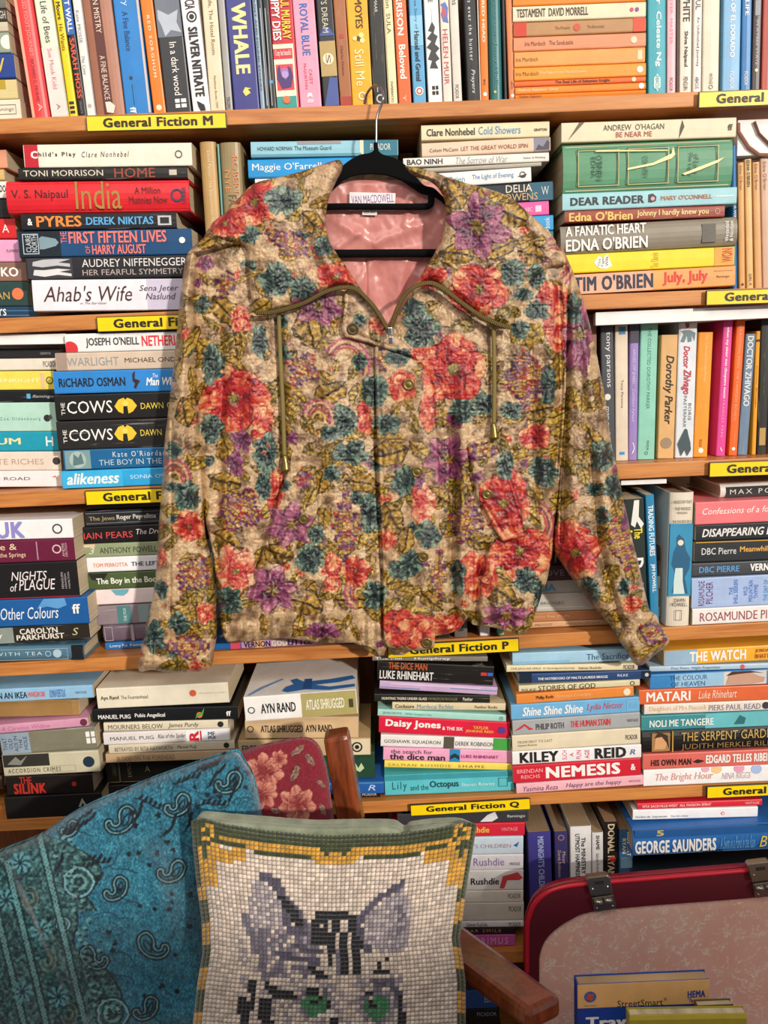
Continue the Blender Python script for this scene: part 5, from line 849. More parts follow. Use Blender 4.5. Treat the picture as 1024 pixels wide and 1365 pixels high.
        for a, b in zip(pts[:-1], pts[1:]):
            ab = b-a; t = np.clip(((X-a[0])*ab[0]+(Y-a[1])*ab[1])/(ab@ab+1e-9), 0, 1)
            d = np.minimum(d, np.hypot(X-a[0]-t*ab[0], Y-a[1]-t*ab[1]))
        s.put(sl, np.clip((wd-d)*s.S*.7+.5, 0, 1)*alpha, hexa(hexc))
def catmull(pts, n=6, closed=True):
    pts = np.array(pts, float); N_ = len(pts); out = []
    rngi = range(N_) if closed else range(N_-1)
    for i in rngi:
        p0, p1, p2, p3 = (pts[(i-1) % N_], pts[i], pts[(i+1) % N_], pts[(i+2) % N_]) if closed else (pts[max(i-1, 0)], pts[i], pts[i+1], pts[min(i+2, N_-1)])
        for k in range(n):
            t = k/n; out.append(.5*((2*p1)+(-p0+p2)*t+(2*p0-5*p1+4*p2-p3)*t*t+(-p0+3*p1-3*p2+p3)*t**3))
    if not closed: out.append(pts[-1])
    return np.array(out)
def seg_dist(x, y, poly, closed=True):
    best = np.full(x.shape, 1e9); bx = np.zeros_like(x); by = np.zeros_like(y)
    n = len(poly)
    for i in range(n if closed else n-1):
        a = poly[i]; b = poly[(i+1) % n]; ab = b-a; L2 = ab@ab+1e-12
        t = np.clip(((x-a[0])*ab[0]+(y-a[1])*ab[1])/L2, 0, 1); qx = a[0]+t*ab[0]; qy = a[1]+t*ab[1]
        d = np.hypot(x-qx, y-qy); k = d < best; best = np.where(k, d, best); bx = np.where(k, qx, bx); by = np.where(k, qy, by)
    return best, bx, by
def inside(x, y, poly):
    c = np.zeros(x.shape, bool); n = len(poly)
    for i in range(n):
        x1, y1 = poly[i]; x2, y2 = poly[(i+1) % n]
        k = ((y1 > y) != (y2 > y)) & (x < (x2-x1)*(y-y1)/(y2-y1+1e-12)+x1); c ^= k
    return c
def fast_mesh(name, V, Q, cols=None):
    me = bpy.data.meshes.new(name); me.vertices.add(len(V)); me.vertices.foreach_set('co', V.astype(np.float32).ravel())
    nq = len(Q); me.loops.add(nq*4); me.loops.foreach_set('vertex_index', Q.astype(np.int32).ravel())
    me.polygons.add(nq); me.polygons.foreach_set('loop_start', np.arange(0, nq*4, 4, dtype=np.int32))
    me.polygons.foreach_set('use_smooth', np.ones(nq, bool))
    if cols is not None:
        at = me.color_attributes.new('print', 'FLOAT_COLOR', 'POINT')
        l = np.where(cols <= .04045, cols/12.92, ((cols+.055)/1.055)**2.4)
        at.data.foreach_set('color', np.concatenate([l, np.ones((len(l), 1))], 1).astype(np.float32).ravel())
    me.update(calc_edges=True); me.validate(); return me
def cloth_panel(name, poly, Yb, bulge, s, mat, parent, cv=None, thick=.002, h=1.3, folds=(), crinkle=.0010, lowamp=.0015, smooth=True, origin=(0, 0, 0), ext=None, seed=0, lowscale=38, back=True):
    poly = catmull(poly, 5) if smooth else np.array(poly, float)
    x0, y0 = poly.min(0)-h*1.5; x1, y1 = poly.max(0)+h*1.5
    nx = int((x1-x0)/h)+2; ny = int((y1-y0)/h)+2
    GX, GY = np.meshgrid(x0+np.arange(nx)*h, y0+np.arange(ny)*h); x = GX.ravel(); y = GY.ravel()
    ins = inside(x, y, poly); d, bx, by = seg_dist(x, y, poly)
    x = np.where(ins, x, bx); y = np.where(ins, y, by); d = np.where(ins, d, 0)
    I = ins.reshape(ny, nx); cell = (I[:-1, :-1].astype(int)+I[1:, :-1]+I[:-1, 1:]+I[1:, 1:]) >= 1
    js, is_ = np.nonzero(cell); a = js*nx+is_; Q = np.stack([a+nx, a+nx+1, a+1, a], -1)
    used = np.zeros(nx*ny, bool); used[Q.ravel()] = True; idx = np.cumsum(used)-1; Q = idx[Q]; x, y, d, bins = x[used], y[used], d[used], ins[used]
    t = np.clip(d/s, 0, 1); prof = np.sqrt(np.clip(1-(1-t)**2, 0, 1)); env = np.clip(d/6, 0, 1)
    Yf = -bulge*prof
    if lowamp: Yf -= env*lowamp*(fbm(x/lowscale, y/(lowscale*1.7), 51+seed, 3)-.45)*2
    if crinkle:
        r1 = 1-np.abs(2*fbm(x/4.2, y/4.8, 61+seed, 2)-1); Yf -= np.clip(d/3, 0, 1)*crinkle*(r1-.6)*2
        Yf -= np.clip(d/3, 0, 1)*crinkle*.8*(fbm(x/9, y/8, 71+seed, 2)-.5)*2
    for pts, wd, amp in folds:
        dd, _, _ = seg_dist(x, y, np.array(pts, float), False); Yf -= env*amp*1.5*np.exp(-(dd/wd)**2)
    if ext is not None: Yf -= ext(x, y, d)
    cols = cv.sample(x, y) if cv is not None else None
    V = PN(x, y, Yb+Yf)-np.array(origin)
    if back:
        Vb = V.copy(); Vb[:, 1] = Yb+thick*prof-origin[1]; k = len(V)
        edge = ~bins
        # boundary vertices are shared between both faces
        mp = np.arange(k)+k; mp[edge] = np.nonzero(edge)[0]
        Qb = mp[Q][:, ::-1]
        keep = np.ones(2*k, bool); keep[k:][edge] = False; re = np.cumsum(keep)-1
        V = np.concatenate([V, Vb])[keep]; Q = re[np.concatenate([Q, Qb])]
        if cols is not None: cols = np.concatenate([cols, cols])[keep]
    return mesh_obj(name, fast_mesh(name, V, Q, cols), mat, parent)
def print_mat(name, rough=.42, spec=.5, sheen=.2, bscale=260, bstr=.35, sat=1.0, coat=0):
    m, nt, b = nmat(name); at = N(nt, 'ShaderNodeAttribute', attribute_name='print'); tc = N(nt, 'ShaderNodeTexCoord')
    no = N(nt, 'ShaderNodeTexNoise', Scale=float(bscale), Detail=4.0, Roughness=.7); nt.links.new(tc.outputs['Object'], no.inputs['Vector'])
    r = ramp(nt, no.outputs['Fac'], [(.3, (.88, .88, .88)), (.7, (1.06, 1.06, 1.06))])
    mx = N(nt, 'ShaderNodeMix', data_type='RGBA', blend_type='MULTIPLY'); mx.inputs[0].default_value = 1
    nt.links.new(at.outputs['Color'], mx.inputs[6]); nt.links.new(r.outputs[0], mx.inputs[7]); nt.links.new(mx.outputs[2], b.inputs['Base Color'])
    b.inputs['Roughness'].default_value = rough; b.inputs['Specular IOR Level'].default_value = spec; b.inputs['Sheen Weight'].default_value = sheen
    b.inputs['Coat Weight'].default_value = coat; b.inputs['Coat Roughness'].default_value = .35
    bump(nt, b, no.outputs['Fac'], bstr, .0012); return m
# ---------------- floral print ----------------
FL = Canvas(176, 200, 904, 904, 2, warp=3.0, wscale=10)
base = mixc(('7E6850', 'AC927A', 'CCB296', 'E0CAAA', 'C6AA8E'), np.clip((fbm(FL.X/13, FL.Y/13, 2)-.25)*2, 0, 1)); FL.a[:] = base
rd = random.Random(5)
for i in range(1000):
    x, y = rd.uniform(180, 900), rd.uniform(205, 900)
    q = rd.random()
    if q < .72: FL.leaf(x, y, rd.uniform(20, 46), rd.uniform(10, 22), rd.uniform(0, 3.14), rd.choice([('3E2C0E', '7C6226', 'A8883A', 'CCAE60'), ('362C0E', '685822', '927C30', 'B89E4C'), ('4A3A14', '8E7430', 'BC9E46', 'DCC478')]))
    elif q < .85: FL.flower('taupe', x, y, rd.uniform(7, 13))
    elif q < .91: FL.flower('mauve', x, y, rd.uniform(5, 10))
    elif q < .97: FL.flower('rose', x, y, rd.uniform(4, 8))
    else: FL.flower('teal', x, y, rd.uniform(6, 11))
for (x, y, l, w_, a) in ((410, 440, 46, 30, 1.1), (299, 417, 44, 28, .8), (310, 488, 34, 20, .4), (440, 525, 46, 26, 2.4), (417, 295, 30, 24, .5), (605, 258, 40, 30, 1.2), (635, 262, 34, 24, 2.0),
        (683, 284, 42, 30, .6), (665, 332, 48, 24, 2.6), (609, 340, 40, 24, .2), (709, 340, 34, 26, .4), (717, 547, 40, 24, 0), (746, 484, 60, 16, 1.5), (482, 645, 38, 26, .3), (518, 603, 44, 28, 2.8),
        (525, 690, 42, 26, 1.0), (370, 737, 36, 24, .5), (405, 804, 46, 28, .5), (331, 770, 40, 16, 1.4), (247, 550, 34, 22, 1.2), (712, 660, 44, 16, 1.1), (585, 660, 30, 26, .8), (663, 786, 54, 28, .5),
        (793, 589, 34, 22, 1.0), (299, 640, 40, 26, .4), (480, 570, 30, 16, 1.1), (560, 600, 30, 18, .8), (840, 760, 34, 18, 1.2), (800, 520, 30, 18, 1.3), (240, 420, 36, 16, 1.4), (590, 560, 30, 18, .4), (540, 720, 30, 20, 2), (350, 380, 30, 18, 1),
        (640, 720, 34, 22, .3), (620, 640, 40, 18, 1.2), (470, 800, 40, 24, .2), (430, 640, 30, 20, 2), (380, 600, 26, 16, 1), (300, 600, 40, 20, 1.4), (305, 720, 36, 22, .4), (575, 800, 34, 20, .6), (860, 850, 26, 16, .8), (240, 820, 30, 18, .7)):
    FL.leaf(x, y, l*1.2, w_*1.2, a)
for (x, y, rx, ry) in ((247, 593, 16, 18), (560, 765, 13, 14), (600, 450, 22, 16), (636, 355, 14, 10), (690, 470, 20, 14), (480, 700, 14, 14), (440, 470, 18, 12), (660, 560, 14, 14), (805, 560, 16, 18), (785, 700, 14, 20), (345, 530, 14, 20), (540, 560, 12, 12), (425, 590, 12, 12), (800, 830, 14, 12), (710, 600, 10, 12), (398, 790, 14, 10)):
    FL.flower('taupe', x, y, rx, ry)
for (x, y, rx, ry, a) in ((388, 325, 44, 17, .45), (403, 492, 26, 26, .5), (702, 506, 34, 42, 0), (320, 680, 34, 34, .5), (461, 702, 19, 54, 0), (257, 765, 26, 30, .6), (621, 695, 24, 36, .3), (585, 765, 11, 42, 0),
        (828, 726, 18, 42, -.3), (645, 600, 26, 14, .2), (510, 480, 14, 20, 0), (250, 862, 34, 18, 0), (870, 845, 20, 20, .5), (405, 640, 14, 14, 0), (560, 430, 40, 14, .5), (300, 380, 16, 24, .3)):
    FL.kilim(x, y, rx, ry, a)
# paisley scrolls
for (cx, cy, r0, a0) in ((462, 488, 30, -2.6), (425, 560, 22, -2.8), (712, 700, 26, -1.2), (232, 640, 22, -2.4), (478, 790, 18, 1.8), (740, 350, 26, -2)):
    for k, (c_, w_) in enumerate((('B05A7A', 1.6), ('D8B090', 1.4), ('8A4A66', 1.3), ('B84A50', 1.2), ('E0C8A0', 1.2))):
        r_ = r0-k*3.4
        FL.stroke([(cx+r_*math.cos(a0+t*.25), cy+1.25*r_*math.sin(a0+t*.25)) for t in range(13)], w_, c_)
for f in (('poppy', 340, 270, 32), ('poppy', 302, 298, 28, 20), ('poppy', 447, 369, 26, 18), ('rose', 321, 425, 15, 18), ('poppy', 312, 531, 44, 42), ('rose', 352, 560, 15, 30), ('rose', 536, 512, 22), ('rose', 506, 432, 14),
          ('poppy', 639, 386, 42, 32), ('poppy', 572, 371, 24, 14), ('poppy', 605, 492, 42, 48), ('rose', 740, 410, 17, 48), ('rose', 571, 545, 9, 30), ('rose', 486, 558, 9, 22), ('pink', 314, 762, 25, 34), ('rose', 366, 655, 9, 34),
          ('poppy', 475, 762, 19), ('rose', 518, 720, 13, 15), ('rose', 444, 765, 7, 28), ('poppy', 540, 838, 36, 26), ('poppy', 252, 702, 21), ('rose', 275, 818, 12, 18), ('rose', 262, 890, 18, 10), ('poppy', 712, 582, 22, 16),
          ('poppy', 672, 672, 30, 48), ('poppy', 695, 735, 42, 34), ('pink', 564, 670, 13, 28), ('rose', 628, 770, 15, 36), ('rose', 650, 770, 9, 30), ('rose', 560, 838, 28, 20), ('poppy', 766, 738, 32, 44), ('rose', 842, 806, 16, 12),
          ('rose', 745, 440, 16, 30), ('rose', 215, 745, 6, 14), ('rose', 600, 832, 26, 12), ('rose', 560, 470, 16, 16)):
    FL.flower(*f)
for f in (('clem', 637, 302, 44, 44), ('clem', 363, 786, 36, 36), ('clem', 596, 612, 32, 36), ('clem', 388, 700, 34, 32), ('clem', 424, 408, 34, 26), ('mauve', 273, 351, 13), ('mauve', 324, 586, 15, 18), ('mauve', 313, 617, 15, 18),
          ('clem', 772, 445, 22, 56), ('clem', 674, 822, 34, 18), ('mauve', 608, 560, 12, 16), ('mauve', 838, 690, 10, 20), ('mauve', 430, 840, 30, 8), ('mauve', 560, 640, 8, 12), ('mauve', 700, 620, 6, 8)):
    FL.flower(*f)
for (x, y, rx, ry) in ((378, 267, 24, 17), (369, 373, 22, 20), (403, 384, 17, 14), (334, 313, 11, 13), (432, 328, 13, 12), (269, 406, 10, 12), (284, 484, 12, 26), (347, 455, 9, 21), (499, 521, 18, 22), (532, 477, 15, 12),
        (455, 551, 13, 11), (480, 482, 9, 12), (683, 364, 15, 18), (715, 369, 11, 15), (715, 414, 15, 12), (692, 440, 12, 11), (698, 392, 12, 8), (562, 440, 24, 22), (551, 412, 16, 12), (618, 547, 16, 14), (646, 540, 13, 14),
        (680, 547, 14, 11), (731, 514, 8, 22), (282, 572, 15, 19), (354, 605, 15, 25), (352, 649, 10, 17), (306, 800, 17, 17), (412, 744, 20, 18), (422, 712, 11, 12), (442, 631, 11, 10), (461, 561, 14, 20), (468, 603, 22, 14),
        (440, 578, 12, 10), (495, 684, 11, 26), (500, 793, 14, 18), (533, 758, 14, 15), (535, 645, 12, 18), (514, 565, 17, 13), (250, 660, 15, 20), (215, 786, 8, 10), (238, 832, 13, 14), (617, 554, 12, 10), (725, 628, 17, 18),
        (673, 621, 10, 20), (571, 712, 16, 17), (546, 752, 15, 16), (543, 638, 9, 16), (702, 775, 15, 16), (610, 768, 8, 22), (805, 607, 15, 20), (818, 649, 13, 16), (804, 688, 10, 11), (786, 790, 12, 20), (832, 782, 8, 12),
        (722, 800, 8, 22), (765, 410, 8, 20), (206, 850, 12, 20), (232, 600, 9, 10)):
    FL.flower('teal', x, y, rx*1.15, ry*1.15)
for i in range(260):
    x, y = rd.uniform(180, 900), rd.uniform(205, 900); FL.flower(rd.choice(['rose', 'mauve', 'rose', 'taupe']), x, y, rd.uniform(1.5, 3.2))
# fine dark contour lines and pale flecks of the brocade
g = np.abs(2*fbm(FL.X/7, FL.Y/7, 88, 2)-1); FL.a *= (1-.34*np.clip((.05-g)/.05, 0, 1))[..., None]
g = np.abs(2*fbm(FL.X/5+3, FL.Y/5+8, 98, 2)-1); FL.a += (.16*np.clip((.035-g)/.035, 0, 1))[..., None]
FL.a *= (.90+.2*fbm(FL.X/1.4, FL.Y/1.4, 77, 2))[..., None]; gr = FL.a.mean(-1, keepdims=True); FL.a = np.clip(gr+(FL.a-gr)*1.18, 0, 1)*np.array([.90, .865, .80], np.float32)
# ---------------- jacket ----------------
SILK = print_mat('floral_brocade', .34, .6, .0, 420, .6, coat=.15)
JO = P(505, 240, -.035); jk = empty('jacket', JO); jo = (0, 0, 0)
tag(jk, 'floral brocade zip jacket in olive, red and purple hanging on black hanger', 'jacket')
JO_ = tuple(JO)
def jp(name, poly, Yb, bulge, s, **kw): return cloth_panel(name, poly, Yb, bulge, s, SILK, jk, FL, origin=JO_, **kw)
def hemwave(x, y, d):     # gathers above the elastic hem
    k = np.clip((y-770)/70, 0, 1); return k*.0022*np.sin(x*.36+2*np.sin(x*.09))-.003*np.exp(-((y-828)/5.0)**2)*k
jp('back_panel', [(452, 222), (500, 228), (545, 222), (600, 238), (690, 290), (748, 352), (742, 700), (700, 826), (620, 828), (320, 842), (300, 838), (280, 700), (264, 350), (330, 268), (400, 236)], -.0125, .001, 20, thick=.008, h=3.2, crinkle=0, lowamp=0)
# satin lining inside the neck
ln_m, nt, b = nmat('rose_satin'); tc = N(nt, 'ShaderNodeTexCoord'); no = N(nt, 'ShaderNodeTexNoise', Scale=14.0, Detail=3.0, Distortion=1.5); nt.links.new(tc.outputs['Object'], no.inputs['Vector'])
r_ = ramp(nt, no.outputs['Fac'], [(.3, lin('B96E68')), (.7, lin('CF8A82'))]); nt.links.new(r_.outputs[0], b.inputs['Base Color']); b.inputs['Roughness'].default_value = .30
b.inputs['Sheen Weight'].default_value = .3; b.inputs['Anisotropic'].default_value = .5; bump(nt, b, no.outputs['Fac'], .10, .003)
cloth_panel('lining', [(440, 246), (470, 240), (520, 240), (560, 243), (592, 250), (608, 300), (600, 360), (560, 400), (530, 450), (515, 452), (490, 420), (450, 370), (430, 330), (428, 280)], -.0165, .001, 10, ln_m, jk, h=1.6, origin=JO_, crinkle=.0, lowamp=.002, lowscale=16, seed=4,
            folds=[([(455, 300), (500, 325), (560, 300)], 7, .002), ([(470, 390), (500, 345), (560, 335)], 6, .002), ([(488, 345), (489, 420)], 1.6, -.0018), ([(540, 300), (548, 270)], 5, .002), ([(520, 430), (540, 350)], 6, .002), ([(450, 330), (480, 310)], 5, .0018)])
FLF = [([(291, 380), (296, 520), (290, 650), (288, 760)], 7, -.005), ([(372, 430), (377, 520), (380, 640), (350, 720), (334, 790)], 5, -.004), ([(402, 620), (362, 700), (338, 790), (330, 840)], 5, .004),
       ([(440, 470), (436, 560), (448, 680)], 14, .004), ([(470, 480), (500, 620), (498, 760), (480, 850)], 9, -.003), ([(330, 450), (340, 560), (330, 650)], 12, .004), ([(505, 470), (502, 600), (509, 760), (512, 850)], 3, -.003)]
jp('front_panel', [(256, 348), (300, 320), (380, 300), (440, 330), (478, 380), (505, 420), (519, 448), (523, 480), (516, 600), (518, 857), (472, 857), (426, 857), (377, 851), (321, 856), (299, 850), (291, 800), (284, 740), (273, 690), (266, 620), (260, 520), (256, 430)], -.0365, .012, 34, folds=FLF, ext=hemwave, lowamp=.003, h=1.1)
FRF = [([(603, 560), (606, 640), (603, 740), (606, 830)], 5, -.007), ([(632, 832), (636, 780), (648, 730)], 4, -.006), ([(615, 500), (618, 600), (616, 740), (618, 820)], 7, .004), ([(657, 430), (658, 560)], 4, -.003), ([(735, 470), (728, 600), (722, 700)], 8, .004),
       ([(705, 470), (708, 560), (712, 640)], 10, -.004), ([(655, 760), (662, 820)], 6, .004), ([(690, 430), (690, 520)], 8, .003), ([(745, 380), (748, 520), (742, 640)], 5, -.005)]
jp('front_panel', [(519, 448), (535, 412), (560, 375), (590, 350), (640, 300), (700, 290), (752, 346), (760, 420), (756, 520), (750, 600), (744, 660), (739, 700), (735, 745), (724, 786), (713, 821), (705, 840), (691, 847), (681, 843), (656, 836), (631, 833), (624, 824), (610, 840), (580, 848), (514, 858), (510, 600), (510, 480)], -.0365, .012, 34, folds=FRF, ext=hemwave, lowamp=.003, seed=3, h=1.1)
jp('placket', [(500, 462), (500, 520), (505, 640), (510, 740), (511, 820), (513, 856), (524, 864), (545, 867), (574, 865), (580, 852), (586, 760), (586, 640), (582, 560), (576, 505), (564, 487), (545, 475), (521, 466)], -.0495, .003, 5, crinkle=.0006, lowamp=.0012, folds=[([(504, 480), (510, 640), (515, 850)], 2, -.0012), ([(560, 500), (556, 640), (568, 780)], 12, .002)], seed=5)
jp('storm_tab', [(460, 388), (458, 410), (455, 436), (458, 447), (466, 451), (490, 457), (521, 468), (545, 474), (556, 478), (545, 462), (530, 450), (518, 440), (506, 418), (490, 396), (474, 386)], -.0535, .0025, 4, folds=[([(464, 392), (461, 440), (490, 452), (530, 464)], 1.6, -.001)], seed=6, lowamp=.0008)
SLF = [([(229, 560), (228, 700), (226, 850)], 1.8, -.0022), ([(245, 400), (240, 560), (246, 700)], 8, .003), ([(262, 600), (270, 740)], 6, -.003)]
jp('sleeve', [(262, 336), (249, 341), (241, 388), (236, 440), (231, 490), (226, 532), (219, 593), (216, 645), (211, 709), (208, 760), (203, 800), (195, 850), (240, 856), (284, 852), (287, 815), (286, 790), (281, 751), (272, 709), (270, 645), (265, 593), (261, 532), (259, 440), (259, 388)], -.044, .022, 26, thick=.018, folds=SLF, lowamp=.003, seed=7, h=1.1)
jp('sleeve', [(745, 330), (759, 350), (772, 384), (782, 414), (795, 469), (801, 500), (807, 530), (815, 590), (822, 620), (832, 667), (841, 710), (850, 745), (858, 780), (866, 812), (873, 826), (848, 856), (832, 862), (814, 835), (793, 811), (769, 779), (751, 754), (738, 728), (741, 690), (743, 667), (748, 600), (752, 530), (750, 469), (746, 400)], -.030, .024, 26, thick=.014,
   folds=[([(757, 360), (757, 480), (752, 600), (750, 720)], 4, -.006), ([(785, 480), (800, 600), (815, 720), (850, 800)], 10, .004), ([(790, 610), (800, 730), (828, 830)], 5, -.006), ([(762, 620), (775, 740), (800, 800)], 8, .003), ([(770, 420), (778, 540)], 6, -.003)], lowamp=.0035, seed=8, h=1.1)
cl = jp('cuff', [(197, 845), (240, 847), (284, 843), (284, 870), (279, 892), (255, 896), (225, 896), (203, 893), (186, 895), (185, 880)], -.047, .020, 14, thick=.018, folds=[([(204, 848), (202, 893)], 1.6, -.002), ([(204, 850), (282, 848)], 1.8, -.002)], seed=9, lowamp=.0015)
jp('cuff', [(872, 818), (881, 835), (893, 852), (886, 863), (870, 876), (856, 887), (845, 884), (836, 868), (824, 848), (848, 836)], -.033, .021, 14, thick=.014, seed=10, lowamp=.0015, folds=[([(828, 848), (872, 822)], 1.8, -.002)])
jp('pocket_flap', [(383, 628), (391, 615), (412, 614), (421, 627), (424, 680), (414, 702), (396, 730), (379, 753), (367, 741), (358, 715)], -.0525, .0050, 5, folds=[([(362, 716), (386, 632), (418, 624), (420, 680), (380, 746)], 1.6, -.0009)], seed=11, lowamp=.001)
jp('pocket_flap', [(624, 592), (643.5, 584), (662, 585), (675, 617), (687.5, 654), (700, 690), (704, 712), (690, 718), (674, 722.6), (665, 717), (654, 696), (646, 679), (636, 665), (630, 637), (626, 608)], -.0525, .0050, 5, folds=[([(629, 598), (660, 589), (697, 706), (674, 717), (634, 652)], 1.6, -.0009)], seed=12, lowamp=.001)
jp('collar', [(452, 213), (430, 219), (403, 228), (372, 236), (340, 244), (322, 260), (308, 275), (288, 300), (271, 317), (250, 339), (285, 333), (325, 327), (330, 362), (334, 395), (343, 416), (365, 414), (403, 403), (432, 388), (455, 382), (473, 384), (488, 396), (478, 380), (466, 363), (451, 341), (440, 323), (435, 302), (436, 276), (441, 258), (449, 240), (457, 224)], -.052, .011, 14,
   folds=[([(325, 327), (336, 400)], 2, -.002), ([(350, 260), (380, 330), (360, 400)], 14, .003), ([(430, 250), (420, 320), (450, 375)], 8, .003), ([(325, 327), (290, 318), (262, 330)], 2.5, -.003)], lowamp=.004, seed=13, h=1.1)
jp('collar', [(540, 221), (560, 226), (580, 232), (600, 237), (625, 245), (652, 252), (680, 263), (705, 284), (728, 306), (750, 338), (757, 352), (735, 356), (712, 372), (700, 395), (688, 415), (680, 436), (642, 422), (616, 404), (594, 387), (576, 377), (557, 380), (542, 392), (556, 376), (568, 356), (583, 330), (593, 300), (594, 275), (588, 256), (574, 242), (552, 234)], -.052, .011, 14,
   folds=[([(735, 356), (700, 385), (684, 430)], 2.5, -.002), ([(640, 270), (660, 330), (640, 400)], 14, .003), ([(600, 260), (606, 320), (580, 365)], 8, .003), ([(700, 300), (715, 345)], 6, -.003)], lowamp=.004, seed=14, h=1.1)
# zip: tape, teeth and pull
TAPE = flat('4E4222', .7); BRASS = flat('8E7A46', .32, .85); STEEL = flat('9A9A9E', .25, 1.0); CORD = flat('7E6F3C', .8)
def jl(pts, Y): return [P(x, y, Y)-JO for x, y in pts]
for zp in ([(341, 417), (365, 416), (403, 405), (432, 390), (455, 383.5), (473, 385), (488, 397), (503, 415), (513, 432), (519, 441)], [(682, 437), (661, 431), (642, 422), (616, 404), (594, 387), (576, 377.5), (557, 380.5), (542, 391), (530, 411), (523, 432), (520, 441)]):
    c = catmull(zp, 8, False); z_ = mk('zipper', *tube(jl(c, -.0630), .0026, 8), TAPE, jk, True)
    dist = np.concatenate([[0], np.cumsum(np.hypot(*np.diff(c, axis=0).T))]); L = dist[-1]; vf = []
    for k in range(int(L/2.6)):
        s_ = (k+.5)*2.6; x, y = np.interp(s_, dist, c[:, 0]), np.interp(s_, dist, c[:, 1]); x2, y2 = np.interp(min(s_+1, L), dist, c[:, 0]), np.interp(min(s_+1, L), dist, c[:, 1])
        an = math.atan2(y2-y, x2-x); p = P(x, y, -.0665)-JO; t_ = Vector((math.cos(an), 0, -math.sin(an))); n_ = Vector((math.sin(an), 0, math.cos(an))); v, f = boxv(-.0007, .0007, -.0012, .0012, -.0019, .0019)
        vf.append(([p+t_*q[0]+n_*q[2]+Vector((0, q[1], 0)) for q in v], f))
    tt = mk('zipper_teeth', *merge(*vf), BRASS, z_); tt['kind'] = 'stuff'
pc = P(520, 441, -.068)-JO
v1_, f1_ = boxv(-.0028, .0028, -.002, .002, -.005, .004); pl = mk('zipper_pull', [Vector(q)+pc for q in v1_], f1_, STEEL, jk, bevel=.001)
rg = [pc+Vector((.002*math.cos(a), -.004, -.006+.0025*math.sin(a))) for a in [k*2*math.pi/12 for k in range(13)]]
mk('pull_ring', *tube(rg, .0007, 6), STEEL, pl, True)
v1_, f1_ = boxv(-.0022, .0030, -.0052, -.0038, -.015, -.007); mk('pull_tab', [Vector(q)+pc for q in v1_], f1_, STEEL, pl, bevel=.0006)
# snaps
def snap(x, y, Y, rpx, m=BRASS, nm='snap_button'):
    r = rpx/1050; p = P(x, y, Y)-JO; v, f = lathe([(r*.98, .0014), (r, 0), (r*.94, -.0008), (r*.8, -.0011), (r*.72, -.0007), (r*.4, -.0013), (.0001, -.0016)], 20)
    return mk(nm, [Vector(q)+p for q in v], f, m, jk, True)
for (x, y, Y, r) in ((545, 512.5, -.0562, 7.4), (556.5, 629, -.0562, 7.2), (564.5, 742, -.0562, 7), (569, 857, -.0545, 7.5), (405, 692, -.0595, 6.8), (649.5, 659, -.0595, 6.6), (213.5, 868, -.0660, 7)): snap(x, y, Y, r)
sb = snap(470.5, 438.6, -.057, 7.5, flat('5A4A30', .3, .6)); 
# drawcords with bell ends
for pts, e in (([(371, 405), (372, 430), (374, 480), (377, 540), (379, 600), (380, 612)], (380.5, 617)), ([(657, 420), (658, 440), (659, 500), (658.5, 560), (658, 568)], (658.5, 574))):
    mk('drawcord', *tube(jl(catmull(pts, 5, False), -.0545), .0026, 8), CORD, jk, True)
    p = P(*e, -.0565)-JO; v, f = lathe([(.0014, .010), (.0030, .008), (.0036, .002), (.0058, -.007), (.0060, -.0095), (.0045, -.0105)], 14, 'z'); mk('cord_bell', [Vector(q)+p for q in v], f, BRASS, jk, True)
# neck label
nl = mk('neck_label', *[(lambda vv: ([P(x, y, Y)-JO for x, y, Y in vv[0]], vv[1]))(([(466, 256, -.0222), (527.5, 257.5, -.0222), (526.5, 281, -.0222), (466, 281, -.0222), (466, 256, -.0215), (527.5, 257.5, -.0215), (526.5, 281, -.0215), (466, 281, -.0215)], boxv(0, 1, 0, 1, 0, 1)[1]))][0], flat('E8E0E4', .45), jk)
o = bpy.data.objects.new('anchor', None)
a_ = P(469, 272, -.0224)-JO; b_ = P(525, 262, -.0224)-JO
lettering('lettering', 'VAN MACDOWELL', '', flat('7A4A8A', .5), nl, a_.x, b_.x, a_.z, a_.z+.0095, a_.y)
nl2 = mk('size_tag', [P(x, y, Y)-JO for Y in (-.0224, -.0217) for x, y in ((483, 279), (503, 279.5), (502.5, 287), (483, 286.5))], boxv(0, 1, 0, 1, 0, 1)[1], flat('E4DCD8', .5), jk)
a_ = P(485.5, 284.8, -.0227)-JO; b_ = P(500.5, 281, -.0227)-JO; lettering('lettering', '100% SILK', '', flat('4A3A3A', .5), nl2, a_.x, b_.x, a_.z, a_.z+.0034, a_.y)
bpy.data.objects.remove(o)
# ---------------- hanger ----------------
VEL, nt, b = nmat('black_velvet'); b.inputs['Base Color'].default_value = (.004, .004, .0045, 1); b.inputs['Roughness'].default_value = .9; b.inputs['Specular IOR Level'].default_value = .1
no = N(nt, 'ShaderNodeTexNoise', Scale=900.0); bump(nt, b, no.outputs['Fac'], .3, .0006)
HY = -.0275; ho = P(501, 199, HY); hg = empty('coat_hanger', ho); tag(hg, 'black velvet coat hanger with silver hook hung over the top board edge', 'hanger')
hp = catmull([(496, 203), (501, 198), (506, 203), (511, 206.5), (525.5, 211), (538.7, 219), (552, 233), (565, 247), (578, 251), (590, 262), (604, 274), (608, 283), (600, 280), (588, 268), (578, 262), (570, 260), (560, 257), (546.6, 248), (531, 238.5), (512, 233), (491, 232), (473, 234), (457, 241), (444, 253), (425, 268), (405, 285), (398, 284), (415, 268), (434, 252), (449, 232), (459.6, 219), (478, 207.5), (490, 205)], 4)
hl = lambda pts, Y=HY: [(P(x, y, Y)-ho) for x, y in pts]
p_ = [(q.x, q.z) for q in hl(hp)]
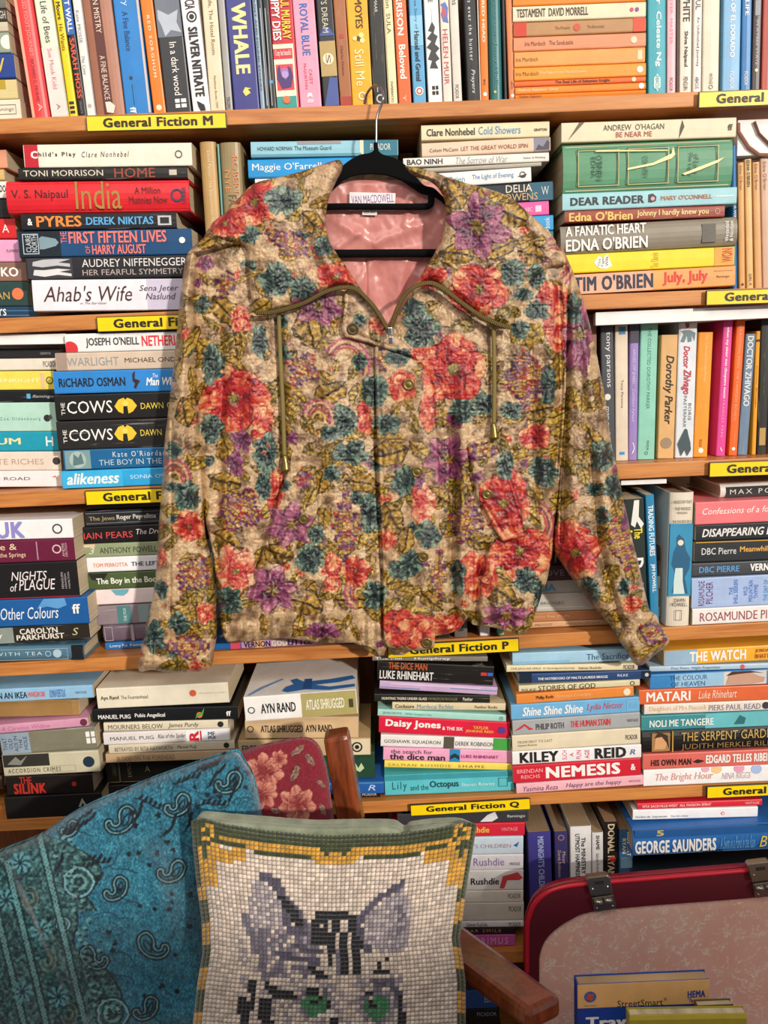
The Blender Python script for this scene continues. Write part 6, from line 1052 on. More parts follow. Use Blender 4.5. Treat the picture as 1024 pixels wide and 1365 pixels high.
mk('hanger_shoulders', *prism(p_, -.003, .003), VEL, hg, False, bevel=.0008)
for (nm, pts, r) in (('lower_bar', [(404, 279), (440, 275.5), (500, 275.5), (560, 275.5), (572, 274), (575, 268), (574.5, 258)], .0038), ('trouser_bar', [(415, 338), (470, 338), (530, 337.5), (590, 337.5), (600, 337)], .0048)):
    mk(nm, *tube(hl(catmull(pts, 4, False)), r, 8), VEL, hg, True)
mk('side_strut', *tube(hl([(412, 280), (410, 300), (413, 322), (418, 338)]), .0035, 8), VEL, hg, True); mk('side_strut', *tube(hl([(602, 278), (606, 300), (604, 322), (598, 337)]), .0035, 8), VEL, hg, True)
hk = [((501, 199), HY), ((501.8, 180), HY), ((502, 161), HY), ((504.5, 150), HY), ((508.5, 140), HY-.001), ((511, 130), HY-.002), ((509, 120), HY+.004), ((502, 114), HY+.012), ((494, 118), HY+.022), ((488.5, 127), HY+.030), ((486, 138), HY+.0335)]
pp = [P(x, y, Y)-ho for (x, y), Y in hk]; cc = catmull([tuple(q) for q in pp], 5, False)
mk('hook', *tube([Vector(q) for q in cc], .0015, 8), STEEL, hg, True)
mk('collar_ring', *[(lambda vf: ([Vector(q)+hl([(501, 197)])[0] for q in vf[0]], vf[1]))(lathe([(.003, -.004), (.0026, .004), (.0018, .006)], 10, 'z'))][0], VEL, hg)
# ================= wall with the window the daylight comes through =================
wv, wf = merge(boxv(-2.2, 3.4, -2.72, -2.6, 0, SILL), boxv(-2.2, 1.02, -2.72, -2.6, SILL, 3.3), boxv(2.75, 3.4, -2.72, -2.6, SILL, 3.3), boxv(1.02, 2.75, -2.72, -2.6, 3.1, 3.3))
struct('wall_front', wv, wf, WALL)
wv, wf = merge(boxv(1.0, 1.04, -2.75, -2.58, SILL-.02, 3.12), boxv(2.73, 2.77, -2.75, -2.58, SILL-.02, 3.12), boxv(1.04, 2.73, -2.75, -2.56, SILL-.04, SILL), boxv(1.04, 2.73, -2.75, -2.58, 3.08, 3.12))
struct('window_1', wv, wf, flat('F0EEEA', .5))
# ================= armchair =================
def beam(a, b, w0, h0, w1=None, h1=None, side=Vector((1, 0, 0))):
    """tapered rectangular bar from a to b; w along side, h along the third axis"""
    w1 = w1 or w0; h1 = h1 or h0; a, b = Vector(a), Vector(b); t = (b-a).normalized(); s_ = (side-t*side.dot(t)).normalized(); n = t.cross(s_)
    V = []
    for p, w, h in ((a, w0, h0), (b, w1, h1)):
        for sx, sy in ((-1, -1), (1, -1), (1, 1), (-1, 1)): V.append(p+s_*sx*w/2+n*sy*h/2)
    return V, [(0, 3, 2, 1), (4, 5, 6, 7), (0, 1, 5, 4), (1, 2, 6, 5), (2, 3, 7, 6), (3, 0, 4, 7)]
ch = empty('armchair', (-.2, -.3, 0)); tag(ch, 'teak armchair with throws over its back, in front of the shelves', 'armchair'); co_ = Vector((-.2, -.3, 0))
pt = P(448, 975, -.122); pm = P(468, 1089, -.130); d_ = (pm-pt)/(pt.z-pm.z)
pb = pt+d_*(pt.z-.0)*.55; pb.z = .0
mk('back_post', *beam(pt, pt+d_*.42, .030, .034, .034, .04), CHAIRW, ch, off=co_, bevel=.006)
kn = pt+d_*.42; mk('leg', *beam(kn, (kn.x+.02, -.06, 0), .034, .04, .03, .032), CHAIRW, ch, off=co_, bevel=.005)
pl2 = Vector((-.56, -.11, pt.z-.22)); mk('back_post', *beam(pl2, (-.50, -.11, .40), .03, .034, .034, .04), CHAIRW, ch, off=co_, bevel=.006)
mk('leg', *beam((-.50, -.11, .40), (-.50, -.08, 0), .034, .04, .03, .032), CHAIRW, ch, off=co_, bevel=.005)
mk('top_rail', *beam((-.56, -.11, pt.z-.30), pt+d_*.16+Vector((0, .025, 0)), .03, .02, side=Vector((0, 0, 1))), CHAIRW, ch, off=co_, bevel=.004)
A0 = P(585, 1246, -.12); A1 = P(727, 1352, -.285); A1.z = A1.z; 
mk('armrest', *beam(A0, A1, .050, .026, .046, .024), CHAIRW, ch, off=co_, bevel=.007)
mk('leg', *beam(A0+Vector((.012, -.03, -.012)), (.045, -.2, 0), .030, .034, .028, .03), CHAIRW, ch, off=co_, bevel=.005)
mk('leg', *beam((-.46, -.62, .40), (-.47, -.64, 0), .034, .04, .028, .03), CHAIRW, ch, off=co_, bevel=.005)
mk('seat_rail', *beam((-.50, -.14, .345), (-.46, -.62, .345), .024, .05), CHAIRW, ch, off=co_, bevel=.004)
mk('seat_rail', *beam((-.46, -.62, .345), (.03, -.34, .345), .024, .05, side=Vector((0, 1, 0))), CHAIRW, ch, off=co_, bevel=.004)
sv = [(-.49, -.15, .345), (-.04, -.16, .345), (.00, -.33, .345), (-.44, -.60, .345)]; 
mk('seat_cushion', [(x, y, z+h) for h in (0, .04) for x, y, z in sv], boxv(0, 1, 0, 1, 0, 1)[1], flat('5A2A2C', .9), ch, off=co_, bevel=.012)
# ---------------- blue paisley throw ----------------
BT = Canvas(-130, 980, 360, 1372, 2, warp=1.6, wscale=4, seed=31)
n1 = fbm(BT.X/9, BT.Y/9, 5, 3); n2 = fbm(BT.X/1.3, BT.Y/2.0, 7, 2)
BT.a[:] = mixc(('184858', '205E76', '2E748A', '4A8C9C'), np.clip(n1*.7+(n2-.5)*1.1+.12, 0, 1))
# ornamental band at the left: right border runs (52,1120) -> (122,1365) with scalloped lobes
bx0 = 62+(BT.Y-1120)*.27; lob = 34*np.clip(np.sin((BT.Y-1128)/62*np.pi), 0, 1)**.7*(BT.Y > 1128)*(BT.Y < 1190)+14*np.clip(np.sin((BT.Y-1190)/60*np.pi), 0, 1)*(BT.Y > 1190)*(BT.Y < 1250)+44*np.clip(np.sin((BT.Y-1262)/130*np.pi), 0, 1)**.7*(BT.Y > 1262)
lob = lob+28*np.clip((BT.Y-1112)/12, 0, 1)*(BT.Y < 1215)
band = (BT.X < bx0+lob+BT.wx*1.5)
cb = mixc(('12262A', '24484C', '3C6A6C', '5C8C8A'), np.clip(.35+1.6*(fbm(BT.X/3.2, BT.Y/3.2, 15, 2)-.42), 0, 1))
BT.a = np.where(band[..., None], cb, BT.a); edge = np.abs(BT.X-(bx0+lob+BT.wx*1.5)) < 1.6; BT.a = np.where((edge & (BT.Y > 1110))[..., None], hexa('181E22'), BT.a)
DK = '0A161E'; LT = '7FB8C0'
def paisley(cx, cy, s, rot, flip=1):
    pts = [(0, -1), (.45, -.8), (.62, -.2), (.45, .4), (.0, .85), (-.5, 1.0), (-.95, .8), (-1.05, .45), (-.8, .3), (-.62, .5), (-.35, .5), (-.2, .2), (-.42, -.3), (-.35, -.8)]
    c, q = math.cos(rot), math.sin(rot); P2 = [(cx+s*(flip*x*c-y*q), cy+s*(flip*x*q+y*c)) for x, y in pts]
    cc = catmull(P2, 3); cc = np.vstack([cc, cc[:1]])
    BT.stroke(cc, 3.3, DK, 1); BT.stroke(cc, .9, LT, .8)
    m = np.array(P2).mean(0); BT.stroke(catmull([(cx+s*(flip*x*c-y*q)*.5, cy+s*(flip*x*q+y*c)*.5) for x, y in ((.3, -1.2), (.6, -.2), (.2, .7), (-.1, -.2))], 3), 1.2, DK, .8)
for a in ((308, 1044, 15, .5), (240, 1074, 15, .4), (165, 1094, 18, .35), (232, 1163, 16, .6, 1), (158, 1185, 15, .2), (200, 1262, 18, -.5, -1), (122, 1278, 16, -.5, -1), (198, 1345, 15, .3), (95, 1105, 10, .3)): paisley(a[0], a[1], a[2]*1.12, *a[3:])
for i in range(75):
    x, y = rd.uniform(60, 340), rd.uniform(1010, 1368); r0 = rd.uniform(1.5, 3.4)
    for k in range(5): an = k*1.257+rd.random(); BT.stroke([(x, y), (x+r0*math.cos(an), y+r0*math.sin(an))], 1.4, DK, 1)
for i in range(46):
    x, y, an = rd.uniform(20, 330), rd.uniform(1010, 1365), rd.uniform(0, 6.28); p_ = [(x, y)]
    for k in range(7): an += rd.uniform(-.6, .6); x += 6*math.cos(an); y += 6*math.sin(an); p_.append((x, y))
    BT.stroke(p_, .8, '12303E', .85)
for i in range(16):
    x, y = rd.uniform(70, 320), 0; y = 1120-.37*x+rd.uniform(4, 80); an = -.4+rd.uniform(-.5, .5); p_ = [(x, y)]
    for k in range(5): an += rd.uniform(-.5, .5); x += 7*math.cos(an); y += 7*math.sin(an); p_.append((x, y)); BT.stroke([(x, y), (x+3, y-5)], 1.8, DK, 1)
    BT.stroke(p_, .9, DK, .9)
def rosette(cx, cy, r):
    for k, (rr_, w_, c_) in enumerate(((1, 2.2, '141C20'), (.92, 1.4, LT), (.66, 1.2, '1E3A40'), (.45, 1.6, '6A9C9C'), (.2, 2, '14242A'))): BT.stroke([(cx+r*rr_*math.cos(t*.45)*(1+.08*math.cos(t*4)), cy+r*rr_*math.sin(t*.45)) for t in range(15)], w_, c_, .85)
rosette(105, 1176, 21); rosette(150, 1352, 22); rosette(84, 1232, 9)
for k in range(90):
    y = rd.uniform(1112, 1368); x = 62+(y-1120)*.27+rd.uniform(2, 34); BT.stroke([(x, y), (x+2, y+1)], 2.2, rd.choice(['5C9090', '7AA8A4', '48787A']), .8); BT.stroke([(x+3, y+3), (x+4, y+3)], 1.6, '101A1E', .8)
for (off, y0) in ((0, 1112), (-52, 1150), (-82, 1170)):
    for k in range(48):
        y = y0+k*5.6; x = 52+off+(y-1112)*.245
        BT.stroke([(x+2.4*math.cos(t), y+2.2*math.sin(t)) for t in np.linspace(0, 6.28, 7)], .9, '6FA4A6', .9)
    BT.stroke([(52+off-5+(y-1112)*.245, y) for y in range(y0, 1372, 20)], 1.0, '16262A', .9); BT.stroke([(52+off+5+(y-1112)*.245, y) for y in range(y0, 1372, 20)], 1.0, '16262A', .9)
for (cx, cy) in ((27, 1150), (55, 1240), (30, 1322), (78, 1328), (8, 1200)):
    for k in range(8):
        an = k*.785; BT.stroke([(cx+3*math.cos(an), cy+3*math.sin(an)), (cx+13*math.cos(an+.2), cy+13*math.sin(an+.2))], 2.3, '5FA0AC', .9)
    for k in range(8): an = k*.785+.39; BT.stroke([(cx, cy), (cx+9*math.cos(an), cy+9*math.sin(an))], .9, '12262C', .9)
for (cx, cy) in ((40, 1197), (64, 1280), (92, 1352)):
    for r0 in (15, 11, 7): BT.stroke([(cx+r0*.7*math.cos(a), cy+r0*math.sin(a)) for a in np.linspace(-1.8, 3.0, 12)], .9, '7A8474' if r0 != 11 else '4A4A3E', .8)
BT.a = np.clip(BT.a*(.8+.4*n2)[..., None], 0, 1)
WOOL = print_mat('woven_throw', .9, .2, .4, 500, .5)
def wave(x, y, d): return .003*np.sin((x*.6+y)*.03)
t_ = cloth_panel('throw_blanket', [(-120, 1186), (-60, 1160), (0, 1136), (49, 1116), (90, 1089), (122, 1072), (160, 1056), (195, 1041), (235, 1026), (273, 1013), (300, 1005), (317, 1003), (328, 1018), (337, 1033), (343, 1056), (348, 1084), (352, 1120), (335, 1160), (310, 1190), (286, 1230), (280, 1300), (278, 1400), (-120, 1400)], -.168, .042, 70, WOOL, None, BT, thick=.006, h=1.15,
    crinkle=.0005, lowamp=.004, lowscale=60, folds=[([(0, 1150), (60, 1260), (110, 1370)], 10, -.004), ([(200, 1150), (230, 1260), (235, 1360)], 22, -.006), ([(30, 1180), (80, 1300), (110, 1380)], 5, .003)], ext=wave)
tag(t_, 'blue paisley woven throw with dark floral border draped over chair back', 'blanket')
# ---------------- red floral throw ----------------
RT = Canvas(300, 975, 455, 1145, 2, warp=1.4, wscale=4, seed=41)
rows_ = .5+.5*np.sin(RT.Y*2.6+RT.X*.9+2*fbm(RT.X/5, RT.Y/5, 3)); RT.a[:] = mixc(('4A0E18', '7A1C2A', '9C3040'), np.clip(rows_*.6+.5*(fbm(RT.X/1.5, RT.Y/1.5, 4)-.5)+.2, 0, 1))
PK = ('7A2A2C', 'A0564C', 'BC7664', 'CC907C')
for (cx, cy, r0) in ((352, 1030, 27), (350, 1060, 20), (396, 1072, 26), (372, 1012, 12), (330, 1080, 13)):
    for k in range(7): RT.petal(cx, cy, r0, r0*.75, k*.9+cx, PK, ruff=.2, seed=k+cx, sharp=.45)
    for k in range(4): RT.petal(cx, cy, r0*.6, r0*.5, k*1.6+cy, PK, ruff=.2, seed=k*3+cy, base=-.3, sharp=.45)
for (x, y, l, w_, a) in ((414, 1012, 20, 9, .9), (397, 1000, 24, 8, -.6), (393, 1030, 26, 11, 2.0), (428, 1045, 18, 7, .6), (430, 1080, 18, 8, 1.2), (368, 1080, 16, 8, .3)): RT.leaf(x, y, l, w_, a, ('5A3A34', '8A6A5C', '9C8070', '6A4A40'))
RT.a *= (.78+.44*(.5+.5*np.sin(RT.Y*2.6+RT.X*.9)))[..., None]; RT.a = np.clip(RT.a, 0, 1)
def rib(x, y, d): return .0006*np.sin(y*2.6+x*.9)
t_ = cloth_panel('throw_blanket', [(300, 1012), (322, 1003), (345, 995), (371, 989), (392, 985), (407, 984), (418, 988), (426, 996), (432, 1010), (437, 1030), (441, 1060), (446, 1095), (450, 1135), (320, 1135), (312, 1060)], -.150, .016, 24, print_mat('red_throw', .85, .2, .3, 500, .5), None, RT, thick=.003, h=1.2, crinkle=.0004, lowamp=.002, ext=rib, seed=2)
tag(t_, 'maroon throw with woven pink roses beside the chair post', 'blanket')
# ================= needlepoint cushion =================
CP = P(445, 1300, -.26); cu = empty('cushion', CP); tag(cu, 'green needlepoint cushion with cat portrait leaning on the armchair', 'cushion'); CPt = tuple(CP)
NC, NR = 64, 66
vv = np.arange(NR+1)
Ly = np.array([1092, 1128, 1178, 1226, 1268, 1310, 1365, 1420, 1486]); Lx = np.array([255, 257, 262, 268.5, 270, 263, 257, 260, 258])
Ry = np.array([1098, 1143, 1184, 1224, 1253, 1278, 1310, 1365, 1420, 1488]); Rx = np.array([636, 629, 622, 617, 613, 617, 621, 621, 618, 622])
Tx = np.array([254, 271, 302, 354, 417, 450, 502, 538, 586, 628, 637]); Ty = np.array([1094, 1090, 1098, 1106, 1112, 1113, 1111, 1110, 1103, 1095, 1099])
def cpt(u, v):      # u, v in 0..1
    yl = 1093+v*393; yr = 1099+v*389
    xl = np.interp(yl, Ly, Lx); xr = np.interp(yr, Ry, Rx); x = xl+(xr-xl)*u; yt = np.interp(254+u*383, Tx, Ty)
    y = yt+v*(1487-yt); return x, y
def cush_Y(u, v): return -.245-.055*(np.clip(1-(2*u-1)**4, 0, 1)**.6)*(np.clip(1-(2*v-1)**4, 0, 1)**.6)
GRN, GLD, CRM, BLK = '38421A', 'D09A34', 'DCCABA', '17151C'
LIL, MID, DGR, EYE = 'A0949C', '746C7C', '565064', '3A8252'
def col_at(x, y, u, v, i, j):
    xl = x-np.interp(y, Ly, Lx); xr = np.interp(y, Ry, Rx)-x; c = CRM
    R_ = lambda a, b, c_, d: a <= x <= b and c_ <= y <= d
    def line_(pts, w):
        for (ax, ay), (bx_, by_) in zip(pts[:-1], pts[1:]):
            L2 = (bx_-ax)**2+(by_-ay)**2+1e-9; t = max(0, min(1, ((x-ax)*(bx_-ax)+(y-ay)*(by_-ay))/L2))
            if math.hypot(x-ax-t*(bx_-ax), y-ay-t*(by_-ay)) < w: return True
        return False
    def pg(pts): return bool(inside(np.array([x]), np.array([y]), np.array(pts, float))[0])
    rr_ = rd.random()
    if pg([(338, 1172), (352, 1178), (378, 1206), (380, 1242), (338, 1242), (330, 1212)]): c = LIL if rr_ < .55 else 'C8BAB4'
    if pg([(482, 1225), (535, 1185), (546, 1200), (540, 1272), (488, 1265)]): c = LIL if rr_ < .5 else 'BCB0B0'
    if pg([(340, 1240), (420, 1240), (425, 1310), (345, 1320)]): c = rd.choice([MID, MID, LIL, CRM])
    if pg([(318, 1255), (350, 1250), (350, 1310), (312, 1330)]): c = rd.choice([LIL, CRM, CRM])
    if pg([(345, 1305), (480, 1300), (540, 1290), (545, 1490), (330, 1490)]): c = rd.choice([CRM, LIL, CRM, 'C8BAB4'])
    if line_([(350, 1166), (366, 1176), (374, 1190), (386, 1206), (398, 1222), (408, 1242)], 6) or line_([(378, 1210), (386, 1240), (400, 1245)], 5): c = DGR
    if line_([(328, 1220), (330, 1236), (338, 1252), (341, 1266)], 4.5) or line_([(352, 1242), (352, 1300)], 5.5) or line_([(410, 1238), (420, 1250), (418, 1270)], 5): c = MID
    if line_([(370, 1272), (425, 1284)], 4) or line_([(390, 1262), (430, 1270)], 3.4): c = DGR
    if line_([(376, 1198), (388, 1213), (398, 1232)], 5.5): c = BLK
    if R_(421, 463, 1217, 1226) or R_(415, 446, 1226, 1262) or R_(463, 475, 1222, 1246) or R_(453, 464, 1243, 1301) or R_(470, 482, 1245, 1299) or R_(438, 445, 1262, 1290): c = BLK
    if R_(445, 452, 1226, 1262): c = BLK
    if R_(427, 434, 1229, 1238) or R_(436, 444, 1224, 1246) or R_(452, 458, 1224, 1242) or R_(463, 469, 1240, 1262) or R_(446, 452, 1245, 1262) or R_(463, 469, 1275, 1300): c = CRM
    if R_(446, 452, 1265, 1300): c = MID
    if line_([(537, 1179), (522, 1187), (510, 1195), (495, 1207), (482, 1219), (477, 1235), (483, 1252)], 4.2) or R_(485, 495, 1258, 1270): c = DGR
    if R_(526, 540, 1195, 1225) or line_([(536, 1200), (530, 1262)], 5): c = LIL if rr_ < .7 else MID
    if line_([(415, 1292), (432, 1302)], 5) or R_(511, 519, 1276, 1283) or R_(504, 510, 1283, 1291) or R_(499, 519, 1291, 1300): c = BLK
    if line_([(497, 1308), (520, 1309), (530, 1325), (533, 1345)], 5): c = DGR if rr_ < .7 else MID
    if math.hypot((x-420)/22, (y-1336)/22) < 1 or math.hypot((x-502)/23, (y-1342)/24) < 1: c = LIL if rr_ < .6 else MID
    if math.hypot((x-420)/16.5, (y-1338)/17) < 1 or math.hypot((x-502)/16.5, (y-1343)/17.5) < 1: c = EYE
    if R_(411, 422, 1332, 1341) or R_(410, 428, 1318, 1327) or R_(492, 505, 1336, 1344) or R_(486, 500, 1320, 1328) or R_(531, 539, 1325, 1420) or R_(424, 429, 1326, 1332): c = BLK
    if R_(494, 499, 1329, 1334) or R_(427, 433, 1318, 1326): c = CRM
    if R_(332, 340, 1308, 1345) or R_(318, 331, 1331, 1400) or line_([(362, 1322), (388, 1328)], 6) or R_(346, 363, 1331, 1400) or R_(352, 358, 1308, 1320) or line_([(437, 1340), (448, 1375)], 5): c = BLK
    if line_([(428, 1356), (442, 1350)], 4): c = 'E4DAD0'
    # border
    yt = float(np.interp(x, Tx, Ty)); dt = y-yt
    cor = min(xl, xr)
    if dt < 27 or (cor < 32 and y < 1148) or (cor < 24 and y < 1182) or cor < 9: c = GRN
    if 341 <= x <= 558 and dt >= 27 and dt < 33 and not 417 < x < 482: c = GRN
    if abs(x-447) > 40 and 27 <= dt < 33 and (x < 341 or x > 559) and cor > 32: c = CRM
    q = abs(x-447)
    if 118 < q < 156 and 8+2.2 < dt-6 < 17: c = GLD if dt < 21 else c
    if 22 < q < 118 and 15 < dt < 28: c = GLD
    if q < 32 and dt > 25+(.12*q if q < 12 else 0) and dt < 42-(q > 26)*6: c = GLD
    if q < 10 and dt < 30 and dt > 20 and q > 4: c = GLD
    if 118 < q and cor > 18 and 1131 < y < 1149: c = GLD
    if 14 < cor < 29 and 1142 < y < 1181: c = GLD
    if 9 <= cor <= 27 and 1100 < y < 1119 and not (14 < cor < 21 and 1106 < y < 1113): c = GLD
    if 20 < cor < 33 and 1121 < y < 1131 and rr_ < .75: c = GLD
    if 4 < cor < 10 and 1130 < y < 1182: c = GLD
    if cor < 10 and y > 1182: c = GLD if (int(y/30)+int(x > 400)) % 2 else GRN
    if y > 1455: c = GRN if y > 1468 else GLD
    return c
V = []; Q = []; Cc = []
for j in range(NR):
    for i in range(NC):
        u0, u1, v0, v1 = i/NC, (i+1)/NC, j/NR, (j+1)/NR
        us = np.array([u0, u1, u1, u0]); vs_ = np.array([v1, v1, v0, v0]); um, vm = (u0+u1)/2, (v0+v1)/2
        xm, ym = cpt(um, vm); c = hexa(col_at(float(xm), float(ym), um, vm, i, j)); c = np.clip(c*rd.uniform(.86, 1.1), 0, 1)
        x, y = cpt(us, vs_); Y = cush_Y(us, vs_)
        k = .68; jit = rd.uniform(-.08, .08)
        ui = um+(us-um)*k+np.array([-.1, -.1, .1, .1])/NC*1.2; vi = vm+(vs_-vm)*k+jit/NR; xi, yi = cpt(ui, vi); Yi = cush_Y(ui, vi)-.0022
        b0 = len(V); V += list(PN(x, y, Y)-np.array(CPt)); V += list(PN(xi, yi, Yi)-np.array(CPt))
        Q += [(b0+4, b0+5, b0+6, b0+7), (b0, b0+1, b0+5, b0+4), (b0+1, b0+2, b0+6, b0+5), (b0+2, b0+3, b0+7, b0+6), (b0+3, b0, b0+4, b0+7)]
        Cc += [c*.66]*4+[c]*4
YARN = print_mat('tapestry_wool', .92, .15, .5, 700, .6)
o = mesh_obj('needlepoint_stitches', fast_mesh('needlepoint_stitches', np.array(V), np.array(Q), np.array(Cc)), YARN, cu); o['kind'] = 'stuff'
VELG, nt, b = nmat('sage_velvet'); tc = N(nt, 'ShaderNodeTexCoord'); no = N(nt, 'ShaderNodeTexNoise', Scale=60.0, Detail=4.0); nt.links.new(tc.outputs['Object'], no.inputs['Vector'])
r_ = ramp(nt, no.outputs['Fac'], [(.3, lin('6A7258')), (.7, lin('8A9078'))]); nt.links.new(r_.outputs[0], b.inputs['Base Color']); b.inputs['Roughness'].default_value = .7; b.inputs['Sheen Weight'].default_value = .5; bump(nt, b, no.outputs['Fac'], .4, .002)
cloth_panel('backing', [(260, 1104), (260, 1096), (268, 1089), (300, 1091), (360, 1096), (420, 1100), (480, 1099), (515, 1099), (530, 1101), (539, 1106), (548, 1102), (580, 1098), (610, 1097), (625, 1101), (631, 1107), (624, 1145), (615, 1190), (609, 1230), (606, 1253), (611, 1310), (614, 1365), (613, 1430), (615, 1482), (560, 1486), (445, 1484), (320, 1486), (264, 1482), (264, 1420), (264, 1365), (270, 1310), (277, 1268), (275, 1226), (269, 1178), (264, 1128)],
    -.238, .012, 10, VELG, cu, h=1.8, origin=CPt, thick=.010, crinkle=.0003, lowamp=.001, folds=[([(535, 1086), (541, 1108)], 4, -.004), ([(400, 1088), (520, 1098)], 3, .003)])
# ================= suitcase =================
sc = empty('suitcase', P(900, 1300, -.15)); SO = P(900, 1300, -.15); tag(sc, 'open red vintage suitcase with pink marbled lining at lower right', 'suitcase')
REDL = flat('8E1626', .35, name='leather'); MAR = flat('5A1420', .5, name='leather'); BRT = flat('C01C30', .3, name='leather')
outer = [(703, 1300), (703, 1243), (706, 1222), (714, 1204), (730, 1190), (752, 1182.5), (782, 1178.5), (860, 1172), (997, 1160.5), (1165, 1146), (1205, 1149), (1232, 1166), (1243, 1200), (1243, 1320), (1240, 1415), (703, 1440)]
inner = [(719, 1300), (719, 1290), (720, 1272), (727, 1254), (741, 1239), (761, 1226), (787, 1216), (860, 1208), (973, 1199.5), (1150, 1185), (1185, 1190), (1208, 1207), (1218, 1240), (1219, 1325), (1216, 1400), (719, 1422)]
def dens(pts): return catmull(pts[:-1], 5, False).tolist()+[pts[-1]]
oc, ic = dens(outer), dens(inner); n = len(oc)
def ring(pts, Y): return [P(x, y, Y)-SO for x, y in pts]
Yo = -.075; fr_o = ring(oc, Yo); fr_i = ring(ic, Yo+.002); ba_i = [Vector((q.x, Yo+.012-SO.y, q.z)) for q in fr_i]; ba_o = [Vector((q.x, Yo+.014-SO.y, q.z)) for q in fr_o]
V = fr_o+fr_i+ba_i+ba_o; Fc = []
for i in range(n):
    j = (i+1) % n
    Fc += [(i, j, n+j, n+i), (n+i, n+j, 2*n+j, 2*n+i), (2*n+i, 2*n+j, 3*n+j, 3*n+i), (3*n+i, 3*n+j, j, i)]
mk('lid_frame', V, Fc, MAR, sc, bevel=.0)
v, f = prism([(q.x, q.z) for q in ba_o], Yo+.014-SO.y, Yo+.018-SO.y); mk('lid_shell', v, f, REDL, sc)
mk('piping', *tube([Vector(q)+Vector((0, .001, 0)) for q in fr_o], .0032, 8), BRT, sc, True)
oo = [P(x, y, Yo+.012)-SO for x, y in [(x+(0 if i < 3 else 0), y+2.5) for i, (x, y) in enumerate(oc)]]
mk('piping', *tube([Vector((q.x*1.0, Yo+.010-SO.y, q.z-.001)) for q in fr_o], .0034, 8), REDL, sc, True)
LM, nt, b = nmat('marbled_paper'); tc = N(nt, 'ShaderNodeTexCoord'); no = N(nt, 'ShaderNodeTexNoise', Scale=38.0, Detail=6.0, Roughness=.7, Distortion=2.2); nt.links.new(tc.outputs['Object'], no.inputs['Vector'])
n2 = N(nt, 'ShaderNodeTexNoise', Scale=14.0, Detail=4.0); nt.links.new(tc.outputs['Object'], n2.inputs['Vector'])
r1 = ramp(nt, n2.outputs['Fac'], [(.3, lin('E8B09C')), (.7, lin('F0C4B0'))])
r2 = ramp(nt, no.outputs['Fac'], [(.485, (0, 0, 0)), (.5, (1, 1, 1)), (.52, (.9, .9, .9)), (.54, (0, 0, 0))])
n3 = N(nt, 'ShaderNodeTexNoise', Scale=60.0, Detail=3.0, Distortion=1.0); nt.links.new(tc.outputs['Object'], n3.inputs['Vector'])
r3_ = ramp(nt, n3.outputs['Fac'], [(.48, (0, 0, 0)), (.56, (1, 1, 1))]); ml = N(nt, 'ShaderNodeMath', operation='MULTIPLY'); nt.links.new(r2.outputs[0], ml.inputs[0]); nt.links.new(r3_.outputs[0], ml.inputs[1])
mx = N(nt, 'ShaderNodeMix', data_type='RGBA'); nt.links.new(ml.outputs[0], mx.inputs[0]); nt.links.new(r1.outputs[0], mx.inputs[6]); mx.inputs[7].default_value = (*lin('FAECDC'), 1)
n4 = N(nt, 'ShaderNodeTexVoronoi', Scale=9.0); nt.links.new(tc.outputs['Object'], n4.inputs['Vector']); r4 = ramp(nt, n4.outputs['Distance'], [(.02, (1, 1, 1)), (.07, (0, 0, 0))])
m2 = N(nt, 'ShaderNodeMath', operation='MULTIPLY'); m2.inputs[1].default_value = .6; nt.links.new(r4.outputs[0], m2.inputs[0])
mx2 = N(nt, 'ShaderNodeMix', data_type='RGBA'); nt.links.new(m2.outputs[0], mx2.inputs[0]); nt.links.new(mx.outputs[2], mx2.inputs[6]); mx2.inputs[7].default_value = (*lin('A8A8A4'), 1)
nt.links.new(mx2.outputs[2], b.inputs['Base Color']); b.inputs['Roughness'].default_value = .6
v = [Vector((q.x, Yo+.007-SO.y, q.z)) for q in fr_i]; v2 = [Vector((q.x, Yo+.0125-SO.y, q.z)) for q in fr_i]
mk('lining', v+v2, [tuple(range(n)), tuple(range(2*n-1, n-1, -1))]+[(i, (i+1) % n, n+(i+1) % n, n+i) for i in range(n)], LM, sc)
NICK = flat('A09A8C', .28, .9)
def clasp(x0, y0):
    def q(px, py, Y): return P(x0+px, y0+py, Y)-SO
    def plate(pts, Ya, Yb):
        V = [q(px, py, Ya) for px, py in pts]+[q(px, py, Ya)+Vector((0, Yb-Ya, 0)) for px, py in pts]; m_ = len(pts)
        return V, [tuple(range(m_)), tuple(range(2*m_-1, m_-1, -1))]+[(i, (i+1) % m_, m_+(i+1) % m_, m_+i) for i in range(m_)]
    c = mk('clasp', *plate([(0, 3), (3, 0), (28, -3), (32, 0), (35, 21), (6, 25)], Yo-.0085, Yo+.002), NICK, sc, bevel=.0012)
    mk('slot', *plate([(11, 5), (23, 3.6), (23.5, 8), (11.5, 9.5)], Yo-.0092, Yo-.008), flat('1C1A18', .6), c)
    mk('lower_plate', *plate([(7, 27), (36, 23), (40, 38), (38, 42), (12, 46), (10, 44)], Yo-.0055, Yo+.002), NICK, c, bevel=.001)
    for (bx_, by_) in ((10, 33), (23, 31)): mk('knuckle', *tube([q(bx_, by_, Yo-.008), q(bx_+11, by_-1.5, Yo-.008)], .0038, 10), NICK, c, True)
    for (bx_, by_) in ((8, 15), (28, 12), (14, 41), (35, 38)):
        v, f = lathe([(.0013, .001), (.0012, -.0006), (.0004, -.001)], 8); mk('rivet', [Vector(w)+q(bx_, by_, Yo-.0088 if by_ < 20 else Yo-.006) for w in v], f, NICK, c)
clasp(782, 1170); clasp(997, 1151.5)
zb = P(710, 1440, Yo).z
x0_ = P(703, 1440, Yo).x; x1_ = P(1240, 1415, Yo).x; zt = zb+.01; TB = .235
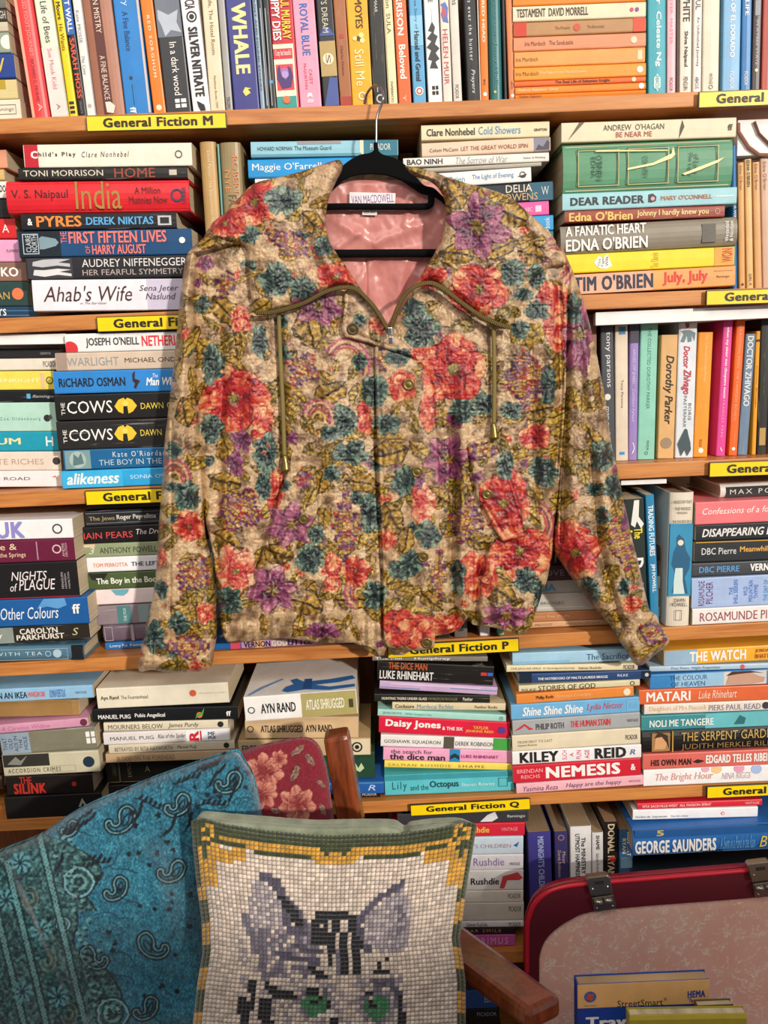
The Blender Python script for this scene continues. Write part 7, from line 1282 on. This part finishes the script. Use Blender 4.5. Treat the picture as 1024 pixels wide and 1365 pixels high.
tray = merge(boxv(x0_, x1_, -.50, Yo-.008, TB, TB+.008), boxv(x0_, x1_, -.50, -.492, TB, zt), boxv(x0_, x1_, Yo-.016, Yo-.008, TB, zt), boxv(x0_, x0_+.008, -.492, Yo-.016, TB, zt), boxv(x1_-.008, x1_, -.492, Yo-.016, TB, zt))
mk('tray', tray[0], tray[1], REDL, sc, off=SO)
tb = empty('low_table', (.45, -.33, 0)); tag(tb, 'low wooden table under the suitcase, below the picture', 'table'); to = Vector((.45, -.33, 0))
mk('tabletop', *boxv(x0_-.02, x1_+.02, -.52, -.045, TB-.03, TB-.001), UPR, tb, off=to)
for lx, ly in ((x0_, -.5), (x0_, -.09), (x1_-.03, -.5), (x1_-.03, -.09)): mk('leg', *boxv(lx, lx+.03, ly, ly+.03, 0, TB-.03), UPR, tb, off=to)
# books standing in the suitcase
def facing_book(name, x0, y0, x1, y1, Y, th, col, label, zbot, page='D8C8A0'):
    a = P(x0, y0, Y); b = P(x1, y1, Y); d = b-a; L = d.length; H = a.z-zbot
    r = empty(name, (a.x, Y, zbot), (0, math.atan2(-d.z, d.x)*0, 0)); tag(r, label, 'book')
    sl = d.z/L; V = [(0, 0, 0), (L, 0, 0), (L, th, 0), (0, th, 0), (0, 0, H), (L, 0, H+sl*L), (L, th, H+sl*L), (0, th, H)]
    F6 = boxv(0, 1, 0, 1, 0, 1)[1]
    def slab(y0_, y1_, ins): return [(x, (y0_ if k % 4 < 2 else y1_), z-(ins if k > 3 else 0)) for k, (x, y, z) in enumerate([(q[0]+(ins if i % 4 in (0, 3) else -ins), q[1], q[2]) for i, q in enumerate(V)])]
    c = mk('cover', slab(0, .0012, 0), F6, cover_mat(col), r, bevel=.0003); mk('back_cover', slab(th-.0012, th, 0), F6, cover_mat(col), r)
    mk('page_block', slab(.0012, th-.0012, .0015), F6, page_mat(page), r)
    v, f = boxv(-.0006, .0004, 0, th, .0, H); mk('spine', v, f, cover_mat(col), r)
    return r, L, H, sl
zf = TB+.0085
r_, L, H, sl = facing_book('travel_guide', 770, 1312.5, 946, 1305, -.215, .016, '1F48A8', 'blue and orange travel guide standing in the suitcase', zf, 'C8A878')
v, f = boxv(0, 1, 0, 1, 0, 1); k_ = .031
mk('header_panel', [(0, -.0004, H-k_), (L, -.0004, H-k_+sl*L), (L, .0008, H-k_+sl*L), (0, .0008, H-k_), (0, -.0004, H-.0002), (L, -.0004, H+sl*L-.0002), (L, .0008, H+sl*L-.0002), (0, .0008, H-.0002)], f, cover_mat('F2BE7C'), r_)
hx = empty('t', (0, 0, 0)); bpy.data.objects.remove(hx)
def onb(px, py): p = P(px, py, -.2155); return p.x-r_.location.x, p.z-zf
def lt(s, xa, ya, xb, yb, hc, o=''):
    xa_, za_ = onb(xa, ya); xb_, zb_ = onb(xb, yb); ob = lettering('lettering', s, o, flat(hc, .5, name='ink'), r_, xa_, xb_, za_, zb_, -.0007); return ob
lt('StreetSmart', 823, 1342.5, 884, 1331, '2A2420', '')
lt('®', 885, 1334, 889, 1329.5, '2A2420', '')
lt('Travel Atlas', 782, 1371, 922, 1350, 'F4F4F4', 'B'); lt('HEMA', 917, 1329.5, 940, 1320, '1F48A8', 'B'); lt('MAPS', 922, 1337, 941, 1331.5, '1F48A8', 'b')
for k in range(3):
    a = onb(917+k, 1330.5+k*2.2); b_ = onb(922, 1329.4+k*2.2); mk('printed_bar', *boxv(a[0], b_[0], -.0006, -.0004, a[1], b_[1]), flat('1F48A8', .5, name='ink'), r_)
ex, ez = onb(787, 1329); v, f = lathe([(.0072, -.0005), (.0072, .0002)], 20); em = mk('emblem', [(q[0]+ex, q[1], q[2]+ez) for q in v], f, flat('3A6AB8', .5, name='ink'), r_)
mk('emblem', [(ex+.006*math.cos(a)*(.9 if k % 2 else .55), -.0008, ez+.006*math.sin(a)*(.9 if k % 2 else .6)) for k, a in enumerate(np.linspace(0, 5.6, 9))], [tuple(range(9))], flat('D8502C', .5, name='ink'), r_)
lt('HEMA SMART', 779, 1342, 796, 1339.5, '5A4A3A', '')
r2_, L2, H2, sl2 = facing_book('travel_guide', 839.5, 1353.5, 996, 1351, -.262, .012, 'A89A30', 'olive-yellow guide book in front of the blue travel guide', zf)
mk('header_panel', [(0, -.0004, H2-.006), (L2, -.0004, H2-.006+sl2*L2), (L2, .0008, H2-.006+sl2*L2), (0, .0008, H2-.006), (0, -.0004, H2-.0002), (L2, -.0004, H2+sl2*L2-.0002), (L2, .0008, H2+sl2*L2-.0002), (0, .0008, H2-.0002)], f if False else boxv(0, 1, 0, 1, 0, 1)[1], cover_mat('C8B84A'), r2_)
r3b, *_ = facing_book('travel_guide', 930, 1341, 978, 1339, -.238, .010, '6A4A34', 'dark brown book between the two guide books', zf)
